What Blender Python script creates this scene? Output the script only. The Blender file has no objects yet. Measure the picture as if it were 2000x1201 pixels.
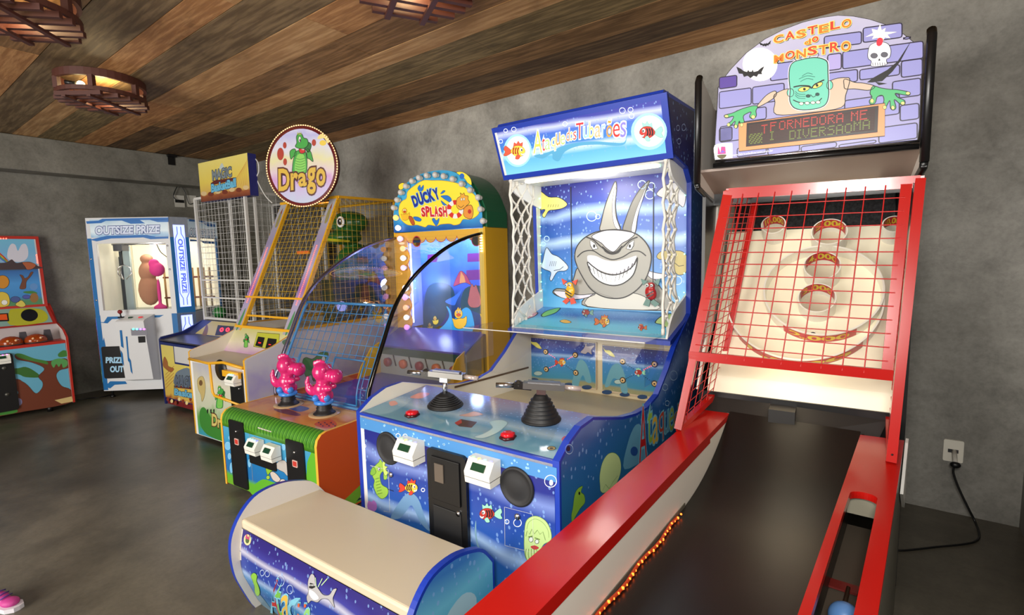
import bpy, math, random
from mathutils import Vector, Matrix
from mathutils.geometry import tessellate_polygon
random.seed(7)
S = bpy.context.scene
COL = S.collection
# ------------------------------------------------------------------ camera
FPX = 966.0
CAM = Vector((0.0, 0.0, 1.55))
def cam_basis(yaw=36.33, pitch=-5.9, roll=-1.31):
    y, p, r = map(math.radians, (yaw, pitch, roll))
    f = Vector((-math.sin(y)*math.cos(p), math.cos(y)*math.cos(p), math.sin(p)))
    rt = Vector((math.cos(y), math.sin(y), 0)); up = rt.cross(f)
    c, s = math.cos(r), math.sin(r)
    return rt*c+up*s, up*c-rt*s, f
RT, UP, FW = cam_basis()
cd = bpy.data.cameras.new('camera'); cam = bpy.data.objects.new('camera', cd); COL.objects.link(cam)
M = Matrix.Identity(4)
for i in range(3):
    M[i][0] = RT[i]; M[i][1] = UP[i]; M[i][2] = -FW[i]; M[i][3] = CAM[i]
cam.matrix_world = M
cd.sensor_width = 36; cd.lens = 36*FPX/2000; cd.clip_start = 0.02
S.camera = cam
# ------------------------------------------------------------------ world and room light
w = bpy.data.worlds.new('world'); S.world = w; w.use_nodes = True
w.node_tree.nodes['Background'].inputs[0].default_value = (0.9, 0.92, 1.0, 1)
w.node_tree.nodes['Background'].inputs[1].default_value = 0.42
def area_light(name, loc, target, size, power, color=(1, 1, 1)):
    l = bpy.data.lights.new(name, 'AREA'); l.energy = power; l.size = size; l.color = color
    o = bpy.data.objects.new(name, l); COL.objects.link(o); o.location = loc
    o.rotation_euler = (Vector(target)-Vector(loc)).to_track_quat('-Z', 'Y').to_euler(); return o
def point_light(name, loc, power, color=(1, 1, 1), r=0.03):
    l = bpy.data.lights.new(name, 'POINT'); l.energy = power; l.color = color; l.shadow_soft_size = r
    o = bpy.data.objects.new(name, l); COL.objects.link(o); o.location = loc; return o
area_light('camera_flash', (0.05, -0.3, 2.0), (-1.9, 2.6, 1.75), 0.6, 72, (1, 0.96, 0.9))
area_light('hall_daylight', (-3.0, -3.8, 1.6), (-3.6, 2.0, 1.9), 3.0, 330, (1, 0.95, 0.88))
vs = S.view_settings; vs.view_transform = 'Standard'; vs.look = 'None'; vs.exposure = 0.0; vs.gamma = 1.0; vs.use_curve_mapping = False

# ------------------------------------------------------------------ pixels to points on real planes
def ray(px, py):
    return RT*((px-1000)/FPX)+UP*((600.5-py)/FPX)+FW
class Frame:
    """a machine's own axes: x to its right, y to its back, z up"""
    def __init__(s, x, y, yaw):
        s.o = Vector((x, y, 0)); s.a = math.radians(yaw); s.c = math.cos(s.a); s.s = math.sin(s.a)
    def w2l(s, P):
        d = Vector(P)-s.o; return Vector((d.x*s.c+d.y*s.s, -d.x*s.s+d.y*s.c, d.z))
    def l2w(s, P):
        return Vector((P[0]*s.c-P[1]*s.s+s.o.x, P[0]*s.s+P[1]*s.c+s.o.y, P[2]))
    def r(s, px, py):
        d = ray(px, py); return s.w2l(CAM), Vector((d.x*s.c+d.y*s.s, -d.x*s.s+d.y*s.c, d.z))
    def at(s, px, py, x=None, y=None, z=None):
        c, d = s.r(px, py)
        k, v = (0, x) if x is not None else (1, y) if y is not None else (2, z)
        return c+d*((v-c[k])/d[k])
class Plane:
    """a flat panel in a frame: origin, u, v axes; art is laid on it in thin printed layers"""
    def __init__(s, F, O, U, V):
        s.F = F; s.O = Vector(O); s.U = Vector(U).normalized(); V = Vector(V); s.V = (V-s.U*V.dot(s.U)).normalized(); s.N = s.U.cross(s.V)
        s.org = (0.0, 0.0, 1.0)
    def px(s, x, y):
        c, d = s.F.r(s.org[0]+x/s.org[2], s.org[1]+y/s.org[2])
        P = c+d*((s.O-c).dot(s.N)/d.dot(s.N))-s.O
        return (P.dot(s.U), P.dot(s.V))
    def view(s, ox, oy, sc):
        s.org = (ox, oy, sc); return s
    def pxs(s, pts): return [s.px(*p) for p in pts]
    def scale(s, x, y, w):
        a = s.px(x, y); b = s.px(x, y+10); return w*math.hypot(a[0]-b[0], a[1]-b[1])/10
    def pt(s, u, v, layer=0): return s.O+s.U*u+s.V*v+s.N*(0.0007*layer)

# ------------------------------------------------------------------ materials
MATS = {}
def lin(c):
    return tuple(((x/255)/12.92 if x/255 <= 0.04045 else ((x/255+0.055)/1.055)**2.4) for x in c)
def new_mat(name):
    m = bpy.data.materials.new(name); m.use_nodes = True
    return m, m.node_tree.nodes, m.node_tree.links, m.node_tree.nodes['Principled BSDF']
def mat(c, rough=0.4, metal=0.0, glow=0.0, spec=0.5, coat=0.0):
    k = (tuple(c), rough, metal, glow, spec, coat)
    if k in MATS: return MATS[k]
    m, N, L, b = new_mat('paint_%02x%02x%02x' % tuple(int(v) for v in c))
    col = (*lin(c), 1)
    b.inputs['Base Color'].default_value = col; b.inputs['Roughness'].default_value = rough
    b.inputs['Metallic'].default_value = metal; b.inputs['Specular IOR Level'].default_value = spec
    b.inputs['Coat Weight'].default_value = coat; b.inputs['Coat Roughness'].default_value = 0.08
    if glow:
        b.inputs['Emission Color'].default_value = col; b.inputs['Emission Strength'].default_value = glow
    MATS[k] = m; return m
def glass(name, tint=(255, 255, 255), refl=0.09, rough=0.03, tintamt=0.0):
    m, N, L, b = new_mat(name); N.remove(b)
    t = N.new('ShaderNodeBsdfTransparent'); g = N.new('ShaderNodeBsdfGlossy'); mx = N.new('ShaderNodeMixShader')
    t.inputs[0].default_value = (*[1-tintamt*(1-v) for v in lin(tint)], 1); g.inputs['Roughness'].default_value = rough
    fr = N.new('ShaderNodeFresnel'); fr.inputs[0].default_value = 1.45
    mt = N.new('ShaderNodeMath'); mt.operation = 'MULTIPLY_ADD'; mt.inputs[1].default_value = 0.22; mt.inputs[2].default_value = refl*0.25
    L.new(fr.outputs[0], mt.inputs[0]); L.new(mt.outputs[0], mx.inputs[0]); L.new(t.outputs[0], mx.inputs[1]); L.new(g.outputs[0], mx.inputs[2])
    L.new(mx.outputs[0], N['Material Output'].inputs[0]); return m
def coords(N, L, scale=(1, 1, 1), kind='Object', rot=(0, 0, 0)):
    tc = N.new('ShaderNodeTexCoord'); mp = N.new('ShaderNodeMapping'); mp.inputs['Scale'].default_value = scale; mp.inputs['Rotation'].default_value = rot
    L.new(tc.outputs[kind], mp.inputs[0]); return mp.outputs[0]
def noise(N, L, vec, scale, detail=4, rough=0.5, dist=0.0):
    n = N.new('ShaderNodeTexNoise'); n.inputs['Scale'].default_value = scale; n.inputs['Detail'].default_value = detail
    n.inputs['Roughness'].default_value = rough; n.inputs['Distortion'].default_value = dist
    L.new(vec, n.inputs['Vector']); return n.outputs['Fac']
def ramp(N, L, fac, stops):
    r = N.new('ShaderNodeValToRGB'); e = r.color_ramp.elements
    while len(e) < len(stops): e.new(0.5)
    for el, (p, c) in zip(e, stops):
        el.position = p; el.color = (*(lin(c) if not isinstance(c, (int, float)) else (c, c, c)), 1)
    L.new(fac, r.inputs[0]); return r.outputs[0]
def mixc(N, L, fac, a, b, mode='MIX'):
    m = N.new('ShaderNodeMix'); m.data_type = 'RGBA'; m.blend_type = mode
    for s, v in ((m.inputs[0], fac), (m.inputs[6], a), (m.inputs[7], b)):
        if hasattr(v, 'is_linked'): L.new(v, s)
        elif isinstance(v, (int, float)): s.default_value = v
        else: s.default_value = (*lin(v), 1)
    return m.outputs[2]
def math_(N, L, op, a, b=0.0, c=0.0):
    m = N.new('ShaderNodeMath'); m.operation = op
    for s, v in zip(m.inputs, (a, b, c)):
        if hasattr(v, 'is_linked'): L.new(v, s)
        else: s.default_value = v
    return m.outputs[0]
def bump(N, L, b, h, strength=0.2, dist=0.02):
    bp = N.new('ShaderNodeBump'); bp.inputs['Strength'].default_value = strength; bp.inputs['Distance'].default_value = dist
    L.new(h, bp.inputs['Height']); L.new(bp.outputs[0], b.inputs['Normal'])
def concrete(name, c1, c2, c3, rough=0.75, sc=1.0, spec=0.3):
    m, N, L, b = new_mat(name); v = coords(N, L)
    n1 = noise(N, L, v, 0.9*sc, 8, 0.62, 0.6); n2 = noise(N, L, v, 4.5*sc, 8, 0.7, 0.3); n3 = noise(N, L, v, 45, 3, 0.6)
    a = ramp(N, L, n1, [(0.32, c1), (0.5, c2), (0.68, c3)])
    bb = ramp(N, L, n2, [(0.3, 0.62), (0.5, 1.0), (0.72, 1.25)])
    c = mixc(N, L, 0.75, a, bb, 'MULTIPLY')
    d = ramp(N, L, n3, [(0.3, 0.8), (0.6, 1.05)])
    c = mixc(N, L, 0.6, c, d, 'MULTIPLY')
    L.new(c, b.inputs['Base Color']); b.inputs['Roughness'].default_value = rough; b.inputs['Specular IOR Level'].default_value = spec
    bump(N, L, b, n2, 0.25, 0.01); return m
def wood(name, c1, c2, seed):
    m, N, L, b = new_mat(name); v = coords(N, L, (0.5, 6.0, 5.0)); v2 = coords(N, L, (0.9, 2.0, 1))
    n1 = noise(N, L, v, 5+seed*0.37, 7, 0.6, 0.25); n2 = noise(N, L, v2, 2.2+seed*0.21, 5, 0.6, 0.5)
    a = ramp(N, L, n1, [(0.2, tuple(x*0.88 for x in c2)), (0.45, c2), (0.6, c1), (0.8, tuple(min(255, x*1.12) for x in c1))])
    s = ramp(N, L, n2, [(0.28, 0.5), (0.45, 0.95), (0.7, 1.1)])
    c = mixc(N, L, 0.8, a, s, 'MULTIPLY')
    L.new(c, b.inputs['Base Color']); b.inputs['Roughness'].default_value = 0.62; b.inputs['Specular IOR Level'].default_value = 0.25
    bump(N, L, b, n1, 0.12, 0.004); return m
def ocean(name, lo, hi, axis=2, glow=0.0, dots=22, stops=None, rough=0.3):
    """printed under-water scene: navy at the top running to light blue, pale streaks and small drops"""
    m, N, L, b = new_mat(name)
    tc = N.new('ShaderNodeTexCoord'); sp = N.new('ShaderNodeSeparateXYZ'); L.new(tc.outputs['Object'], sp.inputs[0])
    wv = noise(N, L, coords(N, L, (1.5, 1.5, 1.5)), 1.3, 2, 0.4)
    t = math_(N, L, 'MULTIPLY_ADD', sp.outputs[axis], 1/(hi-lo), -lo/(hi-lo))
    t = math_(N, L, 'ADD', t, math_(N, L, 'MULTIPLY_ADD', wv, 0.22, -0.11))
    base = ramp(N, L, t, stops or [(0.0, (96, 178, 208)), (0.22, (38, 112, 178)), (0.42, (38, 92, 170)), (0.47, (150, 182, 222)), (0.52, (40, 84, 170)),
                             (0.68, (34, 62, 152)), (0.74, (120, 140, 205)), (0.79, (34, 42, 132)), (1.0, (28, 26, 100))])
    vo = N.new('ShaderNodeTexVoronoi'); vo.inputs['Scale'].default_value = dots*1.7; L.new(coords(N, L, (1.1, 1.1, .8)), vo.inputs['Vector'])
    n = noise(N, L, coords(N, L), dots*0.6, 2)
    thr = math_(N, L, 'MULTIPLY', n, 0.42)
    mk = math_(N, L, 'LESS_THAN', vo.outputs['Distance'], thr)
    mk = math_(N, L, 'MULTIPLY', mk, math_(N, L, 'GREATER_THAN', t, 0.25))
    mk = math_(N, L, 'MULTIPLY', mk, 0.55)
    c = mixc(N, L, mk, base, (140, 178, 232))
    L.new(c, b.inputs['Base Color']); b.inputs['Roughness'].default_value = rough
    if glow: L.new(c, b.inputs['Emission Color']); b.inputs['Emission Strength'].default_value = glow
    return m
def blend(name, lo, hi, stops, axis=2, glow=0.0, amp=0.35, sc=3.0, rough=0.35):
    """printed soft airbrush background"""
    m, N, L, b = new_mat(name)
    tc = N.new('ShaderNodeTexCoord'); sp = N.new('ShaderNodeSeparateXYZ'); L.new(tc.outputs['Object'], sp.inputs[0])
    t = math_(N, L, 'MULTIPLY_ADD', sp.outputs[axis], 1/(hi-lo), -lo/(hi-lo))
    t = math_(N, L, 'ADD', t, math_(N, L, 'MULTIPLY_ADD', noise(N, L, coords(N, L), sc, 3, 0.5, 0.4), amp, -amp/2))
    c = ramp(N, L, t, stops); L.new(c, b.inputs['Base Color']); b.inputs['Roughness'].default_value = rough
    if glow: L.new(c, b.inputs['Emission Color']); b.inputs['Emission Strength'].default_value = glow
    return m

# ------------------------------------------------------------------ mesh builder
def spline(pts, n=5, closed=True):
    out = []; m = len(pts); rng = range(m) if closed else range(m-1)
    for i in rng:
        g = (lambda k: pts[k % m]) if closed else (lambda k: pts[max(0, min(m-1, k))])
        p0, p1, p2, p3 = g(i-1), g(i), g(i+1), g(i+2)
        for j in range(n):
            t = j/n
            out.append(tuple(0.5*((2*b)+(-a+c)*t+(2*a-5*b+4*c-d)*t*t+(-a+3*b-3*c+d)*t**3) for a, b, c, d in zip(p0, p1, p2, p3)))
    if not closed: out.append(tuple(pts[-1]))
    return out
def ell(cx, cy, rx, ry=None, n=28, a0=0, rot=0):
    ry = rx if ry is None else ry; c, s = math.cos(math.radians(rot)), math.sin(math.radians(rot)); o = []
    for i in range(n):
        a = a0+2*math.pi*i/n; x, y = rx*math.cos(a), ry*math.sin(a); o.append((cx+x*c-y*s, cy+x*s+y*c))
    return o
TEXT_CACHE = {}
def text_tris(s, off=0.0, shear=0.0):
    k = (s, round(off, 4), shear)
    if k in TEXT_CACHE: return TEXT_CACHE[k]
    cu = bpy.data.curves.new('lettering', 'FONT'); cu.body = s; cu.size = 1; cu.offset = off; cu.resolution_u = 3; cu.shear = shear; cu.fill_mode = 'BOTH'
    o = bpy.data.objects.new('lettering', cu); COL.objects.link(o)
    dg = bpy.context.evaluated_depsgraph_get(); ev = o.evaluated_get(dg); me = ev.to_mesh()
    vs_ = [(v.co.x, v.co.y) for v in me.vertices]; fs = [tuple(p.vertices) for p in me.polygons]
    ev.to_mesh_clear(); bpy.data.objects.remove(o); bpy.data.curves.remove(cu)
    TEXT_CACHE[k] = (vs_, fs); return vs_, fs
class MB:
    def __init__(s): s.v = []; s.f = []; s.m = []; s.sm = []; s.mats = []
    def mi(s, m):
        if m not in s.mats: s.mats.append(m)
        return s.mats.index(m)
    def add(s, vs_, fs, m, smooth=False):
        b = len(s.v); s.v += [tuple(v) for v in vs_]; i = s.mi(m)
        for f in fs: s.f.append(tuple(b+k for k in f)); s.m.append(i); s.sm.append(smooth)
        return s
    def box(s, x0, x1, y0, y1, z0, z1, m, rot=None, c=None):
        vs_ = [Vector((x, y, z)) for z in (z0, z1) for y in (y0, y1) for x in (x0, x1)]
        if rot:
            cc = Vector(c) if c else Vector(((x0+x1)/2, (y0+y1)/2, (z0+z1)/2)); vs_ = [cc+rot@(v-cc) for v in vs_]
        return s.add(vs_, [(0, 2, 3, 1), (4, 5, 7, 6), (0, 1, 5, 4), (2, 6, 7, 3), (0, 4, 6, 2), (1, 3, 7, 5)], m)
    def rbox(s, x0, x1, y0, y1, z0, z1, m, r=0.01, ax='y'):
        """box with rounded corners in the plane across axis ax"""
        def rr(a0, a1, b0, b1):
            q = []
            for cx, cy, st in ((a1-r, b1-r, 0), (a0+r, b1-r, 90), (a0+r, b0+r, 180), (a1-r, b0+r, 270)):
                for k in range(5): t = math.radians(st+k*22.5); q.append((cx+r*math.cos(t), cy+r*math.sin(t)))
            return q
        if ax == 'y': return s.prism(rr(x0, x1, z0, z1), 'y', y0, y1, m)
        if ax == 'x': return s.prism(rr(y0, y1, z0, z1), 'x', x0, x1, m)
        return s.prism(rr(x0, x1, y0, y1), 'z', z0, z1, m)
    def prism(s, prof, ax, a0, a1, m, me=None, smooth=False):
        """prof is a closed outline in the two other axes; me is the material of the rim"""
        def P(p, a): return {'x': (a, p[0], p[1]), 'y': (p[0], a, p[1]), 'z': (p[0], p[1], a)}[ax]
        n = len(prof); tri = tessellate_polygon([[Vector((p[0], p[1], 0)) for p in prof]])
        s.add([P(p, a0) for p in prof], [tuple(t) for t in tri], m); s.add([P(p, a1) for p in prof], [tuple(t) for t in tri], m)
        s.add([P(p, a0) for p in prof]+[P(p, a1) for p in prof], [(i, (i+1) % n, n+(i+1) % n, n+i) for i in range(n)], me or m, smooth); return s
    def slab(s, pts, d, m, me=None):
        """flat polygon of 3D points given thickness by vector d"""
        d = Vector(d); n = len(pts); P = [Vector(p) for p in pts]; Q = [p+d for p in P]
        nn = Vector((0, 0, 0))
        for i in range(n): nn += P[i].cross(P[(i+1) % n])
        nn.normalize(); a = (P[1]-P[0]).normalized(); b = nn.cross(a)
        tri = tessellate_polygon([[Vector(((p-P[0]).dot(a), (p-P[0]).dot(b), 0)) for p in P]])
        s.add(P, [tuple(t) for t in tri], m); s.add(Q, [tuple(t) for t in tri], m)
        s.add(P+Q, [(i, (i+1) % n, n+(i+1) % n, n+i) for i in range(n)], me or m); return s
    def tube(s, path, r, m, n=8, closed=False, cap=True, sq=False):
        P = [Vector(p) for p in path]; k = len(P); vs_ = []; up = None
        if sq: n = 4
        for i in range(k):
            if closed: t = P[(i+1) % k]-P[i-1]
            else: t = P[min(i+1, k-1)]-P[max(i-1, 0)]
            t.normalize()
            if up is None:
                up = Vector((0, 0, 1)) if abs(t.z) < 0.9 else Vector((0, 1, 0))
            a = up-t*up.dot(t)
            if a.length < 1e-4: a = t.orthogonal()
            a.normalize(); bb = t.cross(a); up = a
            rr = r[i] if isinstance(r, (list, tuple)) else r
            for j in range(n):
                an = 2*math.pi*j/n+(math.pi/4 if sq else 0); q = rr*(1.414 if sq else 1); vs_.append(P[i]+a*q*math.cos(an)+bb*q*math.sin(an))
        fs = []
        for i in range(k if closed else k-1):
            for j in range(n):
                a0, b0 = i*n, ((i+1) % k)*n; fs.append((a0+j, a0+(j+1) % n, b0+(j+1) % n, b0+j))
        if cap and not closed: fs.append(tuple(range(n-1, -1, -1))); fs.append(tuple((k-1)*n+j for j in range(n)))
        return s.add(vs_, fs, m, not sq)
    def lathe(s, prof, m, c=(0, 0, 0), n=20, ax=(0, 0, 1)):
        """prof = [(radius, height)...] around axis ax through c"""
        A = Vector(ax).normalized(); a = A.orthogonal().normalized(); b = A.cross(a); c = Vector(c); vs_ = []
        for r, h in prof:
            for j in range(n): t = 2*math.pi*j/n; vs_.append(c+A*h+a*r*math.cos(t)+b*r*math.sin(t))
        k = len(prof); fs = [(i*n+j, i*n+(j+1) % n, (i+1)*n+(j+1) % n, (i+1)*n+j) for i in range(k-1) for j in range(n)]
        fs += [tuple(range(n-1, -1, -1)), tuple((k-1)*n+j for j in range(n))]
        return s.add(vs_, fs, m, True)
    def ball(s, c, r, m, n=12, sc=(1, 1, 1), rot=None):
        c = Vector(c); vs_ = []; k = n//2+1
        for i in range(k):
            t = math.pi*i/(k-1)
            for j in range(n):
                p = 2*math.pi*j/n; d = Vector((r*sc[0]*math.sin(t)*math.cos(p), r*sc[1]*math.sin(t)*math.sin(p), r*sc[2]*math.cos(t)))
                vs_.append(c+(rot@d if rot else d))
        return s.add(vs_, [(i*n+j, (i+1)*n+j, (i+1)*n+(j+1) % n, i*n+(j+1) % n) for i in range(k-1) for j in range(n)], m, True)
    # ---- printed art on a plane, given in the plane's current pixel view
    def uv(s, pl, pts, m, layer=1):
        if len(pts) < 3: return s
        tri = tessellate_polygon([[Vector((p[0], p[1], 0)) for p in pts]])
        return s.add([pl.pt(u, v, layer) for u, v in pts], [tuple(t) for t in tri], m)
    def fill(s, pl, pts, m, layer=1, sm=False, ol=0, olm=None, raw=False):
        q = pts if raw else pl.pxs(pts)
        if sm: q = spline(q, 4)
        s.uv(pl, q, m, layer)
        if ol:
            w_ = ol if raw else pl.scale(pts[0][0], pts[0][1], ol); s.ribbon(pl, q, w_, olm or INK, layer+0.5, True)
        return s
    def ribbon(s, pl, q, w_, m, layer, closed=False):
        n = len(q); L_, R_ = [], []
        for i in range(n):
            a = q[i-1] if (closed or i > 0) else q[i]; b = q[(i+1) % n] if (closed or i < n-1) else q[i]
            dx, dy = b[0]-a[0], b[1]-a[1]; d = math.hypot(dx, dy) or 1; nx, ny = -dy/d*w_/2, dx/d*w_/2
            L_.append(pl.pt(q[i][0]+nx, q[i][1]+ny, layer)); R_.append(pl.pt(q[i][0]-nx, q[i][1]-ny, layer))
        rng = range(n if closed else n-1)
        return s.add(L_+R_, [(i, (i+1) % n, n+(i+1) % n, n+i) for i in rng], m)
    def line(s, pl, pts, w_, m=None, layer=2, sm=False, closed=False):
        q = pl.pxs(pts)
        if sm: q = spline(q, 5, closed)
        return s.ribbon(pl, q, pl.scale(pts[0][0], pts[0][1], w_), m or INK, layer, closed)
    def text(s, pl, body, bl, br, tl, m, layer=3, off=0.0, outline=None, ooff=0.03, uvmode=False, shear=0.0, colors=None):
        """lettering whose box has the given bottom-left, bottom-right and top-left corners"""
        B, R_, T = (Vector((*p, 0)) for p in ((bl, br, tl) if uvmode else pl.pxs((bl, br, tl))))
        vs0, _ = text_tris(body, off, shear)
        x0 = min(v[0] for v in vs0); x1 = max(v[0] for v in vs0); y0 = min(v[1] for v in vs0); y1 = max(v[1] for v in vs0)
        def put(o_, mm, lay, sel=None):
            vs_, fs = text_tris(body, o_, shear); q = []
            for x, y in vs_:
                p = B+(R_-B)*((x-x0)/(x1-x0))+(T-B)*((y-y0)/(y1-y0)); q.append(pl.pt(p.x, p.y, lay))
            s.add(q, fs, mm)
        if outline: put(off+ooff, outline, layer-0.6)
        put(off, m, layer); return s
    def build(s, name, parent=None, bevel=0.0, sub=0):
        me = bpy.data.meshes.new(name); me.from_pydata(s.v, [], s.f)
        for m in s.mats: me.materials.append(m)
        me.polygons.foreach_set('material_index', s.m); me.polygons.foreach_set('use_smooth', s.sm); me.update()
        o = bpy.data.objects.new(name, me); COL.objects.link(o)
        if parent: o.parent = parent
        if bevel:
            b = o.modifiers.new('bevel', 'BEVEL'); b.width = bevel; b.segments = 2; b.limit_method = 'ANGLE'; b.angle_limit = 0.9
        return o
def empty(name, F, label, cat, group=None):
    o = bpy.data.objects.new(name, None); COL.objects.link(o); o.empty_display_size = 0.1
    o.location = F.o; o.rotation_euler = (0, 0, F.a); o['label'] = label; o['category'] = cat
    if group: o['group'] = group
    return o
def tag(o, label, cat, group=None):
    o['label'] = label; o['category'] = cat
    if group: o['group'] = group
    return o
def struct(o): o['kind'] = 'structure'; return o
def blobby(name, parts, m, parent, voxel=0.006, smooth=6):
    """one continuous moulded body out of overlapping rounded masses"""
    b = MB()
    for c, r, sc, rot in parts:
        b.ball(c, r, m, 16, sc, Matrix.Rotation(math.radians(rot[0]), 3, rot[1]) if rot else None)
    o = b.build(name, parent); r_ = o.modifiers.new('remesh', 'REMESH'); r_.mode = 'VOXEL'; r_.voxel_size = voxel; r_.use_smooth_shade = True
    s_ = o.modifiers.new('smooth', 'SMOOTH'); s_.iterations = smooth; s_.factor = 0.5; return o
INK = mat((16, 16, 20), 0.4)
WHITE = mat((236, 236, 232), 0.35); BLACK = mat((14, 14, 15), 0.4); CHROME = mat((205, 205, 208), 0.18, 1.0)
BLUE = mat((28, 58, 168), 0.3); OFFW = mat((226, 216, 196), 0.45)
RED = mat((206, 26, 18), 0.16, 0, 0, 0.6, 0.6)
def grid(mb, P00, P10, P01, P11, nu, nv, r, m, sag=None):
    """wire grid on the patch between four corners"""
    P00, P10, P01, P11 = (Vector(p) for p in (P00, P10, P01, P11))
    def q(u, v): return P00*(1-u)*(1-v)+P10*u*(1-v)+P01*(1-u)*v+P11*u*v
    for i in range(1, nu): mb.tube([q(i/nu, 0), q(i/nu, 1)], r, m, 4, cap=False)
    for j in range(1, nv): mb.tube([q(0, j/nv), q(1, j/nv)], r, m, 4, cap=False)

# ------------------------------------------------------------------ the room
XL, XR, YB, YF, ZC = -7.78, 0.70, 3.72, -4.2, 2.97
floor_m = concrete('polished_floor', (60, 56, 48), (86, 81, 70), (118, 112, 98), 0.33, 0.7, 0.45)
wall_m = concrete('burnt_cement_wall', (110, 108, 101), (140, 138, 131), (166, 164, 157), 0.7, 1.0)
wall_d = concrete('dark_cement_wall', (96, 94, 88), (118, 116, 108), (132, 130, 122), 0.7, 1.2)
struct(MB().box(XL, XR, YF, YB, -0.1, 0, floor_m).build('floor'))
struct(MB().box(XL-.1, XR+.1, YB, YB+.1, 0, ZC+.1, wall_m).build('wall_back'))
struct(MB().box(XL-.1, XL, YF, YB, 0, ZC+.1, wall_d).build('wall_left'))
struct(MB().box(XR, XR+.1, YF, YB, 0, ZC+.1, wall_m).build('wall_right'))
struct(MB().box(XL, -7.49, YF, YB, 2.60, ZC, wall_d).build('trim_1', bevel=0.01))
woods = [wood('board_pale', (200, 160, 112), (176, 134, 88), 1), wood('board_grey', (138, 116, 84), (108, 88, 62), 2), wood('board_brown', (158, 120, 80), (126, 94, 60), 3),
         wood('board_dark', (122, 96, 68), (92, 70, 50), 4), wood('board_orange', (194, 146, 96), (164, 116, 72), 5), wood('board_olive', (150, 128, 88), (116, 98, 66), 6)]
gap_m = mat((30, 22, 15), 0.9)
edges = [3.72, 3.432, 3.156, 2.899, 2.562, 2.368, 2.065, 1.771, 1.455, 1.258, .956, .69, .42, .10, -.2, -.45, -.8, -1.1, -1.35, -1.7, -2.0, -2.3, -2.65, -2.95, -3.25, -3.6, -3.9, -4.2]
plank = [[2, 4, 4], [5, 3, 3], [2, 2, 2], [3, 5, 5], [0, 0, 0], [3, 2, 2], [4, 0, 4], [5, 1, 3], [0, 4, 0], [1, 1, 3], [4, 2, 4], [1, 5, 3]]
cb = MB(); cb.box(XL, XR, YF, YB, ZC+0.012, ZC+0.1, gap_m)
for i in range(len(edges)-1):
    x = XL; seq = plank[i] if i < len(plank) else [random.randrange(6) for _ in range(3)]; k = 0
    cuts = sorted([XL+random.uniform(1.5, 3.2), XL+random.uniform(4.2, 6.4)])+[XR]
    for cx in cuts:
        h = random.uniform(0.0, 0.004)
        cb.box(x, cx-0.003, edges[i+1]+0.0035, edges[i]-0.0015, ZC+h, ZC+0.012, woods[seq[k % 3]]); x = cx; k += 1
struct(cb.build('ceiling'))

# ------------------------------------------------------------------ shark shooting game
F = Frame(-2.021, 1.441, 1.2); W = 1.138
root = empty('arcade_shooting_game', F, 'blue underwater arcade shooting cabinet with a grinning shark board and two mounted guns', 'arcade machine')
OC = ocean('ocean_print', 0.0, 0.84, glow=0.0)
OCB = ocean('ocean_back_print', 1.05, 2.1, glow=0.16, dots=20, stops=[(0.0, (120, 196, 226)), (0.2, (70, 150, 208)), (0.38, (42, 116, 190)), (0.5, (40, 96, 176)), (0.56, (170, 200, 232)), (0.61, (42, 92, 176)),
     (0.70, (44, 84, 172)), (0.75, (150, 180, 228)), (0.80, (36, 60, 150)), (0.9, (34, 40, 130)), (1.0, (34, 36, 124))])
OCH = ocean('ocean_header_print', 2.07, 2.37, glow=0.25, dots=30, stops=[(0.0, (130, 205, 232)), (0.3, (96, 178, 224)), (0.42, (200, 226, 244)), (0.5, (60, 130, 205)), (0.72, (70, 110, 205)), (0.82, (190, 200, 240)), (0.9, (48, 56, 160)), (1.0, (40, 44, 150))])
OCS = ocean('ocean_side_print', 0.1, 2.4, dots=18, stops=[(0.0, (60, 140, 180)), (0.2, (34, 100, 150)), (0.3, (40, 92, 160)), (0.35, (120, 150, 205)), (0.4, (32, 62, 146)), (0.55, (26, 44, 124)), (0.75, (30, 80, 140)), (0.85, (26, 30, 96)), (1.0, (24, 22, 84))])
OCL = ocean('ocean_shelf_print', 1.04, 1.19, glow=0.0, dots=34, stops=[(0.0, (90, 190, 205)), (0.4, (96, 180, 215)), (0.6, (50, 110, 185)), (0.8, (90, 150, 210)), (1.0, (40, 60, 150))])
OCD = ocean('ocean_deck_print', 0.0, 0.5, axis=1, dots=26, rough=0.09, stops=[(0.0, (112, 158, 176)), (0.25, (96, 144, 172)), (0.35, (156, 180, 196)), (0.5, (84, 124, 168)), (0.7, (136, 144, 176)), (1.0, (150, 128, 160))])
prof_px = [(1304, 187), (1314, 303), (1352, 322), (1363, 340)]
top = [tuple(F.at(x, y, x=W))[1:] for x, y in prof_px]
low = [(1.66, 1.17), (1.52, 1.10), (1.36, 1.01), (1.22, .90), (1.06, .80), (.90, .775), (.75, .785), (.58, .815), (.42, .86), (.28, .90), (.17, .895), (.08, .865), (.0, .815)]
side = [(2.13, 0.03), (2.13, 2.43), (1.163, 2.37), (1.285, 2.075), (1.56, 2.04), (1.64, 1.97)]+low+[(0, 0.03)]
def outline_in(prof, d):
    """shrink an outline by d"""
    n = len(prof); out = []; ar = sum(prof[i][0]*prof[(i+1) % n][1]-prof[(i+1) % n][0]*prof[i][1] for i in range(n))
    sg = 1 if ar > 0 else -1
    for i in range(n):
        p, a, b = Vector(prof[i]), Vector(prof[i-1]), Vector(prof[(i+1) % n])
        e1 = (p-a).normalized(); e2 = (b-p).normalized(); n1 = Vector((-e1.y, e1.x))*sg; n2 = Vector((-e2.y, e2.x))*sg
        k = n1+n2; k = k/max(0.35, k.length_squared/2) if k.length > 1e-5 else n1
        out.append(tuple(p+k*d))
    return out
t_ = 0.028
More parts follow.
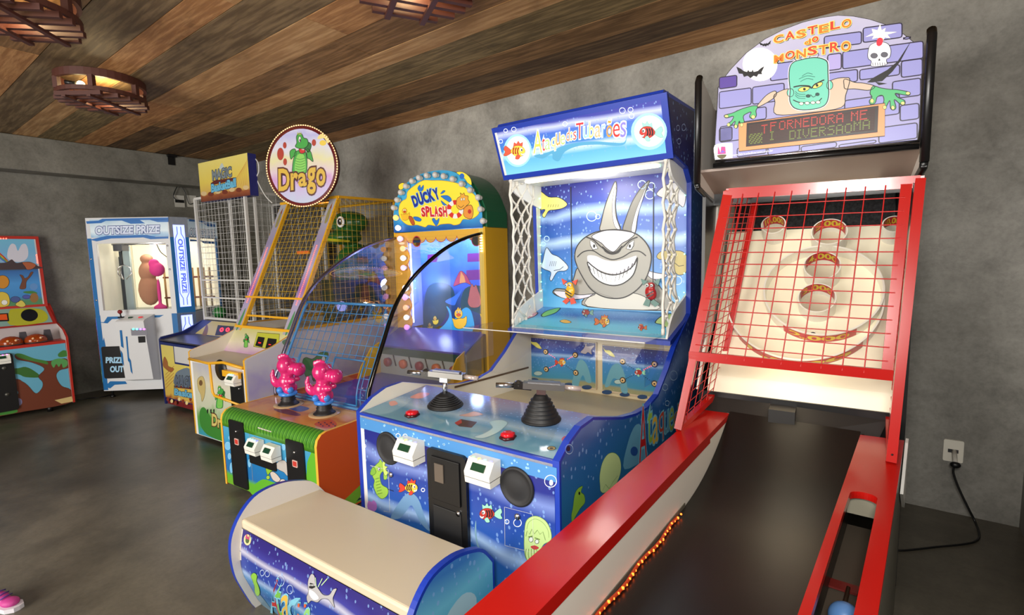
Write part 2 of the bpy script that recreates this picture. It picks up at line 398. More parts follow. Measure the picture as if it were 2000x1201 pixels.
SL = MB().prism(side, 'x', 0, t_, mat((232, 226, 210), 0.5), BLUE); SL.build('side_panel', root)
sp = MB().prism(side, 'x', W-t_, W, BLUE, BLUE)
PR = Plane(F, (W+0.0008, 0, 0), (0, 1, 0), (0, 0, 1))
sp.uv(PR, outline_in(side, 0.012), OCS, 0)
# lettering and creatures on the right side
PR.view(680, 600, 2.401)
G = lambda r, g, b, gl=0.0, ro=0.35: mat((r, g, b), ro, 0, gl)
sp.fill(PR, [(1295, 760), (1310, 640), (1345, 555), (1375, 560), (1390, 640), (1400, 700)], G(96, 158, 190), 1, True)
sp.fill(PR, ell(1340, 675, 17, 22), G(36, 80, 150), 2)
letters = [('A', 1362, 470, 740, 1400, G(190, 40, 44)), ('t', 1402, 480, 650, 1425, G(150, 196, 80)), ('a', 1425, 520, 648, 1452, G(232, 190, 70)), ('q', 1455, 505, 640, 1478, G(196, 80, 60)), ('u', 1480, 500, 600, 1502, G(110, 170, 190)), ('e', 1504, 480, 590, 1526, G(170, 190, 90)), ('d', 1526, 470, 560, 1548, G(206, 120, 70))]
for ch, xa, yt, yb, xb, m_ in letters:
    sp.text(PR, ch, (xa, yb), (xb, yb-22), (xa, yt), m_, 3, 0.0, G(120, 196, 222), 0.035)
sp.fill(PR, [(1180, 840), (1178, 790), (1190, 730), (1215, 690), (1245, 682), (1270, 705), (1278, 750), (1268, 800), (1240, 850), (1200, 870), (1183, 862)], G(186, 212, 148), 2, True, 2, G(90, 130, 60))
sp.line(PR, [(1190, 862), (1205, 830), (1222, 850), (1240, 818), (1262, 790)], 2, G(90, 130, 60), 3)
sp.fill(PR, [(1052, 940), (1060, 880), (1075, 850), (1098, 838), (1090, 865), (1105, 880), (1108, 915), (1085, 945), (1062, 985), (1048, 1010), (1045, 975)], G(128, 176, 60), 2, True, 2, G(40, 80, 20))
sp.fill(PR, ell(1082, 872, 4, 8), INK, 3)
for bx, by, br in ((1035, 665, 22), (1485, 375, 15), (1525, 320, 22), (1495, 450, 12)):
    sp.line(PR, ell(bx, by, br*.8, br), 3, G(170, 205, 235), 2, closed=True)
sp.fill(PR, ell(1030, 662, 9, 12), G(30, 30, 60), 3)
PR.view(940, 180, 2.502)
for bx, by, br in ((960, 175, 13), (988, 172, 16), (965, 240, 14)):
    sp.line(PR, ell(bx, by, br*.6, br), 3, G(170, 190, 235), 2, closed=True)
for by in (650, 935):
    sp.fill(PR, ell(1102, by, 26, 82), G(96, 50, 44), 2); sp.fill(PR, ell(1102, by, 14, 50), G(30, 40, 110), 2.5)
    for a in range(6):
        sp.fill(PR, ell(1102+20*math.cos(a*1.05), by+66*math.sin(a*1.05), 6, 14), G(190, 120, 60), 3)
sp.build('side_panel', root)
# header box with the lit title panel
hb = MB().prism([(1.2, 2.405), (2.12, 2.45), (2.12, 2.08), (1.30, 2.065), (1.17, 2.36)], 'x', t_, W-t_, BLUE)
hb.box(t_, W-t_, 1.31, 1.70, 2.055, 2.0655, WHITE); hb.build('header_box', root, 0.004)
PH = Plane(F, (0, 1.279, 2.072), (1, 0, 0), (0, 1.163-1.279, 2.366-2.072))
hz = (PH.V*0.0).length; HH = math.hypot(1.163-1.279, 2.366-2.072)
hm = MB(); q0 = PH.pt(0, 0); 
hm.slab([PH.pt(0.0, -.012), PH.pt(W, -.012), PH.pt(W, HH+.01), PH.pt(0.0, HH+.01)], -PH.N*0.03, BLUE)
hm.uv(PH, [(.035, .02), (W-.035, .02), (W-.035, HH-.02), (.035, HH-.02)], OCH, 1)
hm.uv(PH, [(.018, .02), (.035, .02), (.035, HH-.02), (.018, HH-.02)], WHITE, 1)
PH.view(940, 180, 2.502)
hm.fill(PH, ell(178, 285, 68, 80), G(150, 214, 232, .5), 2); hm.fill(PH, ell(180, 285, 58, 70), G(225, 240, 245, .5), 2.5)
hm.fill(PH, ell(820, 192, 88, 90), G(150, 214, 232, .5), 2); hm.fill(PH, ell(822, 190, 74, 76), G(232, 242, 246, .5), 2.5)
def fish(mb, pl, cx, cy, s, body, fin, face=1, lay=3, stripes=None, rot=0):
    """round cartoon fish with dorsal fin, tail, big eye and grin; face=+1 looks right"""
    c_, s_ = math.cos(math.radians(rot)), math.sin(math.radians(rot))
    def T(pts): return [(cx+(x*c_-y*s_)*s*face, cy+(x*s_+y*c_)*s) for x, y in pts]
    mb.fill(pl, T([(-38, -4), (-75, -34), (-86, -10), (-78, 4), (-88, 26), (-70, 30), (-40, 12)]), fin, lay, True, .05*s*30, INK)
    mb.fill(pl, T([(-28, -26), (-22, -56), (-6, -46), (4, -66), (16, -48), (34, -58), (30, -26)]), fin, lay, False, .05*s*30, INK)
    mb.fill(pl, T([(-42, 0), (-20, -30), (16, -34), (42, -18), (48, 4), (36, 26), (6, 36), (-24, 24)]), body, lay+1, True, .05*s*30, INK)
    mb.fill(pl, T([(0, 20), (-14, 46), (6, 50), (18, 30)]), fin, lay+2, True, .04*s*30, INK)
    if stripes:
        for x in (-26, -12, 2): mb.fill(pl, T([(x, -22), (x+8, -22), (x+2, 0), (x+6, 18), (x-3, 16), (x-5, -2)]), stripes, lay+2, True)
    mb.fill(pl, T(ell(24, -10, 10, 13, 14)), G(245, 245, 240), lay+2, False, .03*s*30, INK); mb.fill(pl, T(ell(27, -8, 4.5, 6, 10)), INK, lay+3)
    mb.fill(pl, T([(20, 12), (34, 16), (47, 8), (42, 22), (28, 26)]), G(250, 250, 246), lay+2, True, .03*s*30, INK)
YEL, ORG, RDF, MINT = G(240, 196, 60), G(206, 62, 40), G(176, 42, 36), G(150, 222, 190)
fish(hm, PH, 178, 288, .78, G(244, 202, 70, .4), G(214, 84, 60, .4), 1, 3, RDF)
fish(hm, PH, 815, 196, .85, G(186, 50, 40, .4), G(150, 226, 196, .4), -1, 3, INK)
cols = [(206, 62, 56), (170, 214, 130), (240, 214, 120), (240, 150, 60), (176, 206, 120), (232, 120, 70), (240, 200, 90), (190, 80, 70), (140, 210, 225), (206, 40, 52), (240, 170, 120), (150, 215, 225), (190, 214, 110), (160, 220, 160), (232, 150, 50), (196, 44, 40), (130, 120, 220)]
txt = [('A', 256, 300, 298, 192, 40), ('t', 298, 290, 312, 222, 0), ('a', 312, 284, 338, 232, 1), ('q', 342, 288, 364, 226, 2), ('u', 366, 262, 386, 204, 3), ('e', 388, 258, 410, 212, 4),
       ('d', 416, 240, 432, 180, 5), ('o', 434, 238, 448, 196, 6), ('s', 450, 234, 466, 194, 7), ('T', 464, 230, 500, 152, 9), ('u', 500, 226, 526, 172, 8), ('b', 528, 224, 550, 148, 12), ('a', 556, 222, 584, 166, 10), ('r', 590, 218, 606, 162, 11),
       ('õ', 612, 222, 642, 140, 14), ('e', 644, 222, 678, 156, 15), ('s', 680, 222, 708, 148, 16)]
hm.fill(PH, [(258, 310), (330, 292), (400, 262), (470, 246), (560, 240), (640, 246), (700, 244), (712, 196), (704, 250), (660, 262), (580, 256), (480, 262), (410, 290), (380, 336), (350, 326), (345, 300), (300, 324)], G(84, 160, 200, .3), 2.2, True)
for ch, x0, y0, x1, y1, ci in txt:
    c_ = cols[ci % len(cols)]
    hm.text(PH, ch, (x0, y0), (x1, y0-5), (x0, y1), mat(c_, .35, 0, .4), 4.4, 0.0, G(236, 244, 250, .4), 0.05)
for bx, by, br in ((120, 188, 9), (160, 182, 11), (96, 240, 9), (410, 155, 11), (690, 90, 14), (730, 86, 12), (735, 116, 12)):
    hm.line(PH, ell(bx, by, br), 3, G(220, 232, 250, .5), 3, closed=True)
hm.build('title_panel', root)
# back board with the shark
YBK = 1.70
bk = MB().box(t_, W-t_, YBK, YBK+.02, 1.15, 2.07, WHITE)
PB = Plane(F, (0, YBK-.001, 0), (1, 0, 0), (0, 0, 1)).view(940, 180, 2.502)
bk.uv(PB, [(t_, 1.15), (W-t_, 1.15), (W-t_, 2.065), (t_, 2.065)], OCB, 0)
gl = .12
SH, SHL, SHD = G(150, 148, 140, gl), G(206, 204, 216, gl), G(116, 114, 108, gl)
bk.fill(PB, [(285, 486), (330, 512), (380, 515), (420, 545), (400, 566), (360, 575), (330, 580), (310, 612), (298, 600), (312, 574), (285, 568)], G(226, 216, 120, gl), 1, True, 3)
for k in range(5): bk.line(PB, [(330+k*12, 548), (326+k*12, 562)], 2)
bk.fill(PB, [(860, 490), (890, 462), (930, 446), (975, 440), (1000, 470), (990, 560), (950, 536), (925, 556), (930, 524), (900, 520), (862, 505)], G(186, 184, 190, gl), 1, True, 3)
bk.fill(PB, [(318, 760), (345, 790), (380, 806), (424, 850), (412, 872), (372, 878), (345, 920), (335, 912), (340, 880), (310, 866), (288, 850), (300, 830)], G(196, 214, 240, gl), 1, True, 3)
for k in range(4): bk.line(PB, [(340+k*9, 826), (334+k*9, 850)], 2)
bk.line(PB, [(355, 872), (385, 866), (402, 852)], 3)
bk.fill(PB, [(858, 800), (880, 778), (930, 774), (985, 780), (1010, 820), (1000, 880), (960, 892), (930, 850), (900, 820), (868, 816)], G(176, 158, 84, gl), 1, True, 3)
bk.fill(PB, ell(940, 795, 20, 12), G(206, 196, 130, gl), 2)
bk.line(PB, [(940, 830), (965, 850), (990, 846)], 3)
# shark horn-like fins
bk.fill(PB, [(655, 436), (662, 470), (656, 540), (664, 620), (682, 672), (640, 678), (582, 676), (588, 630), (604, 560), (630, 490)], SH, 2, True, 5)
bk.fill(PB, [(652, 470), (640, 560), (648, 640), (664, 668), (678, 668), (656, 600), (654, 540), (660, 480)], SHL, 3, True, 2)
bk.fill(PB, [(822, 432), (806, 480), (782, 540), (764, 610), (752, 688), (722, 684), (692, 672), (706, 620), (736, 540), (780, 470)], SHD, 2, True, 5)
bk.fill(PB, [(812, 452), (790, 500), (760, 570), (740, 640), (735, 680), (752, 684), (764, 610), (784, 540)], SHL, 3, True, 2)
# body, pectoral fins and belly
bk.fill(PB, [(470, 860), (500, 900), (540, 930), (760, 930), (812, 880), (880, 960), (930, 1020), (948, 1066), (520, 1048), (505, 1000), (440, 1010), (380, 998), (350, 978), (370, 960), (430, 960), (452, 910)], SH, 2, True, 5)
bk.fill(PB, [(356, 972), (420, 975), (480, 990), (560, 985), (500, 1008), (430, 1012), (380, 998)], SHL, 3, True, 3)
bk.fill(PB, [(800, 870), (850, 882), (908, 892), (880, 912), (830, 910)], SHL, 3, True, 3)
bk.fill(PB, [(520, 1046), (560, 980), (640, 1004), (720, 980), (800, 1000), (860, 1062)], G(196, 194, 184, gl), 3, True, 3)
# head
bk.fill(PB, [(640, 672), (700, 676), (760, 694), (805, 735), (830, 790), (826, 850), (804, 912), (762, 965), (706, 1000), (650, 1008), (590, 996), (536, 962), (500, 910), (474, 860), (458, 810), (466, 760), (500, 716), (560, 684)], SH, 4, True, 6)
bk.fill(PB, [(640, 674), (700, 678), (750, 692), (720, 722), (688, 740), (660, 772), (640, 780), (610, 760), (586, 736), (540, 706), (590, 680)], SHL, 5, True, 4)
bk.fill(PB, [(520, 800), (560, 800), (600, 818), (650, 826), (704, 816), (752, 800), (760, 806), (752, 850), (700, 880), (640, 888), (580, 870), (530, 840)], SHL, 5, True)
bk.line(PB, [(470, 806), (500, 780), (545, 774), (590, 800), (640, 818), (690, 806), (735, 780), (775, 778), (806, 800)], 5, INK, 6, True)
bk.fill(PB, [(592, 752), (618, 772), (640, 782), (664, 774), (690, 748), (676, 782), (640, 794), (606, 780)], INK, 6, True)
for ex, f in ((549, 1), (731, -1)):
    bk.fill(PB, [(ex-16*f, 722), (ex+8*f, 738), (ex+22*f, 764), (ex-2*f, 770), (ex-14*f, 750)], G(246, 246, 244, .3), 6, False, 4); bk.fill(PB, ell(ex+4*f, 752, 6, 9), INK, 7)
    bk.line(PB, [(ex-34*f, 708), (ex, 722), (ex+34*f, 752), (ex+60*f, 772)], 6, INK, 8, True)
# grin with pointed teeth
bk.fill(PB, [(520, 830), (545, 850), (590, 880), (645, 893), (700, 880), (742, 850), (764, 808), (756, 860), (736, 902), (690, 936), (640, 944), (590, 930), (550, 900), (530, 866)], G(244, 244, 242, .3), 6, True, 6)
zz = []
for k in range(25):
    t = k/24; x = 528+232*t; mid = 855+66*math.sin(math.pi*t)-28*t; am = 6+16*math.sin(math.pi*t); zz.append((x, mid+(am if k % 2 else -am)))
bk.line(PB, zz, 4, INK, 7.5)
bk.line(PB, [(470, 850), (540, 960), (645, 1004)], 2, SHD, 6, True)
for bx, by, br in ((540, 606, 24), (570, 608, 11), (786, 452, 20), (832, 458, 16), (824, 500, 22), (320, 716, 12), (304, 742, 10), (960, 920, 20), (958, 1010, 12)):
    bk.line(PB, ell(bx, by, br), 4, G(176, 206, 240, .4), 2, closed=True)
bk.build('back_board', root)
for x, y0, y1 in ((435, 462, 925), (840, 448, 930)):
    a = F.at(940+x/2.502, 180+y0/2.502, y=YBK-.012); b_ = F.at(940+x/2.502, 180+y1/2.502, y=YBK-.012)
    MB().box(a.x-.003, a.x+.003, YBK-.006, YBK-.0025, b_.z, a.z, INK).build('track_slot', root)
def toy_fish(px, py, body, fin, face):
    c = F.at(px, py, y=YBK-.05); r = .038; R_ = lambda a: (a, 'Y')
    m1 = mat(body, .25); m2 = mat(fin, .3)
    o = blobby('fish_target', [(c, r, (1.0, .55, 1.25), (20*face, 'Y')), (c+Vector((0, 0, .045)), r*.75, (1, .6, .9), None)], m1, root, .005, 3)
    f_ = MB(); Y0 = c.y
    for pts in ([(-.02, .075), (-.065, .095), (-.05, .05)], [(.02, .075), (.065, .09), (.05, .05)], [(-.02, -.04), (-.06, -.07), (-.03, -.09), (0, -.06)], [(.0, -.05), (.01, -.09), (.05, -.08), (.03, -.04)]):
        f_.prism([(c.x+x*face, c.z+z) for x, z in pts], 'y', Y0-.006, Y0+.006, m2)
    for z in (0.0, -.02): f_.box(c.x-.028, c.x+.028, Y0-.026, Y0-.020, c.z+z-.004, c.z+z+.003, INK, Matrix.Rotation(.5*face, 3, 'Y'))
    for dx in (-.014, .014): f_.ball((c.x+dx, Y0-.026, c.z+.05), .011, WHITE, 10); f_.ball((c.x+dx, Y0-.036, c.z+.05), .005, INK, 8)
    f_.build('fins', o); return o
toy_fish(1113, 570, (240, 180, 40), (214, 70, 40), 1); toy_fish(1271, 572, (170, 34, 34), (20, 96, 84), -1)
# inside white cheeks, shelf and lamps
for xx in (t_, W-t_-.012):
    MB().prism(spline([(1.30, 2.06), (1.36, 1.98), (1.52, 1.93), (1.66, 1.90)], 4, False)+[(1.70, 1.90), (1.70, 2.06)], 'x', xx, xx+.012, WHITE).build('corner_bracket', root)
    MB().prism([(1.30, 1.06), (1.70, 1.165), (1.70, 1.30)]+spline([(1.62, 1.27), (1.42, 1.20), (1.33, 1.12)], 4, False), 'x', xx, xx+.012, WHITE).build('corner_bracket', root)
sh = MB(); fy, fz = 1.281, 1.053
sh.slab([(t_*.2, fy, fz), (W-t_*.2, fy, fz), (W-t_*.2, YBK, 1.165), (t_*.2, YBK, 1.165)], (0, 0, -.026), BLUE)
PS = Plane(F, (0, fy, fz), (1, 0, 0), (0, YBK-fy, 1.165-fz)).view(940, 180, 2.502)
LN = math.hypot(YBK-fy, 1.165-fz)
sh.uv(PS, [(.03, .022), (W-.03, .022), (W-.03, LN), (.03, LN)], WHITE, .5); sh.uv(PS, [(.036, .034), (W-.036, .034), (W-.036, LN), (.036, LN)], OCL, 1)
fish(sh, PS, 600, 1122, .55, YEL, G(214, 110, 50), 1, 2, RDF); fish(sh, PS, 512, 1078, .42, G(160, 60, 50), G(120, 170, 160), -1, 2)
fish(sh, PS, 782, 1152, .32, RDF, G(220, 120, 60), -1, 2)
sh.fill(PS, [(295, 1088), (320, 1070), (360, 1058), (386, 1056), (370, 1074), (350, 1084), (320, 1094), (300, 1098)], G(120, 186, 80), 2, True, 2)
sh.fill(PS, [(200, 1100), (240, 1082), (276, 1078), (262, 1094), (232, 1106), (214, 1112)], G(200, 150, 170), 2, True, 2)
sh.fill(PS, [(850, 1126), (880, 1096), (930, 1084), (960, 1100), (955, 1150), (930, 1140), (905, 1150), (880, 1136)], G(176, 206, 130), 2, True, 2)
sh.fill(PS, [(384, 1120), (404, 1112), (424, 1116), (440, 1126), (410, 1130)], G(226, 180, 60), 2, True, 1)
sh.build('sloping_shelf', root)
led = mat((120, 255, 170), .4, 0, 5.0)
for k in range(11):
    p = F.at(940+(302+k*57)/2.502, 180+(432-k*5.6)/2.502, y=1.42); MB().ball((p.x, 1.42, 2.05), .006, led, 8).build('green_lamp', root)
for k in range(12): MB().ball((t_+.016, YBK-.03, 1.22+k*.068), .005, led, 8).build('green_lamp', root)
for k in range(6): MB().ball((W-t_-.016, YBK-.03, 1.3+k*.12), .005, led, 8).build('green_lamp', root)
MB().box(.12, W-.12, 1.36, 1.40, 2.04, 2.054, mat((255, 240, 200), .4, 0, 3.0)).build('strip_lamp', root)
point_light('strip_lamp_light', F.l2w((W/2, 1.45, 2.0)), 5, (1, .96, .88), .12)
# knotted rope nets at both sides
rope = mat((232, 228, 218), .6)
def net(x, mir):
    b = MB(); nz, ny = 13, 4
    def P(i, j):
        t = j/nz; z = 1.12+(2.04-1.12)*t; wd = .30*(1-.38*math.sin(math.pi*t)); yc = 1.44
        return Vector((x+.006*math.sin(i*7+j*3)+.02*math.sin(math.pi*t)*mir, yc+(i/ny-.5)*wd+.006*math.sin(j*5+i), z+.007*math.sin(i*3+j*2)))
    for j in range(nz):
        for i in range(ny):
            if (i+j) % 2 == 0: a, c = P(i, j), P(i+1, j+1)
            else: a, c = P(i+1, j), P(i, j+1)
            b.tube([a, (a+c)/2+Vector((.006*mir, 0, -.004)), c], .0072, rope, 6)
            if (i+j) % 2 == 0: b.ball(c, .0135, rope, 8)
    for i in (0, ny): b.tube([P(i, j) for j in range(nz+1)], .0085, rope, 6)
    for i in range(ny+1):
        b.tube([P(i, nz), P(i, nz)+Vector((0, 0, .03))], .012, rope, 6); b.tube([P(i, 0), P(i, 0)+Vector((0, 0, -.035))], .011, rope, 6)
    b.build('rope_net', root)
net(.045, -1); net(W-.05, -1)
# lower play field: well, target panels
wm = mat((206, 192, 158), .5)
wl = MB(); wl.box(t_, W-t_, 1.56, 1.58, .5, 1.10, wm)
wl.slab([(t_, .45, .66), (W-t_, .45, .66), (W-t_, 1.56, .60), (t_, 1.56, .60)], (0, 0, -.02), wm); wl.box(t_, W-t_, .44, .455, .60, .83, wm); wl.build('target_well', root)
bl_, br_ = F.at(888, 758, x=t_+.002), F.at(1032, 719, x=t_+.002)
MB().slab([bl_, br_, br_+Vector((0, 0, .012)), bl_+Vector((0, 0, .012))], (.003, 0, 0), mat((96, 74, 52), .6)).build('wall_seam', root)
YT = 1.545
PT = Plane(F, (0, YT-.004, 0), (1, 0, 0), (0, 0, 1)).view(1000, 640, 6.06)
OCT = ocean('target_panel_print', .66, .97, dots=34, stops=[(0.0, (150, 150, 110)), (0.06, (60, 140, 170)), (0.3, (50, 130, 180)), (0.52, (60, 130, 190)), (0.58, (140, 176, 214)), (0.64, (40, 80, 160)), (0.8, (34, 46, 128)), (1.0, (26, 22, 80))])
red = mat((255, 60, 70), .4, 0, 2.5)
for corners, eyes, fx, fy_, fc in ((((196, 105), (996, 178), (996, 738), (196, 620)), [(402, 284), (752, 322), (408, 490), (758, 532)], 590, 410, 0), (((1064, 200), (1868, 270), (1868, 860), (1064, 762)), [(1312, 398), (1314, 620), (1690, 430), (1690, 660)], 1500, 530, 1)):
    q = PT.pxs(corners); x0 = (q[0][0]+q[3][0])/2; x1 = min((q[1][0]+q[2][0])/2, W-t_-.01); z1 = (q[0][1]+q[1][1])/2; z0 = (q[2][1]+q[3][1])/2
    tp = MB().box(x0, x1, YT-.004, YT+.012, z0, z1, mat((200, 180, 150), .5)); tp.uv(PT, [(x0+.004, z0+.012), (x1-.004, z0+.012), (x1-.004, z1-.004), (x0+.004, z1-.004)], OCT, 1)
    ox = 0 if fc == 0 else 868; oy = 0 if fc == 0 else 96
    tp.fill(PT, [(205+ox, 120+oy), (235+ox, 165+oy), (290+ox, 172+oy), (330+ox, 210+oy), (352+ox, 250+oy), (300+ox, 238+oy), (262+ox, 210+oy), (230+ox, 185+oy)], G(206, 200, 90), 2, True, 3)
    if fc == 0:
        tp.fill(PT, [(812, 290), (850, 245), (880, 180), (890, 220), (976, 212), (940, 260), (944, 316), (900, 290), (870, 310)], G(170, 160, 165), 2, True, 3)
        arch = [(710, 668), (760, 470), (800, 380), (850, 390), (900, 470), (940, 640), (880, 640), (840, 560), (800, 640), (780, 700)]; cr = (250, 540)
    else:
        arch = [(1100, 690), (1150, 520), (1200, 440), (1270, 430), (1330, 540), (1370, 760), (1300, 760), (1270, 640), (1200, 600), (1150, 690)]; cr = (1200, 640)
    tp.fill(PT, arch, G(100, 160, 176), 1.6, True); tp.fill(PT, ell(cr[0]+60, cr[1], 50, 26), G(170, 196, 190), 2, False, 3)
    for k in range(4): tp.fill(PT, ell(q[3][0]*0+corners[3][0]+60+k*210, corners[3][1]+28*k, 60, 26), G(40, 70, 110), 1.4)
    fish(tp, PT, fx, fy_, .95, YEL if fc == 0 else RDF, ORG if fc == 0 else MINT, 1 if fc == 0 else -1, 3, RDF)
    for e in eyes:
        u, v = PT.px(*e); 
        if u > W-.05: continue
        mx, my = (fx, fy_)
        for k in range(2, 7):
            t = k/9; p_ = PT.px(e[0]+(mx-e[0])*t, e[1]+(my-e[1])*t); on = (k < 6) if fc == 0 and e != (758, 532) else False
            tp.uv(PT, ell(p_[0], p_[1], .0032, n=8), red if on or (fc == 1 and e == (1690, 430)) else INK, 4)
        ey = MB(); ey.lathe([(.021, 0), (.021, .004), (.017, .006)], mat((70, 56, 40), .5), (u, YT-.005, v), 20, (0, -1, 0)); ey.lathe([(.016, .006), (.012, .008)], mat((230, 190, 130), .4), (u, YT-.005, v), 20, (0, -1, 0)); ey.lathe([(.006, .008), (.004, .009)], BLACK, (u, YT-.005, v), 14, (0, -1, 0))
        ey.build('target_eye', root)
    tp.build('target_panel', root)
# clear shield in front of the well
gm = glass('clear_acrylic', refl=.1)
a = F.at(905, 640, y=.98); zt = a.z; x0, x1 = a.x, F.at(1260, 668, y=.98).x
g_ = MB().box(x0, x1, .977, .981, .815, zt, gm); g_.box(x0, x0+.004, .981, 1.30, .85, zt, gm); g_.box(x1-.004, x1, .981, 1.30, .85, zt, gm); g_.box(x0, x1, .981, 1.30, zt-.004, zt, gm)
g_.box(x0, x1, .975, .983, zt-.002, zt+.003, mat((214, 210, 200), .3)); g_.build('clear_shield', root)
# control deck
dk = MB(); zd0, zd1 = .812, .845
dk.slab([(t_, 0.0, zd0), (W-t_, 0.0, zd0), (W-t_, .45, zd1), (t_, .45, zd1)], (0, 0, -.03), BLUE)
PD = Plane(F, (0, 0, zd0+.001), (1, 0, 0), (0, .45, zd1-zd0)).view(760, 680, 5.405)
dk.uv(PD, [(t_+.004, .012), (W-t_-.004, .012), (W-t_-.004, .45), (t_+.004, .45)], OCD, .5)
dk.fill(PD, [(690, 790), (760, 750), (930, 780), (870, 840), (740, 826)], G(56, 34, 44, 0, .1), 1); dk.fill(PD, [(690, 790), (760, 750), (770, 790), (720, 815)], G(150, 26, 40, 0, .1), 1.5)
PALE = G(170, 200, 206, 0, .1)
dk.fill(PD, [(1060, 780), (1180, 760), (1250, 790), (1200, 850), (1130, 900), (1000, 950), (900, 940), (1000, 900), (1090, 840)], PALE, 1, True, 3, G(120, 150, 160))
dk.fill(PD, [(740, 710), (830, 690), (900, 670), (990, 700), (900, 720), (820, 724)], G(196, 160, 150, 0, .1), 1, True, 2, G(120, 110, 120))
dk.fill(PD, [(220, 520), (330, 470), (430, 480), (340, 530)], G(200, 130, 120, 0, .1), 1, True)
dk.fill(PD, [(0, 570), (60, 556), (90, 590), (20, 610)], G(206, 140, 130, 0, .1), 1, True); dk.fill(PD, [(1820, 960), (1850, 930), (1900, 930), (1890, 970), (1840, 990)], G(190, 90, 84, 0, .1), 1, True)
dk.fill(PD, ell(1714, 1058, 44, 20), G(170, 150, 90), 1, False, 4); dk.fill(PD, ell(1714, 1058, 20, 10), G(60, 40, 40), 1.4)
dk.build('control_deck', root)
def button(px, py):
    c = F.at(px, py, z=.828); b = MB(); b.lathe([(.036, -.003), (.036, .006), (.032, .009)], mat((60, 8, 14), .3), (c.x, c.y, zd0+.033*c.y/.45+.002), 6)
    b.lathe([(.031, .008), (.029, .02), (.020, .024)], mat((190, 22, 34), .2, 0, .15), (c.x, c.y, zd0+.033*c.y/.45+.002), 6); b.build('red_button', root)
button(805, 808); button(992, 851)
def gun(px, py, tilt, stack, yaw_):
    c = F.at(px, py, z=.83); zb = zd0+.033*c.y/.45; rub = mat((22, 22, 23), .55)
    bt = MB(); pr = [(.088, 0), (.088, .008)]; n = 6; tops = .055 if not stack else .105
    for k in range(n):
        z0 = .008+(tops-.01)*k/n; r0 = .078-.046*k/n; pr += [(r0+.004, z0), (r0+.006, z0+.006), (r0-.004, z0+.011)]
    pr += [(.030, tops+.005), (.022, tops+.012)]; bt.lathe(pr, rub, (c.x, c.y, zb), 24); g0 = bt.build('rubber_boot', root)
    top_ = Vector((c.x+tilt, c.y, .965)); st = MB().tube([(c.x, c.y, zb+tops*.8), top_], .0125, CHROME, 12); st.build('chrome_post', root)
    R_ = Matrix.Rotation(math.radians(yaw_), 3, 'Z')@Matrix.Rotation(math.radians(-3), 3, 'X')
    def T(p): return top_+R_@Vector(p)
    b = MB(); ch = mat((128, 126, 122), .36, .9)
    def slab(x0, x1, y0, y1, z0, z1, m): 
        b.slab([T((x0, y0, z0)), T((x1, y0, z0)), T((x1, y1, z0)), T((x0, y1, z0))], R_@Vector((0, 0, z1-z0)), m)
    slab(-.02, .02, -.02, .02, -.012, .012, CHROME); slab(-.024, .024, -.08, .10, .010, .036, ch); slab(-.016, .016, -.06, .08, .036, .044, mat((120, 120, 124), .38, .9))
    slab(-.020, .020, -.12, -.08, .006, .032, mat((60, 58, 56), .3, .8)); b.build('gun_body', root)
    b = MB(); b.tube([T((0, .10, .023)), T((0, .17, .02))], .011, mat((196, 180, 172), .15, .3), 10); b.build('barrel', root)
    b = MB(); b.tube([T((0, -.08, .015)), T((-.03, -.11, .008)), T((-.06, -.05, -.004))], .014, mat((50, 49, 48), .35, .6), 10); b.tube([T((0, -.12, .018)), T((0, -.20, .014))], .012, CHROME, 10); b.ball(T((0, -.10, .022)), .021, mat((80, 78, 76), .3, .8), 12); b.build('grip', root)
gun(870, 793, .004, False, -72); gun(1057, 822, .004, True, -62)
# front of the cabinet
fr = MB().box(t_, W-t_, .0, .03, .04, .80, mat((225, 225, 222), .5))
PF = Plane(F, (0, -.001, 0), (1, 0, 0), (0, 0, 1)).view(680, 600, 2.401)
fr.uv(PF, [(.055, .04), (W-.02, .04), (W-.02, .735), (.055, .735)], OC, .5)
fr.uv(PF, [(t_, .735), (W-.01, .735), (W-.01, .79), (t_, .79)], G(74, 138, 200), .8)
for k in range(40): fr.uv(PF, ell(random.uniform(.05, W-.04), random.uniform(.742, .785), random.uniform(.002, .006), n=7), G(150, 196, 232), 1.2)
LG = G(146, 188, 70)
fr.fill(PF, [(115, 790), (122, 750), (145, 725), (150, 712), (162, 728), (178, 750), (184, 800), (168, 806), (165, 770), (150, 790), (158, 830), (186, 850), (185, 880), (160, 898), (136, 880), (120, 840), (124, 812)], LG, 1, True, 2, G(60, 100, 30))
fr.line(PF, [(186, 852), (214, 862)], 3, INK, 2); fr.fill(PF, ell(146, 758, 6, 8), G(245, 245, 240), 2, False, 2); fr.fill(PF, ell(147, 759, 2.5, 4), INK, 3)
for k in range(6): fr.line(PF, [(128+k*2, 806+k*14), (146+k*3, 800+k*14)], 2, G(60, 100, 30), 2)
fr.fill(PF, [(162, 728), (178, 722), (172, 742), (186, 748), (176, 760), (188, 775), (176, 790), (166, 770)], G(190, 214, 110), 1.8, True, 1.5, G(60, 100, 30)); fr.fill(PF, [(118, 748), (104, 778), (116, 788), (132, 772)], G(120, 170, 60), 1.8, True, 1.5, G(60, 100, 30))
fish(fr, PF, 296, 846, .66, YEL, G(206, 60, 46), 1, 3, INK)
fish(fr, PF, 656, 968, .78, G(178, 44, 40), G(150, 220, 190), -1, 3, INK)
fr.fill(PF, [(200, 985), (250, 900), (290, 870), (330, 900), (360, 985), (384, 1050), (340, 1010), (300, 930), (270, 960), (240, 990)], G(110, 150, 190), .9, True)
fr.fill(PF, [(826, 1130), (828, 1040), (840, 995), (880, 978), (925, 1000), (950, 1045), (952, 1092), (920, 1110), (900, 1140), (862, 1190), (836, 1180)], G(186, 214, 140), 1, True, 2, G(90, 120, 50))
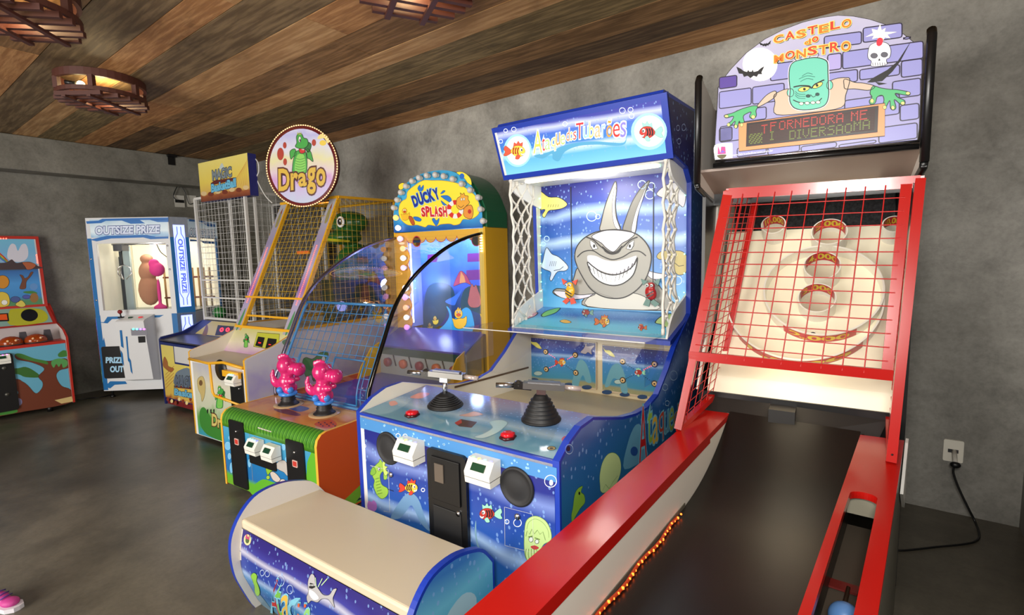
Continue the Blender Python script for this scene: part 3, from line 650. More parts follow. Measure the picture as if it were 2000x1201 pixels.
for k in range(5): fr.line(PF, [(836+k*12, 1132), (832+k*14, 1160), (840+k*12, 1186)], 2.5, G(90, 120, 50), 2, True)
fr.line(PF, [(834, 1074), (840, 1048), (852, 1064), (862, 1040), (874, 1062), (888, 1044), (900, 1064), (914, 1052), (926, 1092)], 2.2, G(90, 120, 50), 2)
fr.line(PF, [(838, 1040), (848, 1008), (878, 992), (914, 1010), (938, 1046), (942, 1080)], 1.6, G(120, 150, 80), 2, True); fr.line(PF, [(846, 1076), (866, 1072)], 4, G(90, 120, 50), 3); fr.line(PF, [(876, 1080), (900, 1088)], 4, G(90, 120, 50), 3); fr.fill(PF, [(856, 1122), (876, 1116), (896, 1128), (874, 1136)], G(180, 60, 60), 2, True)
fr.fill(PF, ell(858, 1088, 10, 12), G(210, 220, 210), 2, False, 2); fr.fill(PF, ell(886, 1098, 9, 10), G(210, 220, 210), 2, False, 2)
fr.fill(PF, [(90, 930), (96, 908), (110, 912), (120, 905), (134, 922), (132, 950), (112, 958), (96, 950)], G(170, 110, 190), 1, True)
fr.fill(PF, [(600, 1000), (604, 1080), (625, 1150), (650, 1190), (636, 1190), (606, 1120), (594, 1050)], G(120, 160, 180), .9, True)
for bx, by, br in ((235, 602, 10), (268, 604, 10), (76, 650, 8), (950, 815, 28), (745, 1005, 10), (795, 1010, 18), (352, 856, 8)):
    fr.line(PF, ell(bx, by, br), 3.5, G(236, 242, 250), 2, closed=True)
fr.fill(PF, ell(953, 822, 9, 14), G(236, 242, 250), 2)
for d in (((105, 742), (190, 762), (196, 960), (168, 955)), ((734, 936), (866, 970), (870, 1150), (736, 1116))):
    fr.line(PF, list(d)[::1], 2.2, G(206, 206, 200), 2, closed=(d[0][0] > 500))
fr.build('front_panel', root)
for p in ((203, 784), (796, 980)):
    u, v = PF.px(*p); MB().lathe([(.013, 0), (.013, .006), (.007, .009)], CHROME, (u, -.002, v), 16, (0, -1, 0)).build('lock', root)
for p in ((190, 660), (793, 840)):
    u, v = PF.px(*p); sk = MB().lathe([(.078, 0), (.078, .006), (.070, .010), (.066, .006), (.05, .005), (.03, .008), (.012, .010)], mat((30, 30, 32), .6), (u, -.002, v), 36, (0, -1, 0)); sk.build('speaker_grille', root)
q = PF.pxs([(380, 660), (570, 700), (578, 1140)]); x0, x1, z1 = q[0][0], q[1][0]-.01, (q[0][1]+q[1][1])/2+.005
cdm = mat((17, 17, 18), .35); cdo = MB().rbox(x0, x1, -.018, 0, .06, z1, cdm, .022); cdo.box(x0+.03, x1-.03, -.026, -.018, z1-.22, z1-.03, cdm); cdo.box(x0+.03, x1-.03, -.022, -.018, .10, z1-.25, mat((24, 24, 25), .5))
cb_ = cdo.build('coin_door', root, .003)
MB().box(x0+.055, x0+.105, -.031, -.024, z1-.135, z1-.055, mat((120, 110, 100), .3, .5)).build('coin_slot', cb_)
MB().lathe([(.011, 0), (.011, .008)], CHROME, (x1-.045, -.018, z1-.25), 14, (0, -1, 0)).build('lock', cb_)
def card_reader(F_, root_, px, py, y0, w_, h_, d_=.07, lamps=((120, 255, 120), (200, 240, 90), (120, 200, 255), (120, 120, 255))):
    c = F_.at(px, py, y=y0-d_*.5); b = MB(); wh = mat((226, 224, 214), .35, 0, .12)
    pr = [(y0, c.z-h_/2), (y0-d_, c.z-h_/2), (y0-d_-.006, c.z), (y0-d_*.62, c.z+h_/2), (y0, c.z+h_/2)]
    b.prism(pr, 'x', c.x-w_/2, c.x+w_/2, wh); b.box(c.x-w_/2-.001, c.x+w_/2+.001, y0-d_-.004, y0, c.z-h_*.24, c.z-h_*.20, mat((110, 108, 104), .5))
    o = b.build('card_reader', root_, .015)
    n_ = Vector((0, -h_/2, d_*.38)).normalized(); mid = Vector((c.x, (y0-d_-.006+y0-d_*.62)/2, c.z+h_*.25))
    MB().slab([mid+Vector((-w_*.26, -.012, -.014)), mid+Vector((w_*.26, -.012, -.014)), mid+Vector((w_*.26, .006, .010)), mid+Vector((-w_*.26, .006, .010))], n_*.004, mat((24, 60, 40), .2, 0, .3)).build('display', o)
    for k, lc in enumerate(lamps):
        MB().ball((c.x+w_*(-.34+.23*k), y0-d_*.55, c.z+h_*.44), .0095, mat(lc, .3, 0, 3.0), 8).build('status_lamp', o)
    return o
card_reader(F, root, 799, 880, 0, .125, .095); card_reader(F, root, 943, 919, 0, .125, .095)

# ------------------------------------------------------------------ bench in front of it
FB = Frame(-2.19, .945, 2.0); WB = 1.04; ZS = .42
br = empty('player_bench', FB, 'low cream seat bench with blue edged rounded ends standing before the shark cabinet', 'bench')
pe = [(.03, .0), (.014, .03), (-.02, .12), (-.045, .2), (-.054, .3), (-.04, .385), (.01, .465), (.083, .515), (.195, .52), (.30, .490), (.36, .455), (.415, .385), (.415, .0)]
pes = [pe[0]]+spline(pe[1:12], 4, False)+[pe[12]]
pin = outline_in(pes, .012)
ew = mat((222, 216, 208), .45); em = MB().prism(pes, 'x', -.024, 0, ew, BLUE)
em.build('end_panel', br)
em = MB().prism(pes, 'x', WB, WB+.024, BLUE, BLUE); PE = Plane(FB, (WB+.0245, 0, 0), (0, 1, 0), (0, 0, 1))
em.uv(PE, pin, ocean('bench_end_print', 0, .5, dots=20, stops=[(0, (30, 90, 150)), (.5, (70, 160, 200)), (.8, (110, 190, 220)), (1, (60, 120, 190))]), .3)
em.uv(PE, spline([(.02, .1), (.10, .30), (.22, .36), (.30, .30), (.26, .2), (.15, .14), (.08, .05)], 4), G(170, 206, 220), 1); em.uv(PE, spline([(.12, .16), (.2, .28), (.28, .24), (.2, .2)], 4), G(40, 120, 180), 1.5)
em.build('end_panel', br)
st = MB(); st.prism([(.0, ZS), (.005, ZS+.012), (.39, ZS-.012), (.39, ZS-.035), (.0, ZS-.028)], 'x', 0, WB, mat((214, 200, 172), .42), None); st.build('seat', br, .006)
FRN = ocean('bench_front_print', 0.0, .40, dots=26, stops=[(0.0, (90, 150, 180)), (0.25, (34, 90, 160)), (0.42, (60, 130, 190)), (0.5, (150, 176, 214)), (0.56, (44, 70, 160)), (0.70, (40, 60, 150)), (0.76, (190, 190, 210)), (0.81, (60, 60, 150)), (0.9, (44, 34, 120)), (1.0, (38, 28, 110))])
# the front sheet is curved in plan of the end panels but set back from their rims
fp = [(p[0]+.03, p[1]) for p in spline([(.03, 0), (.014, .03), (-.02, .12), (-.045, .2), (-.048, .3), (-.03, .392)], 3, False)]
ft = MB(); n_ = len(fp)
ft.add([(x, y, z) for x in (0, WB) for y, z in fp], [(i, i+1, n_+i+1, n_+i) for i in range(n_-1)], FRN, True)
class Curved(Plane):
    def px(s, x, y):
        c, d = s.F.r(s.org[0]+x/s.org[2], s.org[1]+y/s.org[2]); yy = -.015
        for _ in range(8):
            P = c+d*((yy-c.y)/d.y); yy = s.yz(P.z)
        return (P.x, P.z)
    def yz(s, z):
        for i in range(len(fp)-1):
            if fp[i][1] <= z <= fp[i+1][1]: t = (z-fp[i][1])/(fp[i+1][1]-fp[i][1]); return fp[i][0]*(1-t)+fp[i+1][0]*t
        return fp[0][0] if z < fp[0][1] else fp[-1][0]
    def pt(s, u, v, layer=0): return Vector((u, s.yz(v)-.0008*layer-.0006, v))
PC = Curved(FB, (0, 0, 0), (1, 0, 0), (0, 0, 1)).view(440, 1000, 5.975)
ft.uv(PC, PC.pxs([(212, 205), (196, 300), (186, 420), (190, 560), (160, 560), (150, 400), (160, 150)]), ew, .6)
ft.fill(PC, ell(262, 322, 42, 64), G(220, 206, 150), 1); ft.fill(PC, ell(262, 326, 22, 36), G(70, 90, 50), 2); ft.fill(PC, [(240, 300), (255, 250), (270, 300), (290, 260), (285, 320)], G(190, 60, 110), 3)
gs = G(176, 174, 176)
ft.fill(PC, [(970, 860), (975, 790), (1000, 730), (1025, 718), (1050, 750), (1060, 830), (1100, 900), (1150, 960), (1220, 960), (1262, 900), (1306, 890), (1282, 950), (1262, 1010), (1280, 1110), (1236, 1050), (1200, 1010), (1130, 1010), (1080, 1050), (1010, 1030), (975, 1060), (955, 990), (975, 930)], gs, 2, True, 4)
ft.fill(PC, [(985, 850), (1000, 820), (1050, 840), (1060, 870), (1020, 890), (985, 880)], INK, 3); 
for k in range(4): ft.fill(PC, [(985+k*18, 838), (1000+k*18, 840), (994+k*18, 862)], WHITE, 4)
ft.fill(PC, [(990, 900), (1050, 930), (1100, 1000), (1040, 1020), (990, 960)], G(226, 226, 230), 3, True)
for a in ((1070, 880, 1060, 760), (1090, 870, 1140, 770), (1130, 850, 1200, 770)): ft.line(PC, [a[:2], a[2:]], 12, G(186, 220, 170), 3)
ft.fill(PC, [(305, 740), (340, 706), (376, 740), (370, 800), (400, 880), (408, 950), (380, 976), (350, 930), (345, 860), (325, 800)], G(140, 196, 70), 2, True, 3, G(60, 100, 30))
ft.fill(PC, [(300, 1190), (320, 1000), (360, 940), (440, 1000), (560, 1190)], G(100, 130, 150), .8, True)
for ch, x0, y0, x1, y1, c_ in (('A', 545, 1180, 650, 790, (190, 44, 46)), ('t', 625, 1190, 680, 850, (120, 190, 80)), ('a', 680, 1230, 760, 960, (236, 190, 80)), ('q', 770, 1330, 850, 1010, (130, 200, 225)), ('u', 865, 1330, 940, 1060, (236, 110, 60)), ('e', 945, 1370, 1010, 1110, (150, 210, 120))):
    ft.text(PC, ch, (x0, y0), (x1, y0+26), (x0-10, y1), mat(c_, .35), 4, 0.0, G(130, 200, 226), .025)
for bx, by, br_2 in ((436, 706, 24), (496, 716, 26), (650, 800, 44), (760, 900, 36)): ft.line(PC, ell(bx, by, br_2, br_2*1.4), 7, G(190, 210, 240), 2, closed=True)
ft.build('front_sheet', br)
MB().box(0, WB, .37, .385, 0, ZS-.03, ew).build('rear_sheet', br)

# ------------------------------------------------------------------ ball rolling alley with the monster sign
F = Frame(-.74, 2.52, 3.0); WC = .88
root = empty('skee_ball_alley', F, 'tall ball rolling alley with red rails, red wire cage and an arched purple monster sign', 'arcade machine')
def LW(x, y, z): return F.w2l((x, y, z))
REDM = mat((176, 20, 14), .22, 0, 0, .5, .2); BLKM = mat((16, 16, 17), .32); CREAM = mat((226, 214, 182), .5); SIDEW = mat((222, 216, 204), .5)
# world lines of the rails (they rise gently to the back)
def rail_line(A, B, y): t = (y-A[1])/(B[1]-A[1]); return Vector([A[i]+(B[i]-A[i])*t for i in range(3)])
LO = ((-.833, .896, .617), (-.69, 2.569, .743)); LI = ((-.673, .987, .624), (-.558, 2.579, .743))
RI = ((-.119, 1.328, .65), (-.022, 2.569, .743)); RO = ((.041, 1.426, .657), (.129, 2.584, .744))
Y0 = .28
def pt(Lx, y, dz=0.0, dx=0.0): p = rail_line(*Lx, y); return LW(p.x+dx, y, p.z+dz)
lr = MB(); lr.slab([pt(LO, Y0), pt(LI, Y0), pt(LI, 2.579), pt(LO, 2.569)], (0, 0, -.028), REDM)
lr.slab([pt(LI, Y0, -.028), pt(LI, 2.30, -.028), pt(LI, 2.30, -.046), pt(LI, Y0, -.046)], (-.012, 0, 0), REDM); lr.build('left_rail', root, .003)
def zl(y):  # lane surface below the rail tops: flat, then curving up to the jump
    b = -.205; 
    if y > 1.95: b += .215*min(1, (y-1.95)/.63)**2.2
    return b
ys = [Y0+(1.95-Y0)*k/6 for k in range(6)]+[1.95+.63*k/12 for k in range(13)]
def side_wall(name, Lx, dx0, dx1, m, base=True):
    b = MB(); P = [pt(Lx, y, -.02) for y in (Y0, 2.56)]+[pt(Lx, y, zl(y)-.01) for y in reversed(ys)]
    b.slab([p+Vector((dx0, 0, 0)) for p in P], (dx1-dx0, 0, 0), m); return b.build(name, root)
side_wall('left_inner_wall', LI, -.012, -.002, SIDEW)
side_wall('right_inner_wall', RI, .004, .016, BLKM)
lane = MB(); lm, LN_, LL_, lb = new_mat('rubber_lane'); lv = noise(LN_, LL_, coords(LN_, LL_), 6, 6, .6)
LL_.new(ramp(LN_, LL_, lv, [(.3, (10, 8, 7)), (.6, (17, 14, 11)), (.8, (22, 18, 14))]), lb.inputs['Base Color']); lb.inputs['Roughness'].default_value = .34; lb.inputs['Specular IOR Level'].default_value = .5; bump(LN_, LL_, lb, noise(LN_, LL_, coords(LN_, LL_), 220, 2), .1, .001)
n_ = len(ys); vv = [pt(LI, y, zl(y)) for y in ys]+[pt(RI, y, zl(y)) for y in ys]
lane.add(vv, [(i, i+1, n_+i+1, n_+i) for i in range(n_-1)], lm, True)
lane.add([v+Vector((0, 0, -.02)) for v in vv], [(i, i+1, n_+i+1, n_+i) for i in range(n_-1)], lm); lane.build('lane', root)
# cabinet sides below the rails down to the floor
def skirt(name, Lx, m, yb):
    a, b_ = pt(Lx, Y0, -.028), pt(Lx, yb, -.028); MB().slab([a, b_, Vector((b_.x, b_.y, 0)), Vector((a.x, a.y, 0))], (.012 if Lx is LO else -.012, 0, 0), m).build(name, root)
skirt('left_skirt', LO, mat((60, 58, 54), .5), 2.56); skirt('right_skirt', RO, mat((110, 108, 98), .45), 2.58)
# rope light beneath the left inner wall
rl = MB(); gm_ = mat((70, 62, 52), .5); am = mat((255, 96, 30), .3, 0, 6.0); rp = mat((150, 50, 20), .25, 0, .6)
rl.slab([pt(LI, Y0, -.188, -.001), pt(LI, 2.0, -.188, -.001), pt(LI, 2.0, -.206, -.001), pt(LI, Y0, -.206, -.001)], (.003, 0, 0), mat((92, 88, 76), .5))
pp = [pt(LI, y, -.196, .012+.005*math.sin(y*23)) for y in [.3+.055*k for k in range(30)]]; rl.tube(pp, .006, rp, 8)
for k in range(62):
    y = .32+.0262*k; rl.ball(pt(LI, y, -.194+.003*math.sin(k*2.3), .016+.005*math.sin(y*23)), .0045 if k % 3 else .006, am, 6)
rl.build('rope_light', root)
# right rail with the long ball return opening
rr = MB()
def rp_(u, y, dz=0.0):
    a = rail_line(*RI, y); b_ = rail_line(*RO, y); return LW(a.x+(b_.x-a.x)*u, y, a.z+(b_.z-a.z)*u+dz)
u0, u1, ya = .17, .70, 1.93
arc = [(u0+(u1-u0)*(.5-.5*math.cos(math.pi*k/12)), ya+.085+.03*math.sin(math.pi*k/12)) for k in range(13)]
arc[0] = (u0, ya); arc[-1] = (u1, ya-.02)
rr.slab([rp_(0, Y0), rp_(u0, Y0)]+[rp_(u, y) for u, y in arc]+[rp_(u1, Y0), rp_(1, Y0), rp_(1, 2.584), rp_(0, 2.569)], (0, 0, -.025), REDM)
rr.build('right_rail', root, .002)
tr = MB(); tw = mat((96, 92, 84), .6)
tr.slab([rp_(.05, Y0, -.16), rp_(.9, Y0, -.16), rp_(.9, 2.1, -.16), rp_(.05, 2.1, -.16)], (0, 0, -.02), mat((70, 62, 52), .6))
tr.slab([rp_(.90, Y0, -.03), rp_(.90, 2.2, -.03), rp_(.90, 2.2, -.17), rp_(.90, Y0, -.17)], (-.01, 0, 0), tw); tr.slab([rp_(.05, 2.07, -.03), rp_(.9, 2.07, -.03), rp_(.9, 2.07, -.1), rp_(.05, 2.07, -.1)], (0, .01, 0), mat((150, 146, 128), .5))
for u in (.42, .62): tr.tube([rp_(u, Y0, -.150), rp_(u, 1.72, -.150)], .006, mat((110, 98, 80), .4), 8)
tr.slab([rp_(.05, 1.74, -.155), rp_(.9, 1.74, -.155), rp_(.9, 1.70, -.155), rp_(.05, 1.70, -.155)], (0, 0, .006), mat((96, 26, 22), .4)); tr.build('ball_return_tray', root)
bz = Frame(0, 0, 0).at(1650, 1206, z=.549); wb = Vector(bz)
ball = MB().ball((0, 0, 0), .040, mat((88, 132, 190), .35), 24).build('rolling_ball'); ball.location = wb; tag(ball, 'blue ball resting in the return tray of the red railed alley', 'ball')
# header: side boards, sign shelf and underside
sb = MB()
ux = [(-.02, 1.86), (-.02, 2.35), (.02, 2.375), (.22, 2.33), (.30, 2.30), (.95, 2.30), (.95, 1.80), (.30, 1.83)]
for x0, x1, nm in ((.018, .034, 'left_side_board'), (WC-.012, WC+.005, 'right_side_board')):
    b = MB().prism(ux, 'x', x0, x1, mat((226, 222, 216), .45), BLKM); b.tube([(x0+.008, -.02, 1.88), (x0+.008, -.022, 2.35), (x0+.008, .0, 2.375)], .016, BLKM, 10)
    b.tube([(x0+.008, -.02, 1.88), (x0+.008, .0, 1.86), (x0+.008, .3, 1.82)], .014, BLKM, 10)
    b.prism([(.14, 0.02), (.14, 1.86), (.98, 1.86), (.98, .02)], 'x', x0, x1, BLKM, BLKM) ; b.build(nm, root)
MB().box(0, WC, .96, .98, .02, 2.3, BLKM).build('back_panel', root)
un = MB(); ub = mat((148, 132, 122), .5); un.slab([(.012, .02, 1.935), (WC-.012, .02, 1.935), (WC-.012, .34, 1.86), (.012, .34, 1.86)], (0, 0, .012), ub); un.box(.012, WC-.012, .34, .355, 1.80, 2.3, BLKM); un.build('header_underside', root)
SX0, SX1 = .088, .872; PSG = Plane(F, (0, -.012, 0), (1, 0, 0), (0, 0, 1)).view(1350, 20, 3.002)
tbm = MB(); a, b_ = PSG.px(132, 912), PSG.px(1335, 800)
tbm.tube([(a[0], -.02, a[1]), (b_[0], -.02, b_[1])], .011, BLKM, 12); tbm.tube([(a[0]+.01, -.022, a[1]+.02), (b_[0], -.022, b_[1]+.02)], .006, CHROME, 8); tbm.build('sign_trim', root)
ar = [(132, 870), (150, 885), (200, 890), (700, 838), (1300, 775), (1328, 765), (1338, 700), (1345, 560), (1352, 400), (1362, 245), (1330, 205), (1250, 140), (1150, 85), (1050, 52), (950, 33), (860, 28), (760, 42), (650, 70), (540, 112), (430, 168), (320, 250), (230, 345), (180, 410), (155, 455), (150, 560), (140, 720)]
q = PSG.pxs(ar); sg = MB(); sg.prism(q, 'y', -.011, .01, BLKM, BLKM)
g5 = .06
PUR, MOR, PURD, SKY = G(146, 146, 204, g5), G(40, 34, 56, g5), G(86, 66, 150, g5), G(206, 204, 226, g5)
q2 = PSG.pxs([(c[0]+(745-c[0])*.008, c[1]+(460-c[1])*.008) for c in ar]); sg.uv(PSG, q2, blend('sign_mist_print', 1.96, 2.5, [(0, (158, 156, 204)), (.4, (156, 154, 200)), (1, (192, 190, 212))], glow=.04), .6)
# the brick courses follow the slope of the panel in the photograph's perspective
def brick(x0, y0, x1, y1, m=PUR, sl=-.135):
    c = [(x0, y0), (x1, y0+sl*(x1-x0)), (x1, y1+sl*(x1-x0)), (x0, y1)]
    qq = PSG.pxs(c); cx = sum(p[0] for p in qq)/4; cy = sum(p[1] for p in qq)/4; rr_ = .008; o = []
    for i in range(4):
        p, a_, b2 = Vector(qq[i]), Vector(qq[i-1]), Vector(qq[(i+1) % 4])
        for t in (.0, .5, 1.0):
            d1 = (a_-p).normalized()*rr_; d2 = (b2-p).normalized()*rr_; w1 = (1-t)**2; w2 = t*t; o.append(tuple(p+d1*w1+d2*w2))
    sg.uv(PSG, o, m, 1.4); sg.ribbon(PSG, o, .0042, MOR, 1.8, True)
sgl = [(165, 395, 268, 462, PURD), (165, 480, 352, 578, PUR), (360, 452, 545, 552, PUR), (165, 694, 240, 770, PUR), (170, 684, 440, 775, PUR), (262, 590, 440, 660, PUR), (465, 318, 660, 415, PUR), (780, 155, 998, 225, PUR), (1008, 105, 1236, 190, PUR), (888, 245, 1360, 345, PUR), (800, 262, 880, 355, G(170, 160, 214, g5)),
       (800, 370, 975, 440, PUR), (988, 350, 1222, 410, PUR), (1232, 300, 1355, 395, PUR), (1180, 420, 1345, 520, PUR), (1225, 560, 1335, 650, PUR), (900, 530, 1220, 650, PUR), (1100, 690, 1325, 780, PUR), (865, 790, 1085, 806, PUR), (645, 800, 852, 830, PUR), (270, 810, 440, 860, PUR), (450, 800, 635, 850, PUR), (1245, 160, 1285, 172, PUR)]
for x0, y0, x1, y1, m_ in sgl: brick(x0, y0, x1, y1, m_)
sg.fill(PSG, [(138, 792), (228, 778), (242, 790), (242, 868), (230, 880), (150, 878), (140, 868)], G(236, 236, 244, g5), 1.9, True)
sg.fill(PSG, [(155, 850), (204, 846), (200, 862), (180, 872), (160, 864)], G(90, 80, 40, g5), 2.2, True); sg.fill(PSG, [(155, 845), (158, 795), (172, 835), (176, 800), (200, 800), (204, 842)], G(206, 60, 140, g5), 2.2); sg.fill(PSG, [(172, 838), (182, 820), (200, 832)], G(120, 90, 210, g5), 2.5)
sg.fill(PSG, ell(404, 318, 102, 98), G(250, 250, 250, .25), 2.2)
def bat(cx, cy, s, r):
    c_, s_ = math.cos(r), math.sin(r); P = [(-90, -40), (-60, -25), (-44, -12), (-22, -6), (-14, -20), (-8, -8), (8, -8), (14, -22), (20, -6), (46, -12), (66, -30), (88, -42), (70, -4), (74, 8), (50, 8), (40, 26), (20, 18), (0, 34), (-20, 18), (-42, 26), (-50, 6), (-74, 4)]
    sg.fill(PSG, [(cx+(x*c_-y*s_)*s, cy+(x*s_+y*c_)*s) for x, y in P], INK, 3)
bat(348, 368, .92, .0); bat(436, 200, .40, -.15)
ORN, YLO, RDT = G(232, 120, 40, g5), G(250, 226, 120, g5), G(204, 66, 44, g5)
def word(s_, pts, h0, h1, lay=4):
    n = len(s_)
    for k, ch in enumerate(s_):
        t0, t1 = k/n, (k+.86)/n
        def L_(t, hh): x = pts[0][0]+(pts[1][0]-pts[0][0])*t; y = pts[0][1]+(pts[1][1]-pts[0][1])*t+pts[2]*math.sin(math.pi*t)-hh; return (x, y)
        hh = h0+(h1-h0)*t0; dy = 3*(-1)**k
        a0, a1, a2 = L_(t0, -dy), L_(t1, -dy), L_(t0, hh-dy)
        sg.text(PSG, ch, (a0[0]+4, a0[1]+4), (a1[0]+4, a1[1]+4), (a2[0]+4, a2[1]+4), INK, lay-.3, .05)
        sg.text(PSG, ch, a0, a1, a2, RDT if k % 2 else ORN, lay+1.2, 0.025, YLO, .05)
word('CASTELO', ((484, 196), (948, 92), 0), 46, 50); word('do', ((664, 204), (752, 186), 0), 32, 34); word('MONSTRO', ((486, 310), (944, 234), -6), 46, 60)
# candle skull
sg.fill(PSG, [(1108, 82), (1116, 118), (1140, 104), (1134, 128), (1206, 128), (1150, 144), (1168, 166), (1136, 160), (1112, 200), (1092, 162), (1060, 170), (1072, 148), (1020, 158), (1066, 134), (1058, 110), (1092, 118)], G(248, 244, 214, .25), 2.4)
sg.fill(PSG, [(1036, 250), (1050, 206), (1100, 186), (1150, 196), (1170, 232), (1164, 276), (1144, 290), (1142, 322), (1058, 330), (1056, 300), (1038, 284)], G(240, 240, 246, .15), 3, True, 3)
sg.fill(PSG, ell(1072, 268, 20, 15), G(90, 90, 100, .2), 4, True, 2); sg.fill(PSG, ell(1132, 262, 20, 15), G(90, 90, 100, .2), 4, True, 2); sg.fill(PSG, [(1096, 298), (1102, 282), (1110, 296)], INK, 4)
for k in range(6): sg.line(PSG, [(1064+k*14, 308), (1066+k*14, 326)], 2.5, INK, 4)
sg.fill(PSG, [(1086, 200), (1092, 170), (1108, 162), (1124, 172), (1118, 200), (1100, 212)], G(210, 44, 60, .5), 4, True)
sg.fill(PSG, [(1292, 176), (1210, 300), (1150, 350), (1060, 400), (1030, 424), (1060, 424), (1120, 416), (1180, 360), (1226, 300)], INK, 2); sg.fill(PSG, [(1078, 420), (1150, 430), (1100, 440)], INK, 2.2)
# friendly green monster with raised arms (plain stand-in)
SKT, TEE, HND, NAIL = G(110, 200, 176, g5), G(206, 182, 160, g5), G(78, 178, 116, g5), G(222, 226, 130, g5)
OL = G(245, 245, 250, g5)
bodyp = [(500, 612), (492, 540), (488, 496), (560, 462), (620, 470), (760, 440), (840, 404), (905, 396), (930, 410), (905, 500), (880, 570), (700, 600)]
sg.fill(PSG, bodyp, TEE, 2.6, True, 4); 
sg.fill(PSG, [(390, 556), (440, 500), (490, 474), (500, 496), (470, 526), (400, 566), (384, 566)], TEE, 2.6, True, 4)
sg.fill(PSG, [(900, 404), (960, 424), (1010, 428), (1074, 444), (1064, 462), (1030, 470), (960, 462), (905, 462), (896, 440)], TEE, 2.8, True, 4)
def hand(pts, nails):
    sg.fill(PSG, pts, HND, 3.2, True, 4)
    for x, y, r1, r2 in nails: sg.fill(PSG, ell(x, y, r1, r2), NAIL, 4, False, 2)
hand([(372, 560), (340, 566), (290, 582), (240, 604), (196, 616), (206, 632), (248, 622), (236, 650), (212, 668), (228, 680), (258, 650), (252, 684), (270, 690), (282, 650), (290, 672), (304, 682), (312, 660), (306, 622), (330, 604), (352, 598), (342, 624), (362, 638), (382, 620), (380, 590), (390, 566)], [(208, 622, 12, 8), (220, 672, 9, 10), (262, 682, 9, 11), (296, 672, 9, 12), (364, 626, 12, 11)])
hand([(1066, 446), (1110, 456), (1160, 464), (1200, 466), (1250, 474), (1282, 484), (1276, 500), (1240, 496), (1196, 488), (1212, 512), (1250, 530), (1250, 554), (1226, 552), (1190, 524), (1200, 570), (1186, 586), (1168, 574), (1164, 530), (1146, 560), (1132, 586), (1116, 574), (1130, 530), (1120, 500), (1090, 510), (1078, 544), (1052, 552), (1044, 532), (1060, 510), (1048, 486)], [(1270, 488, 13, 9), (1240, 546, 12, 10), (1182, 572, 10, 12), (1134, 570, 11, 12), (1060, 532, 11, 13)])
head = [(578, 340), (600, 306), (650, 290), (720, 278), (770, 286), (798, 306), (802, 360), (804, 430), (806, 500), (790, 550), (750, 574), (690, 584), (640, 584), (600, 570), (578, 530), (580, 470), (574, 400)]
sg.fill(PSG, ell(582, 484, 20, 24), SKT, 3.3, False, 3); sg.fill(PSG, ell(812, 440, 18, 26), SKT, 3.3, False, 3)
sg.ribbon(PSG, spline(PSG.pxs(head), 4), .0085, OL, 3.35, True); sg.fill(PSG, head, SKT, 3.6, True, 5)
for x in (620, 656, 706, 752): sg.line(PSG, [(x, 300), (x-14, 282), (x-4, 262), (x-18, 246)], 3, INK, 3.5, True)
sg.fill(PSG, [(628, 468), (650, 452), (692, 452), (686, 468), (662, 478), (640, 478)], G(236, 226, 110, g5), 5, True, 3); sg.fill(PSG, [(710, 452), (730, 430), (768, 424), (764, 442), (744, 454), (722, 460)], G(236, 226, 110, g5), 5, True, 3)
sg.fill(PSG, ell(664, 464, 8, 8), INK, 6); sg.fill(PSG, ell(738, 442, 8, 8), INK, 6)
sg.line(PSG, [(600, 452), (640, 444), (690, 446), (706, 458), (720, 440), (760, 418), (780, 410)], 7, INK, 6, True)
for dy, a_, b2 in ((0, 640, 716), (-16, 632, 726), (-32, 650, 712)): sg.line(PSG, [(a_, 420+dy), ((a_+b2)/2, 402+dy), (b2, 408+dy)], 3, G(40, 110, 96), 5, True)
for dy in (0, 12, 24): sg.line(PSG, [(610, 476+dy), (630, 492+dy), (670, 494+dy)], 3, G(40, 110, 96), 5, True)
sg.fill(PSG, ell(686, 504, 14, 10), G(30, 70, 66), 5); sg.fill(PSG, ell(740, 494, 13, 10), G(30, 70, 66), 5); sg.line(PSG, [(700, 496), (716, 510), (732, 500)], 3, INK, 5, True)
sg.line(PSG, [(598, 526), (630, 540), (690, 544), (740, 538), (766, 516)], 5, INK, 5, True)
for x in (646, 680, 714, 744): sg.fill(PSG, ell(x, 546-(x-680)*.08, 13, 9), G(236, 236, 214, g5), 6, False, 2)
# orange framed LED message board
sg.fill(PSG, [(278, 664), (1136, 545), (1134, 738), (280, 828)], G(236, 150, 96, g5), 3.8, False, 4)
sg.fill(PSG, [(326, 664), (1098, 562), (1092, 715), (322, 800)], G(34, 24, 24), 4.4, False, 3)
rows, nc = 13, 92; rd, gr_, dm = mat((190, 50, 40), .4, 0, .3), mat((110, 124, 40), .4, 0, .2), mat((70, 40, 34), .5)
FONT = {'F': '11111 10000 11110 10000 10000 10000', 'O': '01110 10001 10001 10001 10001 01110', 'N': '10001 11001 10101 10011 10001 10001', 'T': '11111 00100 00100 00100 00100 00100', 'E': '11111 10000 11110 10000 10000 11111', 'D': '11110 10001 10001 10001 10001 11110', 'I': '111 010 010 010 010 111',
        'V': '10001 10001 10001 10001 01010 00100', 'R': '11110 10001 11110 10100 10010 10001', 'S': '01111 10000 01110 00001 00001 11110', 'A': '01110 10001 10001 11111 10001 10001', 'M': '10001 11011 10101 10001 10001 10001', 'U': '10001 10001 10001 10001 10001 01110', '.': '0 0 0 0 0 1', ' ': '00 00 00 00 00 00'}
def led_cells(s_, c0, r0):
    out = set(); c = c0
    for ch in s_:
        g = FONT[ch].split()
        for r_, line_ in enumerate(g):
            for k, v in enumerate(line_):
                if v == '1': out.add((c+k, r0+r_))
        c += len(g[0])+1
    return out
upc = led_cells('F', 17, 0) | led_cells('T', 10, 1) | led_cells('ORNEDORA', 24, 0) | led_cells('ME', 76, 0); loc = led_cells('I', 17, 6) | led_cells('DIVERSAO', 32, 7) | led_cells('MA', 78, 6)
quad = [(340, 674), (1078, 576), (1074, 704), (338, 788)]
qq = PSG.pxs(quad)
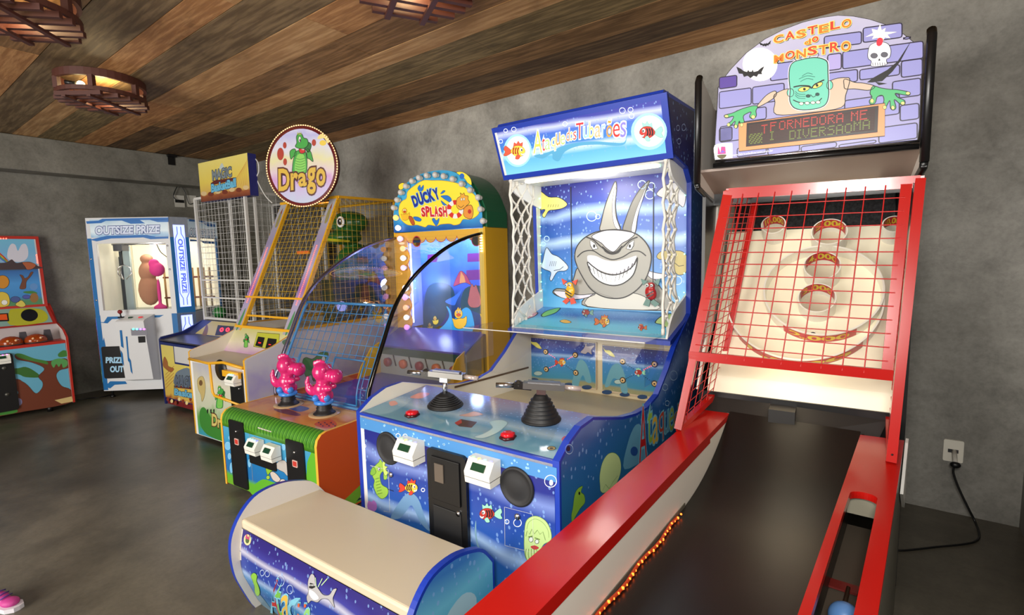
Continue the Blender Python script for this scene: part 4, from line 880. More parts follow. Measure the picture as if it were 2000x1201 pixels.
for c in range(nc):
    for r_ in range(rows):
        u, v = (c+.5)/nc, (r_+.5)/rows
        x = (qq[0][0]*(1-u)+qq[1][0]*u)*(1-v)+(qq[3][0]*(1-u)+qq[2][0]*u)*v; y = (qq[0][1]*(1-u)+qq[1][1]*u)*(1-v)+(qq[3][1]*(1-u)+qq[2][1]*u)*v
        m_ = rd if (c, r_) in upc else gr_ if (c, r_) in loc else (gr_ if c < 11 and r_ > 5 and (c+r_) % 3 else dm)
        h_ = .0021; sg.uv(PSG, [(x-h_, y-h_), (x+h_, y-h_), (x+h_, y+h_), (x-h_, y+h_)], m_, 5.2)
sg.text(PSG, 'www.fabricadediversoes.com.br', (236, 856), (480, 828), (236, 844), OL, 3)
sg.build('sign_panel', root)
# ------- inclined target board
xb0, xb1 = .06, WC-.03
B0, B1 = Vector((0, .16, .905)), Vector((0, .66, 1.665)); BL_ = (B1-B0).length
PP = Plane(F, (0, B0.y, B0.z), (1, 0, 0), B1-B0).view(1300, 340, 2.1446); NP = PP.N
bm = mat((238, 230, 204), .42, 0, .06)
pb = MB(); pb.slab([PP.pt(xb0, 0), PP.pt(xb1, 0), PP.pt(xb1, BL_), PP.pt(xb0, BL_)], -NP*.02, bm)
roll = [PP.pt(0, 0)+Vector((0, -.055*math.sin(a_), -.055*(1-math.cos(a_)))) for a_ in [math.radians(d) for d in range(0, 101, 20)]]
pb.slab([PP.pt(xb0, 0), PP.pt(xb1, 0), Vector((xb1, B0.y-.03, B0.z-.085)), Vector((xb0, B0.y-.03, B0.z-.085))], (0, .02, 0), bm)
pb.build('target_board', root)
MB().box(.02, WC-.02, .12, .135, .68, .825, BLKM).build('drop_panel', root)
MB().slab([(xb0, .66, 1.665), (xb1, .66, 1.665), (xb1, .94, 1.67), (xb0, .94, 1.67)], (0, 0, -.01), bm).build('top_shelf', root)
fm, fN, fL, fb = new_mat('dark_felt'); fL.new(ramp(fN, fL, noise(fN, fL, coords(fN, fL), 60, 4, .7), [(.3, (22, 22, 24)), (.7, (66, 66, 70))]), fb.inputs['Base Color']); fb.inputs['Roughness'].default_value = .9
MB().box(.05, WC-.02, .93, .945, 1.66, 1.98, fm).build('felt_backing', root)
ck = MB().slab([(.045, .0, .86), (.045, .98, 1.64), (.045, .98, 2.0), (.045, .42, 1.86), (.045, .30, 1.30)], (-.012, 0, 0), mat((230, 226, 216), .5)); ck.build('side_lining', root)
rim = mat((228, 224, 210), .38, 0, .06); lab = mat((186, 26, 48), .35); yl = mat((214, 190, 50), .4)
def ringuv(cpx, rx, ry=None):
    u, v = PP.px(*cpx); a = PP.px(cpx[0]-rx, cpx[1]); b2 = PP.px(cpx[0]+rx, cpx[1]); r = abs(b2[0]-a[0])/2; return u, v, r
def wall_arc(u, v, r, h, t0, t1, th=.006, m=rim, n=40, lip=0):
    b = MB(); vs_ = []; 
    for k in range(n+1):
        a_ = math.radians(t0+(t1-t0)*k/n)
        for rr_, hh in ((r, 0), (r, h), (r-th, h), (r-th, 0)): vs_.append(PP.pt(u+rr_*math.cos(a_), v+rr_*math.sin(a_))+NP*hh)
    b.add(vs_, [(4*i+j, 4*i+(j+1) % 4, 4*i+4+(j+1) % 4, 4*i+4+j) for i in range(n) for j in range(4)], m, False); return b
def label(b, u, v, r, h0, h1, t0, t1, s_, inside, texth=.85):
    n = 24; vs_ = []
    for k in range(n+1):
        a_ = math.radians(t0+(t1-t0)*k/n)
        for hh in (h0, h1): vs_.append(PP.pt(u+r*math.cos(a_), v+r*math.sin(a_))+NP*hh)
    b.add(vs_, [(2*i, 2*i+1, 2*i+3, 2*i+2) for i in range(n)], lab)
    vt, fs = text_tris(s_, .03); x0 = min(p[0] for p in vt); x1 = max(p[0] for p in vt); y0 = min(p[1] for p in vt); y1 = max(p[1] for p in vt)
    am_ = math.radians((t0+t1)/2); span = math.radians(abs(t1-t0))*.8; rt = r+(-.001 if inside else .001); q_ = []
    for x, y in vt:
        fx = (x-x0)/(x1-x0)-.5; fy2 = (y-y0)/(y1-y0); a_ = am_-span*fx if inside else am_+span*fx
        hh = h0+(h1-h0)*(.5+(fy2-.5)*texth) ; q_.append(PP.pt(u+rt*math.cos(a_), v+rt*math.sin(a_))+NP*hh)
    b.add(q_, fs, yl)
def cup(cx, cy, rpx, s_, h=.11):
    u, v, r = ringuv((cx, cy), rpx*1.1); v -= .0; b = wall_arc(u, v, r, h, 0, 360, .005)
    label(b, u, v, r-.0058, h*.35, h*1.0, 160, 20, s_, True); b.build('score_cup', root)
    MB().uv(PP, ell(u, v, r-.005, n=28), mat((200, 192, 170), .6), .5).build('cup_floor', root)
cup(634, 560, 72, '3,000'); cup(655, 428, 70, '4,000'); cup(684, 290, 68, '5,000'); cup(457, 258, 46, '10,000'); cup(948, 262, 46, '10,000')
u, v, r = ringuv((650, 520), 248); b = wall_arc(u, v+.01, r, .085, 0, 360, .008, rim, 72); label(b, u, v+.01, r+.001, .008, .078, -126, -54, '2,000', False); b.build('score_ring', root)
u, v, r = ringuv((622, 560), 332); r = min(r, (xb1-xb0)/2-.005); u = (xb0+xb1)/2; b = wall_arc(u, v+.02, r, .075, 170, 370, .008, rim, 60); label(b, u, v+.02, r+.001, .006, .07, -140, -40, '1,000', False); b.build('score_ring', root)
MB().uv(PP, ell(*PP.px(617, 672), .014, n=20), BLACK, 1).build('ball_hole', root)
MB().box(.12, WC-.12, .27, .30, 1.84, 1.855, mat((255, 246, 220), .4, 0, .8)).build('tube_lamp', root)
point_light('tube_lamp_light', F.l2w((WC/2, .45, 1.78)), .9, (1, .95, .82), .15)
point_light('board_fill_light', F.l2w((WC/2, .03, 1.0)), 1.3, (1, .86, .6), .12)  # unseen fill added to warm the lower target board, no lamp body
# dark grey jump mechanism between lane and target board
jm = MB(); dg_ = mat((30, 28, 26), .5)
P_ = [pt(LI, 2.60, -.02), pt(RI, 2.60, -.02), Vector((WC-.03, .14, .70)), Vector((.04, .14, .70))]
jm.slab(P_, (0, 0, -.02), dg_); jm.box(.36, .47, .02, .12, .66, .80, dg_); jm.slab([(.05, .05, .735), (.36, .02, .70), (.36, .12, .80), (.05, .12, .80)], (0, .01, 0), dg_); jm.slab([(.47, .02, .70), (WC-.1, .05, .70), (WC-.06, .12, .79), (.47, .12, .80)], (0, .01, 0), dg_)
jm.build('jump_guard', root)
MB().slab([pt(RO, 2.55, .004, .004), pt(RO, 2.60, .004, .004), pt(RO, 2.60, -.3, .004), pt(RO, 2.3, -.1, .004)], (.01, 0, 0), WHITE).build('corner_cap', root)
# ------- red wire cage
FL, FR_ = LW(-.718, 2.28, .722), LW(.08, 2.342, .727)
def yw(px, py, yy): d = ray(px, py); return F.w2l(CAM+d*(yy/d.y))
TL, TR = yw(1424, 374, 2.52), yw(1797, 350, 2.55)
bt_ = yw(1478, 384, 3.0); bb_ = yw(1402, 764, 2.72)
cg = MB(); R1 = .0165
for p, q_ in ((FL, TL), (FR_, TR)): cg.tube([p, q_], R1, REDM, sq=True)
for p, q_ in ((TL, TR), (TL, bt_), (bt_, bb_), (bb_, FL)): cg.tube([p, q_], R1*.85, REDM, sq=True)
d1, d2 = bt_-TL, bb_-FL; bt2 = TR+Vector((.02, d1.y, d1.z)); bb2 = FR_+Vector((.02, d2.y, d2.z))
for p, q_ in ((TR, bt2), (bt2, bb2), (bb2, FR_)): cg.tube([p, q_], R1*.8, REDM, sq=True)
cg.ball(FR_+(TR-FR_)*.03+Vector((0, -.02, 0)), .004, BLACK, 8)
cg.build('cage_frame', root)
tl_ = (1375-1325)/(1424-1325.0); 
def onpost(A, B, t, off=(0, -.02, 0)): return A+(B-A)*t+Vector(off)
tb = (838-694)/(838-374); tbr = (902-735)/(902-350)
DL, DR, DTL, DTR = onpost(FL, TL, tb), onpost(FR_, TR, tbr, (-.042, -.02, 0)), onpost(FL, TL, .985), onpost(FR_, TR, .985, (-.042, -.02, 0))
dp = MB()
def bar(a_, b2, wd, tk):
    a_, b2 = Vector(a_), Vector(b2); d = (b2-a_).normalized(); nrm = Vector((0, -1, 0)); s2 = d.cross(nrm).normalized()*wd/2
    dp.slab([a_-s2, b2-s2, b2+s2, a_+s2], (0, tk, 0), REDM)
bar(DL, DTL, .042, .018); bar(DR, DTR, .036, .018); bar(DTL+Vector((-.02, 0, 0)), DTR+Vector((.02, 0, 0)), .036, .018); bar(DL+Vector((-.02, 0, 0)), DR+Vector((.02, 0, 0)), .042, .018)
dp.build('cage_door_frame', root, .002)
wr = mat((190, 24, 22), .3); wmb = MB(); grid(wmb, DL, DR, DTL, DTR, 10, 14, .0024, wr); wmb.build('wire_mesh', root)
wmb = MB(); grid(wmb, FL, bb_, TL, bt_, 6, 22, .0022, wr); wmb.build('wire_mesh', root); wmb = MB(); grid(wmb, FR_, bb2, TR, bt2, 6, 22, .0022, wr); wmb.build('wire_mesh', root)

# ------------------------------------------------------------------ wall socket and cord at the right
FO = Frame(0, 3.72, 0); p = FO.at(1862, 881, y=-.01)
so = empty('wall_socket', Frame(p.x, 3.72, 0), 'white wall socket plate low on the back wall right of the red alley', 'wall socket')
MB().rbox(-.044, .044, -.010, 0, p.z-.064, p.z+.064, mat((226, 222, 208), .4), .008).build('cover_plate', so, .002); MB().box(-.024, .022, -.0115, -.009, p.z-.01, p.z+.01, mat((50, 50, 54), .4)).build('socket_opening', so)
FZ = Frame(0, 0, 0); c1 = Vector((p.x+.014, 3.69, p.z-.006))
cp = [c1, c1+Vector((.02, -.06, -.02))]
cpx = [(1864, 915), (1870, 950), (1885, 980), (1900, 1010), (1910, 1035)]
path = [Vector((p.x, 3.70, p.z+.0)), Vector((p.x+.03, 3.62, p.z-.04))]
fl = [Vector(FZ.at(x, y, z=.006)) for x, y in ((1913, 1045), (1905, 1057), (1880, 1063), (1830, 1068), (1757, 1075), (1742, 1064))]
wallp = [CAM+ray(x, y)*(3.60/ray(x, y).y) for x, y in ((1866, 908), (1862, 922), (1872, 952), (1890, 990), (1905, 1020))]
path = [Vector(v) for v in wallp]+fl
cm = MB().tube(spline([tuple(v) for v in path], 6, False), .0055, BLACK, 8); cm.tube([Vector((p.x+.004, 3.71, p.z)), Vector(wallp[0])], [.012, .010], mat((200, 196, 186), .4), 8)
cm.ball(Vector(wallp[0]), .018, BLACK, 10, (1.4, 1, 1)); tag(cm.build('power_cord'), 'black power cord plugged into the socket and trailing across the floor behind the alley', 'power cord')

# ------------------------------------------------------------------ water shooting game with the pink dinosaurs
F = Frame(-3.547, 1.449, 4.0); W = 1.03
root = empty('water_shooting_game', F, 'colourful water shooting game with two pink dinosaurs under a clear dome and a duck marquee', 'arcade machine')
YEL2 = mat((226, 178, 40), .35); ORP = mat((196, 78, 30), .42)
cs = [(0, .04), (0, .47)]+[(.07-.07*math.cos(math.radians(a)), .495+.07*math.sin(math.radians(a))) for a in (0, 30, 60, 90)]+[(.42, .565), (1.68, .565), (1.68, .04)]
for x0, x1 in ((0, .02), (W-.02, W)):
    b = MB().prism(cs, 'x', x0, x1, ORP, mat((232, 180, 60), .35))
    if x0 > .5:
        PX = Plane(F, (W+.0008, 0, 0), (0, 1, 0), (0, 0, 1)); b.uv(PX, [(.012, .05), (.7, .05), (.7, .20), (.30, .155), (.012, .055)], G(112, 168, 50), .5); b.uv(PX, [(.20, .05), (.7, .05), (.7, .19), (.33, .15)], G(40, 60, 160), .3)
        b.uv(PX, [(.25, .06), (.7, .06), (.7, .12), (.36, .12)], G(30, 40, 60), 1)
        for k in range(4): b.uv(PX, [(.28+k*.04, .07), (.295+k*.04, .07), (.32+k*.04, .115), (.305+k*.04, .115)], G(220, 224, 220), 1.5)
    b.build('side_panel', root)
gb = MB(); GRN = blend('green_leaf_print', .3, .6, [(0, (50, 112, 30)), (.5, (82, 146, 38)), (1, (60, 130, 40))], amp=.8, sc=9)
fpj = MB().box(.02, W-.02, .004, .03, .05, .455, mat((90, 160, 200), .4)); FB_ = blend('splash_front_print', .05, .46, [(0, (110, 170, 40)), (.16, (96, 176, 50)), (.24, (34, 110, 176)), (.5, (30, 118, 180)), (.8, (56, 150, 196)), (1, (76, 160, 196))], amp=.25)
PF = Plane(F, (0, .004, 0), (1, 0, 0), (0, 0, 1)).view(420, 720, 4.447)
fpj.uv(PF, [(.02, .05), (W-.02, .05), (W-.02, .455), (.02, .455)], FB_, .5)
fpj.fill(PF, [(300, 1060), (340, 1010), (420, 960), (520, 990), (640, 1010), (780, 960), (800, 820), (830, 740), (866, 660), (905, 1010), (880, 1150), (400, 1120)], G(96, 176, 44), .8, True)
for bx, by, rx_, ry_ in ((112, 670, 26, 34), (126, 760, 14, 26), (144, 860, 14, 44), (270, 525, 14, 22), (300, 820, 12, 34), (596, 680, 16, 26), (620, 790, 10, 20), (130, 600, 12, 14)):
    fpj.fill(PF, ell(bx, by, rx_, ry_), G(120, 190, 232), 1.2, False, 2, G(190, 226, 245))
fpj.fill(PF, [(520, 850), (560, 800), (610, 800), (636, 860), (630, 930), (600, 900), (560, 880)], G(190, 184, 178), 1.5, True, 3); fpj.fill(PF, [(480, 900), (520, 900), (570, 960), (540, 985), (500, 960)], G(206, 196, 186), 1.6, True, 4); fpj.fill(PF, ell(588, 978, 26, 20), G(210, 200, 190), 1.7, False, 3); fpj.fill(PF, ell(462, 944, 16, 18), G(160, 200, 70), 1.7, False, 3)
fpj.fill(PF, [(438, 840), (470, 840), (500, 880), (478, 904), (456, 920)], G(140, 190, 50), 1.5, True, 3)
fpj.line(PF, [(312, 540), (300, 560), (330, 975)], 3, G(170, 160, 130), 2); fpj.line(PF, [(312, 540), (540, 600), (570, 640)], 3, G(170, 160, 130), 2)
fpj.fill(PF, [(374, 506), (494, 544), (494, 592), (376, 556)], G(226, 214, 206), 2); 
for k in range(4): fpj.line(PF, [(382, 520+k*10), (486, 552+k*10)], 2, G(160, 140, 140), 2.5)
fpj.build('front_panel', root)
b = MB(); arcp_ = [(.0, .455), (.0, .495)]+[(.07-.07*math.cos(math.radians(a)), .495+.07*math.sin(math.radians(a))) for a in range(15, 91, 15)]+[(.09, .565), (.09, .55), (.03, .455)]
b.prism([(p[0]+.001, p[1]-.001) for p in arcp_], 'x', .02, W-.02, GRN, None, True)
for k in range(60):
    x = .03+k*(W-.06)/59; b.tube([(x+.006*math.sin(a_*2), .07-.0715*math.cos(a_), .495+.0715*math.sin(a_)) for a_ in [math.radians(d) for d in (-20, 0, 20, 40, 60, 80, 95)]], .0014, G(44, 100, 28) if k % 2 else G(116, 176, 58), 4, cap=False)
b.build('rounded_nosing', root)
dk = MB().box(.02, W-.02, .08, .42, .548, .563, ORP); DKP = blend('orange_deck_print', 0, .42, [(0, (206, 160, 90)), (.4, (214, 140, 70)), (.6, (190, 110, 70)), (1, (220, 170, 110))], axis=1, amp=1.2, sc=6, rough=.12)
PD = Plane(F, (0, 0, .564), (1, 0, 0), (0, 1, 0)).view(420, 720, 4.447)
dk.uv(PD, [(.022, .08), (W-.022, .08), (W-.022, .42), (.022, .42)], DKP, .3)
dk.fill(PD, [(510, 350), (600, 345), (740, 395), (700, 410), (560, 380)], G(120, 70, 90, 0, .15), 1, True); dk.fill(PD, [(620, 330), (720, 320), (820, 345), (740, 375), (660, 355)], G(70, 90, 160, 0, .15), 1, True); dk.fill(PD, [(860, 480), (1000, 440), (1060, 490), (960, 520)], G(200, 90, 60, 0, .15), 1, True)
for k in range(9): dk.fill(PD, ell(900+k*18, 470+(k % 3)*14, 7, 5), G(60, 30, 70), 1.5)
dk.build('control_deck', root)
for c in ([(134, 438), (262, 472), (288, 1040), (166, 1012)], [(624, 600), (778, 650), (794, 985), (642, 985)]):
    q = PF.pxs(c); x0 = (q[0][0]+q[3][0])/2; x1 = (q[1][0]+q[2][0])/2; z1 = (q[0][1]+q[1][1])/2
    d_ = MB().rbox(x0, x1, -.006, .004, .06, z1, mat((20, 20, 22), .35), .014); o = d_.build('coin_door', root)
    MB().lathe([(.009, 0), (.009, .004), (.004, .006)], CHROME, ((x0+x1)/2, -.006, z1-.07), 12, (0, -1, 0)).build('lock', o)
    lb_ = MB().rbox((x0+x1)/2-.024, (x0+x1)/2+.024, -.009, -.006, z1-.16, z1-.118, mat((214, 180, 170), .4), .006); lb_.rbox((x0+x1)/2-.018, (x0+x1)/2+.018, -.0102, -.009, z1-.154, z1-.124, mat((196, 60, 50), .4), .004); lb_.build('badge', o)
MB().rbox(.33, .62, -.004, .004, .26, .41, BLACK, .01).build('reader_plate', root)
card_reader(F, root, 497, 872, 0, .115, .09, .06, ((120, 255, 190), (120, 230, 255), (110, 140, 255), (90, 100, 255))); card_reader(F, root, 529, 884, -.004, .115, .09, .06, ())
# blue play floor and back set
MB().box(.02, W-.02, .42, 1.68, .50, .52, mat((12, 50, 160), .3)).build('play_floor', root)
ARC = [(.40, .565), (.41, .70), (.47, .84), (.56, 1.02), (.68, 1.24), (.86, 1.42), (1.15, 1.59), (1.42, 1.69), (1.69, 1.745)]
arcs = spline(ARC, 5, False)
chd = mat((60, 58, 56), .12, 1.0)
for x in (.018, W-.018):
    b = MB().tube([(x, y, z) for y, z in arcs], .014, chd if x > .5 else mat((130, 126, 150), .14, .9), 12); b.build('dome_rail', root)
n_ = len(arcs); gm2 = glass('dome_acrylic', refl=.03)
b = MB()
b.add([(x, y, z) for x in (.02, W-.02) for y, z in arcs], [(i, i+1, n_+i+1, n_+i) for i in range(n_-1)], gm2, True); 
b.build('dome_sheet', root)
for x in (.019, W-.019):
    b = MB(); b.slab([(x, y, z) for y, z in arcs]+[(x, 1.69, .57)], (.002, 0, 0), gm2); b.build('dome_side', root)
# blue safety grid on the lower dome
sel = [p for p in arcs if p[1] <= 1.24]; bl2 = mat((50, 130, 190), .35); b = MB()
def onarc(z):
    for i in range(len(arcs)-1):
        if arcs[i][1] <= z <= arcs[i+1][1]: t = (z-arcs[i][1])/(arcs[i+1][1]-arcs[i][1]+1e-9); return arcs[i][0]+(arcs[i+1][0]-arcs[i][0])*t+.02
    return arcs[0][0]+.02
for x in (.05, W-.05): b.tube([(x, y+.02, z) for y, z in sel], .010, bl2, 8)
b.tube([(.05, onarc(1.235), 1.235), (W-.05, onarc(1.235), 1.235)], .010, bl2, 8); b.tube([(.05, onarc(.58), .58), (W-.05, onarc(.58), .58)], .010, bl2, 8)
holes = ((.20, .50, .60, .88), (.58, .88, .60, .88))
for x0, x1, z0, z1 in holes:
    for x in (x0, x1): b.tube([(x, onarc(z), z) for z in (z0, .67, .74, .81, z1)], .006, bl2, 6)
    for z in (z0, z1): b.tube([(x0, onarc(z), z), (x1, onarc(z), z)], .006, bl2, 6)
for k in range(1, 14):
    x = .05+k*(W-.1)/14; zs = [z for y, z in sel]; inh = [h for h in holes if h[0]+.01 < x < h[1]-.01]
    z0 = .88 if inh else .58; b.tube([(x, onarc(z), z) for z in [z0+(1.235-z0)*i/6 for i in range(7)]], .0028, bl2, 5)
for k in range(1, 10):
    z = .58+k*.0655; segs = [(.05, W-.05)] if z > .88 else [(.05, .20), (.50, .58), (.88, W-.05)]
    for a_, c_ in segs: b.tube([(a_, onarc(z), z), (c_, onarc(z), z)], .0028, bl2, 5)
b.build('safety_grid', root)
# pink dinosaurs on rubber boots
pk, pk2, bb = mat((206, 36, 110), .18, 0, 0, .5, .5), mat((190, 30, 104), .2, 0, 0, .5, .5), mat((60, 130, 214), .25)
def dino(cx, cy, z0=.565):
    g = empty('dino_shooter', FZ, '', ''); del g['label'], g['category']; g.parent = root; g.location = (cx, cy, z0); g.rotation_euler = (0, 0, math.radians(28))
    b = MB().lathe([(.068, 0), (.07, .008), (.055, .016), (.05, .03), (.045, .034), (.05, .044), (.042, .052), (.046, .062), (.04, .07)], mat((20, 18, 20), .5), (0, 0, 0), 24); b.build('rubber_boot', g)
    MB().lathe([(.098, -.001), (.098, .004), (.072, .006)], mat((180, 150, 110), .3), (0, 0, 0), 28).build('ring_plate', g)
    b = MB().lathe([(.058, .07), (.062, .078), (.060, .088), (.05, .096)], bb, (0, 0, 0), 24)
    for x in (-.035, .035): b.ball((x, -.035, .112), .024, bb, 12)
    b.build('blue_base', g)
    # +x is where the snout points
    P = [((.0, 0, .125), .048, (1, .95, .9), None), ((-.004, 0, .165), .056, (1.0, .92, 1.0), None), ((-.03, 0, .15), .046, (1.1, .9, .9), None), ((.004, 0, .215), .044, (1, .95, 1.2), None),
         ((-.068, 0, .150), .034, (1.2, .8, .9), None), ((-.094, 0, .170), .027, (.9, .8, 1.3), None), ((-.102, 0, .205), .021, (.8, .75, 1.4), None), ((-.096, 0, .235), .014, (.8, .8, 1.2), None),
         ((.0, 0, .275), .062, (1.0, .95, 1.0), None), ((.05, 0, .255), .046, (1.1, 1.0, .95), None), ((.09, 0, .248), .050, (.85, 1.1, .95), None),
         ((.045, -.034, .175), .026, (1.3, .7, .8), None), ((.045, .034, .175), .026, (1.3, .7, .8), None), ((.02, -.036, .115), .028, (1.1, .8, 1.3), None), ((.02, .036, .115), .028, (1.1, .8, 1.3), None)]
    for k in range(4): P.append(((-.045+.020*k, 0, .328+.010*math.sin(k*1.05)), .015, (.8, .6, 1.7), None))
    o = blobby('dinosaur_body', P, pk, g, .0055, 4)
    b = MB(); 
    for s_ in (-1, 1): b.ball((.03, .042*s_, .298), .018, pk2, 10, (1, .6, 1.2)); b.ball((.122, .020*s_, .268), .006, mat((120, 16, 70), .3), 8)
    b.build('eyes', o); return g
c1_ = F.at(564, 790, z=.565); c2_ = F.at(634, 808, z=.565)
dino(c1_.x, c1_.y); dino(c2_.x, c2_.y)
# rear cabinet
YC = 1.69; cy_ = mat((214, 164, 22), .4); 
for x0, x1 in ((0, .02), (W+.0, W+.02)):
    MB().box(x0, x1, YC, 2.03, .04, 1.80, cy_).build('cabinet_side', root)
b = MB().box(.02, W, 1.99, 2.03, .04, 1.8, cy_); b.build('cabinet_back', root)
fm_ = MB(); fm_.box(.02, .16, YC, YC+.02, .90, 1.79, mat((220, 166, 60), .35)); fm_.box(W-.045, W, YC, YC+.02, .90, 1.79, mat((220, 190, 90), .35)); fm_.box(.16, W-.045, YC, YC+.02, 1.735, 1.79, mat((222, 172, 60), .35))
PQ = Plane(F, (0, YC-.001, 0), (1, 0, 0), (0, 0, 1)).view(740, 320, 4.619)
YG = G(232, 180, 70)
for k in range(7):
    x = .16+k*(W-.2)/7; w_ = (W-.2)/7
    fm_.uv(PQ, [(x, 1.74)]+[(x+w_*(.5-.5*math.cos(math.pi*i/8)), 1.735-.045*math.sin(math.pi*i/8)) for i in range(9)]+[(x+w_, 1.74)], YG, 1+k*.1)
    fm_.ribbon(PQ, [(x+w_*(.5-.5*math.cos(math.pi*i/8)), 1.735-.045*math.sin(math.pi*i/8)) for i in range(9)], .006, G(190, 40, 60), 2)
for k in range(5):
    z = .97+k*.15; fm_.uv(PQ, [(.15, z-.075)]+[(.155+.045*math.sin(math.pi*i/8), z-.075+.15*i/8) for i in range(9)], YG, 1); fm_.ribbon(PQ, [(.155+.045*math.sin(math.pi*i/8), z-.075+.15*i/8) for i in range(9)], .006, G(180, 70, 90), 2)
for p in ((342, 700), (880, 690)):
    u_, v_ = PQ.px(*p); fm_.uv(PQ, ell(u_, v_, .052, .05), G(200, 40, 70), 2.2); fm_.uv(PQ, ell(u_, v_, .044, .043), BLACK, 2.6)
fm_.build('screen_frame', root)
# lit scene at the back of the cabinet
YS = 1.93; sc_ = blend('waterfall_print', .93, 1.76, [(0, (34, 40, 110)), (.14, (30, 60, 110)), (.3, (26, 70, 140)), (.45, (50, 90, 210)), (.62, (60, 110, 235)), (.8, (80, 140, 245)), (1, (120, 180, 250))], glow=1.0, amp=.35, sc=5)
bs = MB().box(.10, W-.02, YS, YS+.02, .90, 1.76, sc_)
PW = Plane(F, (0, YS-.001, 0), (1, 0, 0), (0, 0, 1)).view(740, 540, 5.004); gw = .35
bs.fill(PW, [(430, 540), (440, 300), (470, 120), (560, 60), (700, 90), (740, 200), (680, 300), (640, 420), (560, 500)], G(24, 70, 90, gw), 1, True)
bs.fill(PW, [(800, 300), (840, 120), (1000, 90), (1080, 160), (1080, 380), (900, 330)], G(30, 80, 100, gw), 1, True)
bs.fill(PW, [(560, 540), (640, 470), (690, 380), (660, 290), (700, 330), (730, 420), (830, 310), (890, 320), (920, 400), (930, 500), (860, 560), (600, 560)], G(50, 160, 220, .8), 2, True)
bs.fill(PW, [(650, 240), (740, 190), (820, 120), (760, 240), (740, 280), (690, 270)], G(60, 120, 220, .5), 1.5, True)
def duck(pl, mb, cx, cy, s, m1, m2, lay):
    T = lambda pts: [(cx+x*s, cy+y*s) for x, y in pts]
    mb.fill(pl, T([(-50, 10), (-60, -30), (-30, -20), (0, -30), (40, -30), (66, -50), (70, -10), (60, 30), (30, 60), (-10, 64), (-40, 44)]), m1, lay, True, 3*s); mb.fill(pl, T(ell(-4, -70, 36, 42)), m1, lay+.5, False, 3*s)
    mb.fill(pl, T([(-22, -62), (-4, -74), (18, -62), (8, -48), (-14, -48)]), m2, lay+1, True, 2*s); mb.fill(pl, T([(-16, -104), (-6, -128), (2, -108), (12, -124), (12, -100)]), m1, lay+1, True)
    for x in (-16, 8): mb.fill(pl, T(ell(x, -86, 8, 11)), WHITE, lay+1); mb.fill(pl, T(ell(x+1, -84, 3, 5)), INK, lay+1.5)
duck(PW, bs, 784, 440, 1.1, G(246, 196, 60, .7), G(226, 90, 60, .6), 3); duck(PW, bs, 552, 440, .45, G(236, 210, 70, .4), G(226, 120, 60, .4), 3); duck(PW, bs, 1015, 375, .42, G(226, 200, 80, .4), G(226, 120, 60, .4), 3); duck(PW, bs, 500, 500, .4, G(180, 160, 90, .3), G(200, 100, 60, .3), 3)
bs.fill(PW, [(880, 190), (890, 130), (910, 70), (930, 100), (950, 80), (970, 130), (990, 190), (1000, 260), (970, 300), (900, 300), (870, 250)], G(196, 110, 110, .3), 3, True, 3)
bs.fill(PW, [(730, 90), (760, 10), (800, -55), (850, -20), (880, 30), (900, 80), (850, 60), (800, 70), (760, 86)], G(190, 70, 110, .4), 3, True, 3); bs.fill(PW, [(790, 64), (796, 0), (804, -50), (836, 0), (850, 58)], G(230, 160, 100, .4), 3.5)
PW.view(740, 320, 4.619)
for c in ((440, 820, 530, 890), (800, 810, 940, 885), (790, 960, 930, 1050)): bs.fill(PW, [(c[0], c[1]), (c[2], c[1]-8), (c[2], c[3]-6), (c[0], c[3])], G(120, 50, 150, .5), 2)
bs.fill(PW, [(520, 880), (560, 820), (610, 760), (630, 810), (680, 850), (600, 870)], G(140, 170, 235, .6), 2, True)
bs.build('scene_backdrop', root)
ww = MB(); ww.box(.10, .105, YC+.02, YS, .90, 1.76, mat((150, 170, 240), .4)); ww.box(W-.022, W-.018, YC+.02, YS, .90, 1.76, mat((150, 170, 240), .4)); ww.build('scene_lining', root)
MB().box(.165, .175, YC+.03, YC+.04, .95, 1.70, mat((190, 200, 255), .4, 0, 14.0)).build('light_strip', root)
point_light('scene_light', F.l2w((.28, 1.80, 1.30)), 5, (.45, .55, 1), .06); point_light('scene_light', F.l2w((.75, 1.80, 1.68)), 4, (.45, .6, 1), .06)
ap = MB(); apm = mat((70, 64, 150), .22); ap.slab([(.02, YC-.28, .78), (W-.02, YC-.28, .78), (W-.02, YC+.02, .91), (.02, YC+.02, .91)], (0, 0, -.015), apm); ap.build('splash_shelf', root)
point_light('shelf_light', F.l2w((.6, 1.5, 1.1)), 1.6, (.35, .4, 1), .05)
tg = MB(); tg.box(.02, W-.02, YC-.27, YC-.25, .52, .765, mat((150, 156, 150), .4)); tg.box(.02, W-.02, YC-.285, YC-.27, .70, .765, mat((26, 66, 52), .4))
for k in range(5): tg.lathe([(.04, 0), (.04, .03), (.02, .035)], mat((130, 26, 40) if k % 2 == 0 else (190, 90, 40), .3), (.14+k*.19, YC-.27, .63), 16, (0, -1, 0)); tg.tube([(.20+k*.19, YC-.275, .70), (.23+k*.19, YC-.275, .60)], .006, BLACK, 6)
tg.build('target_row', root)
for x in (.02, W-.03): MB().prism([(1.15, .52), (1.42, .52), (1.42, .80), (1.32, .76), (1.2, .62)], 'x', x, x+.01, mat((226, 176, 40), .35)).build('side_wing', root)
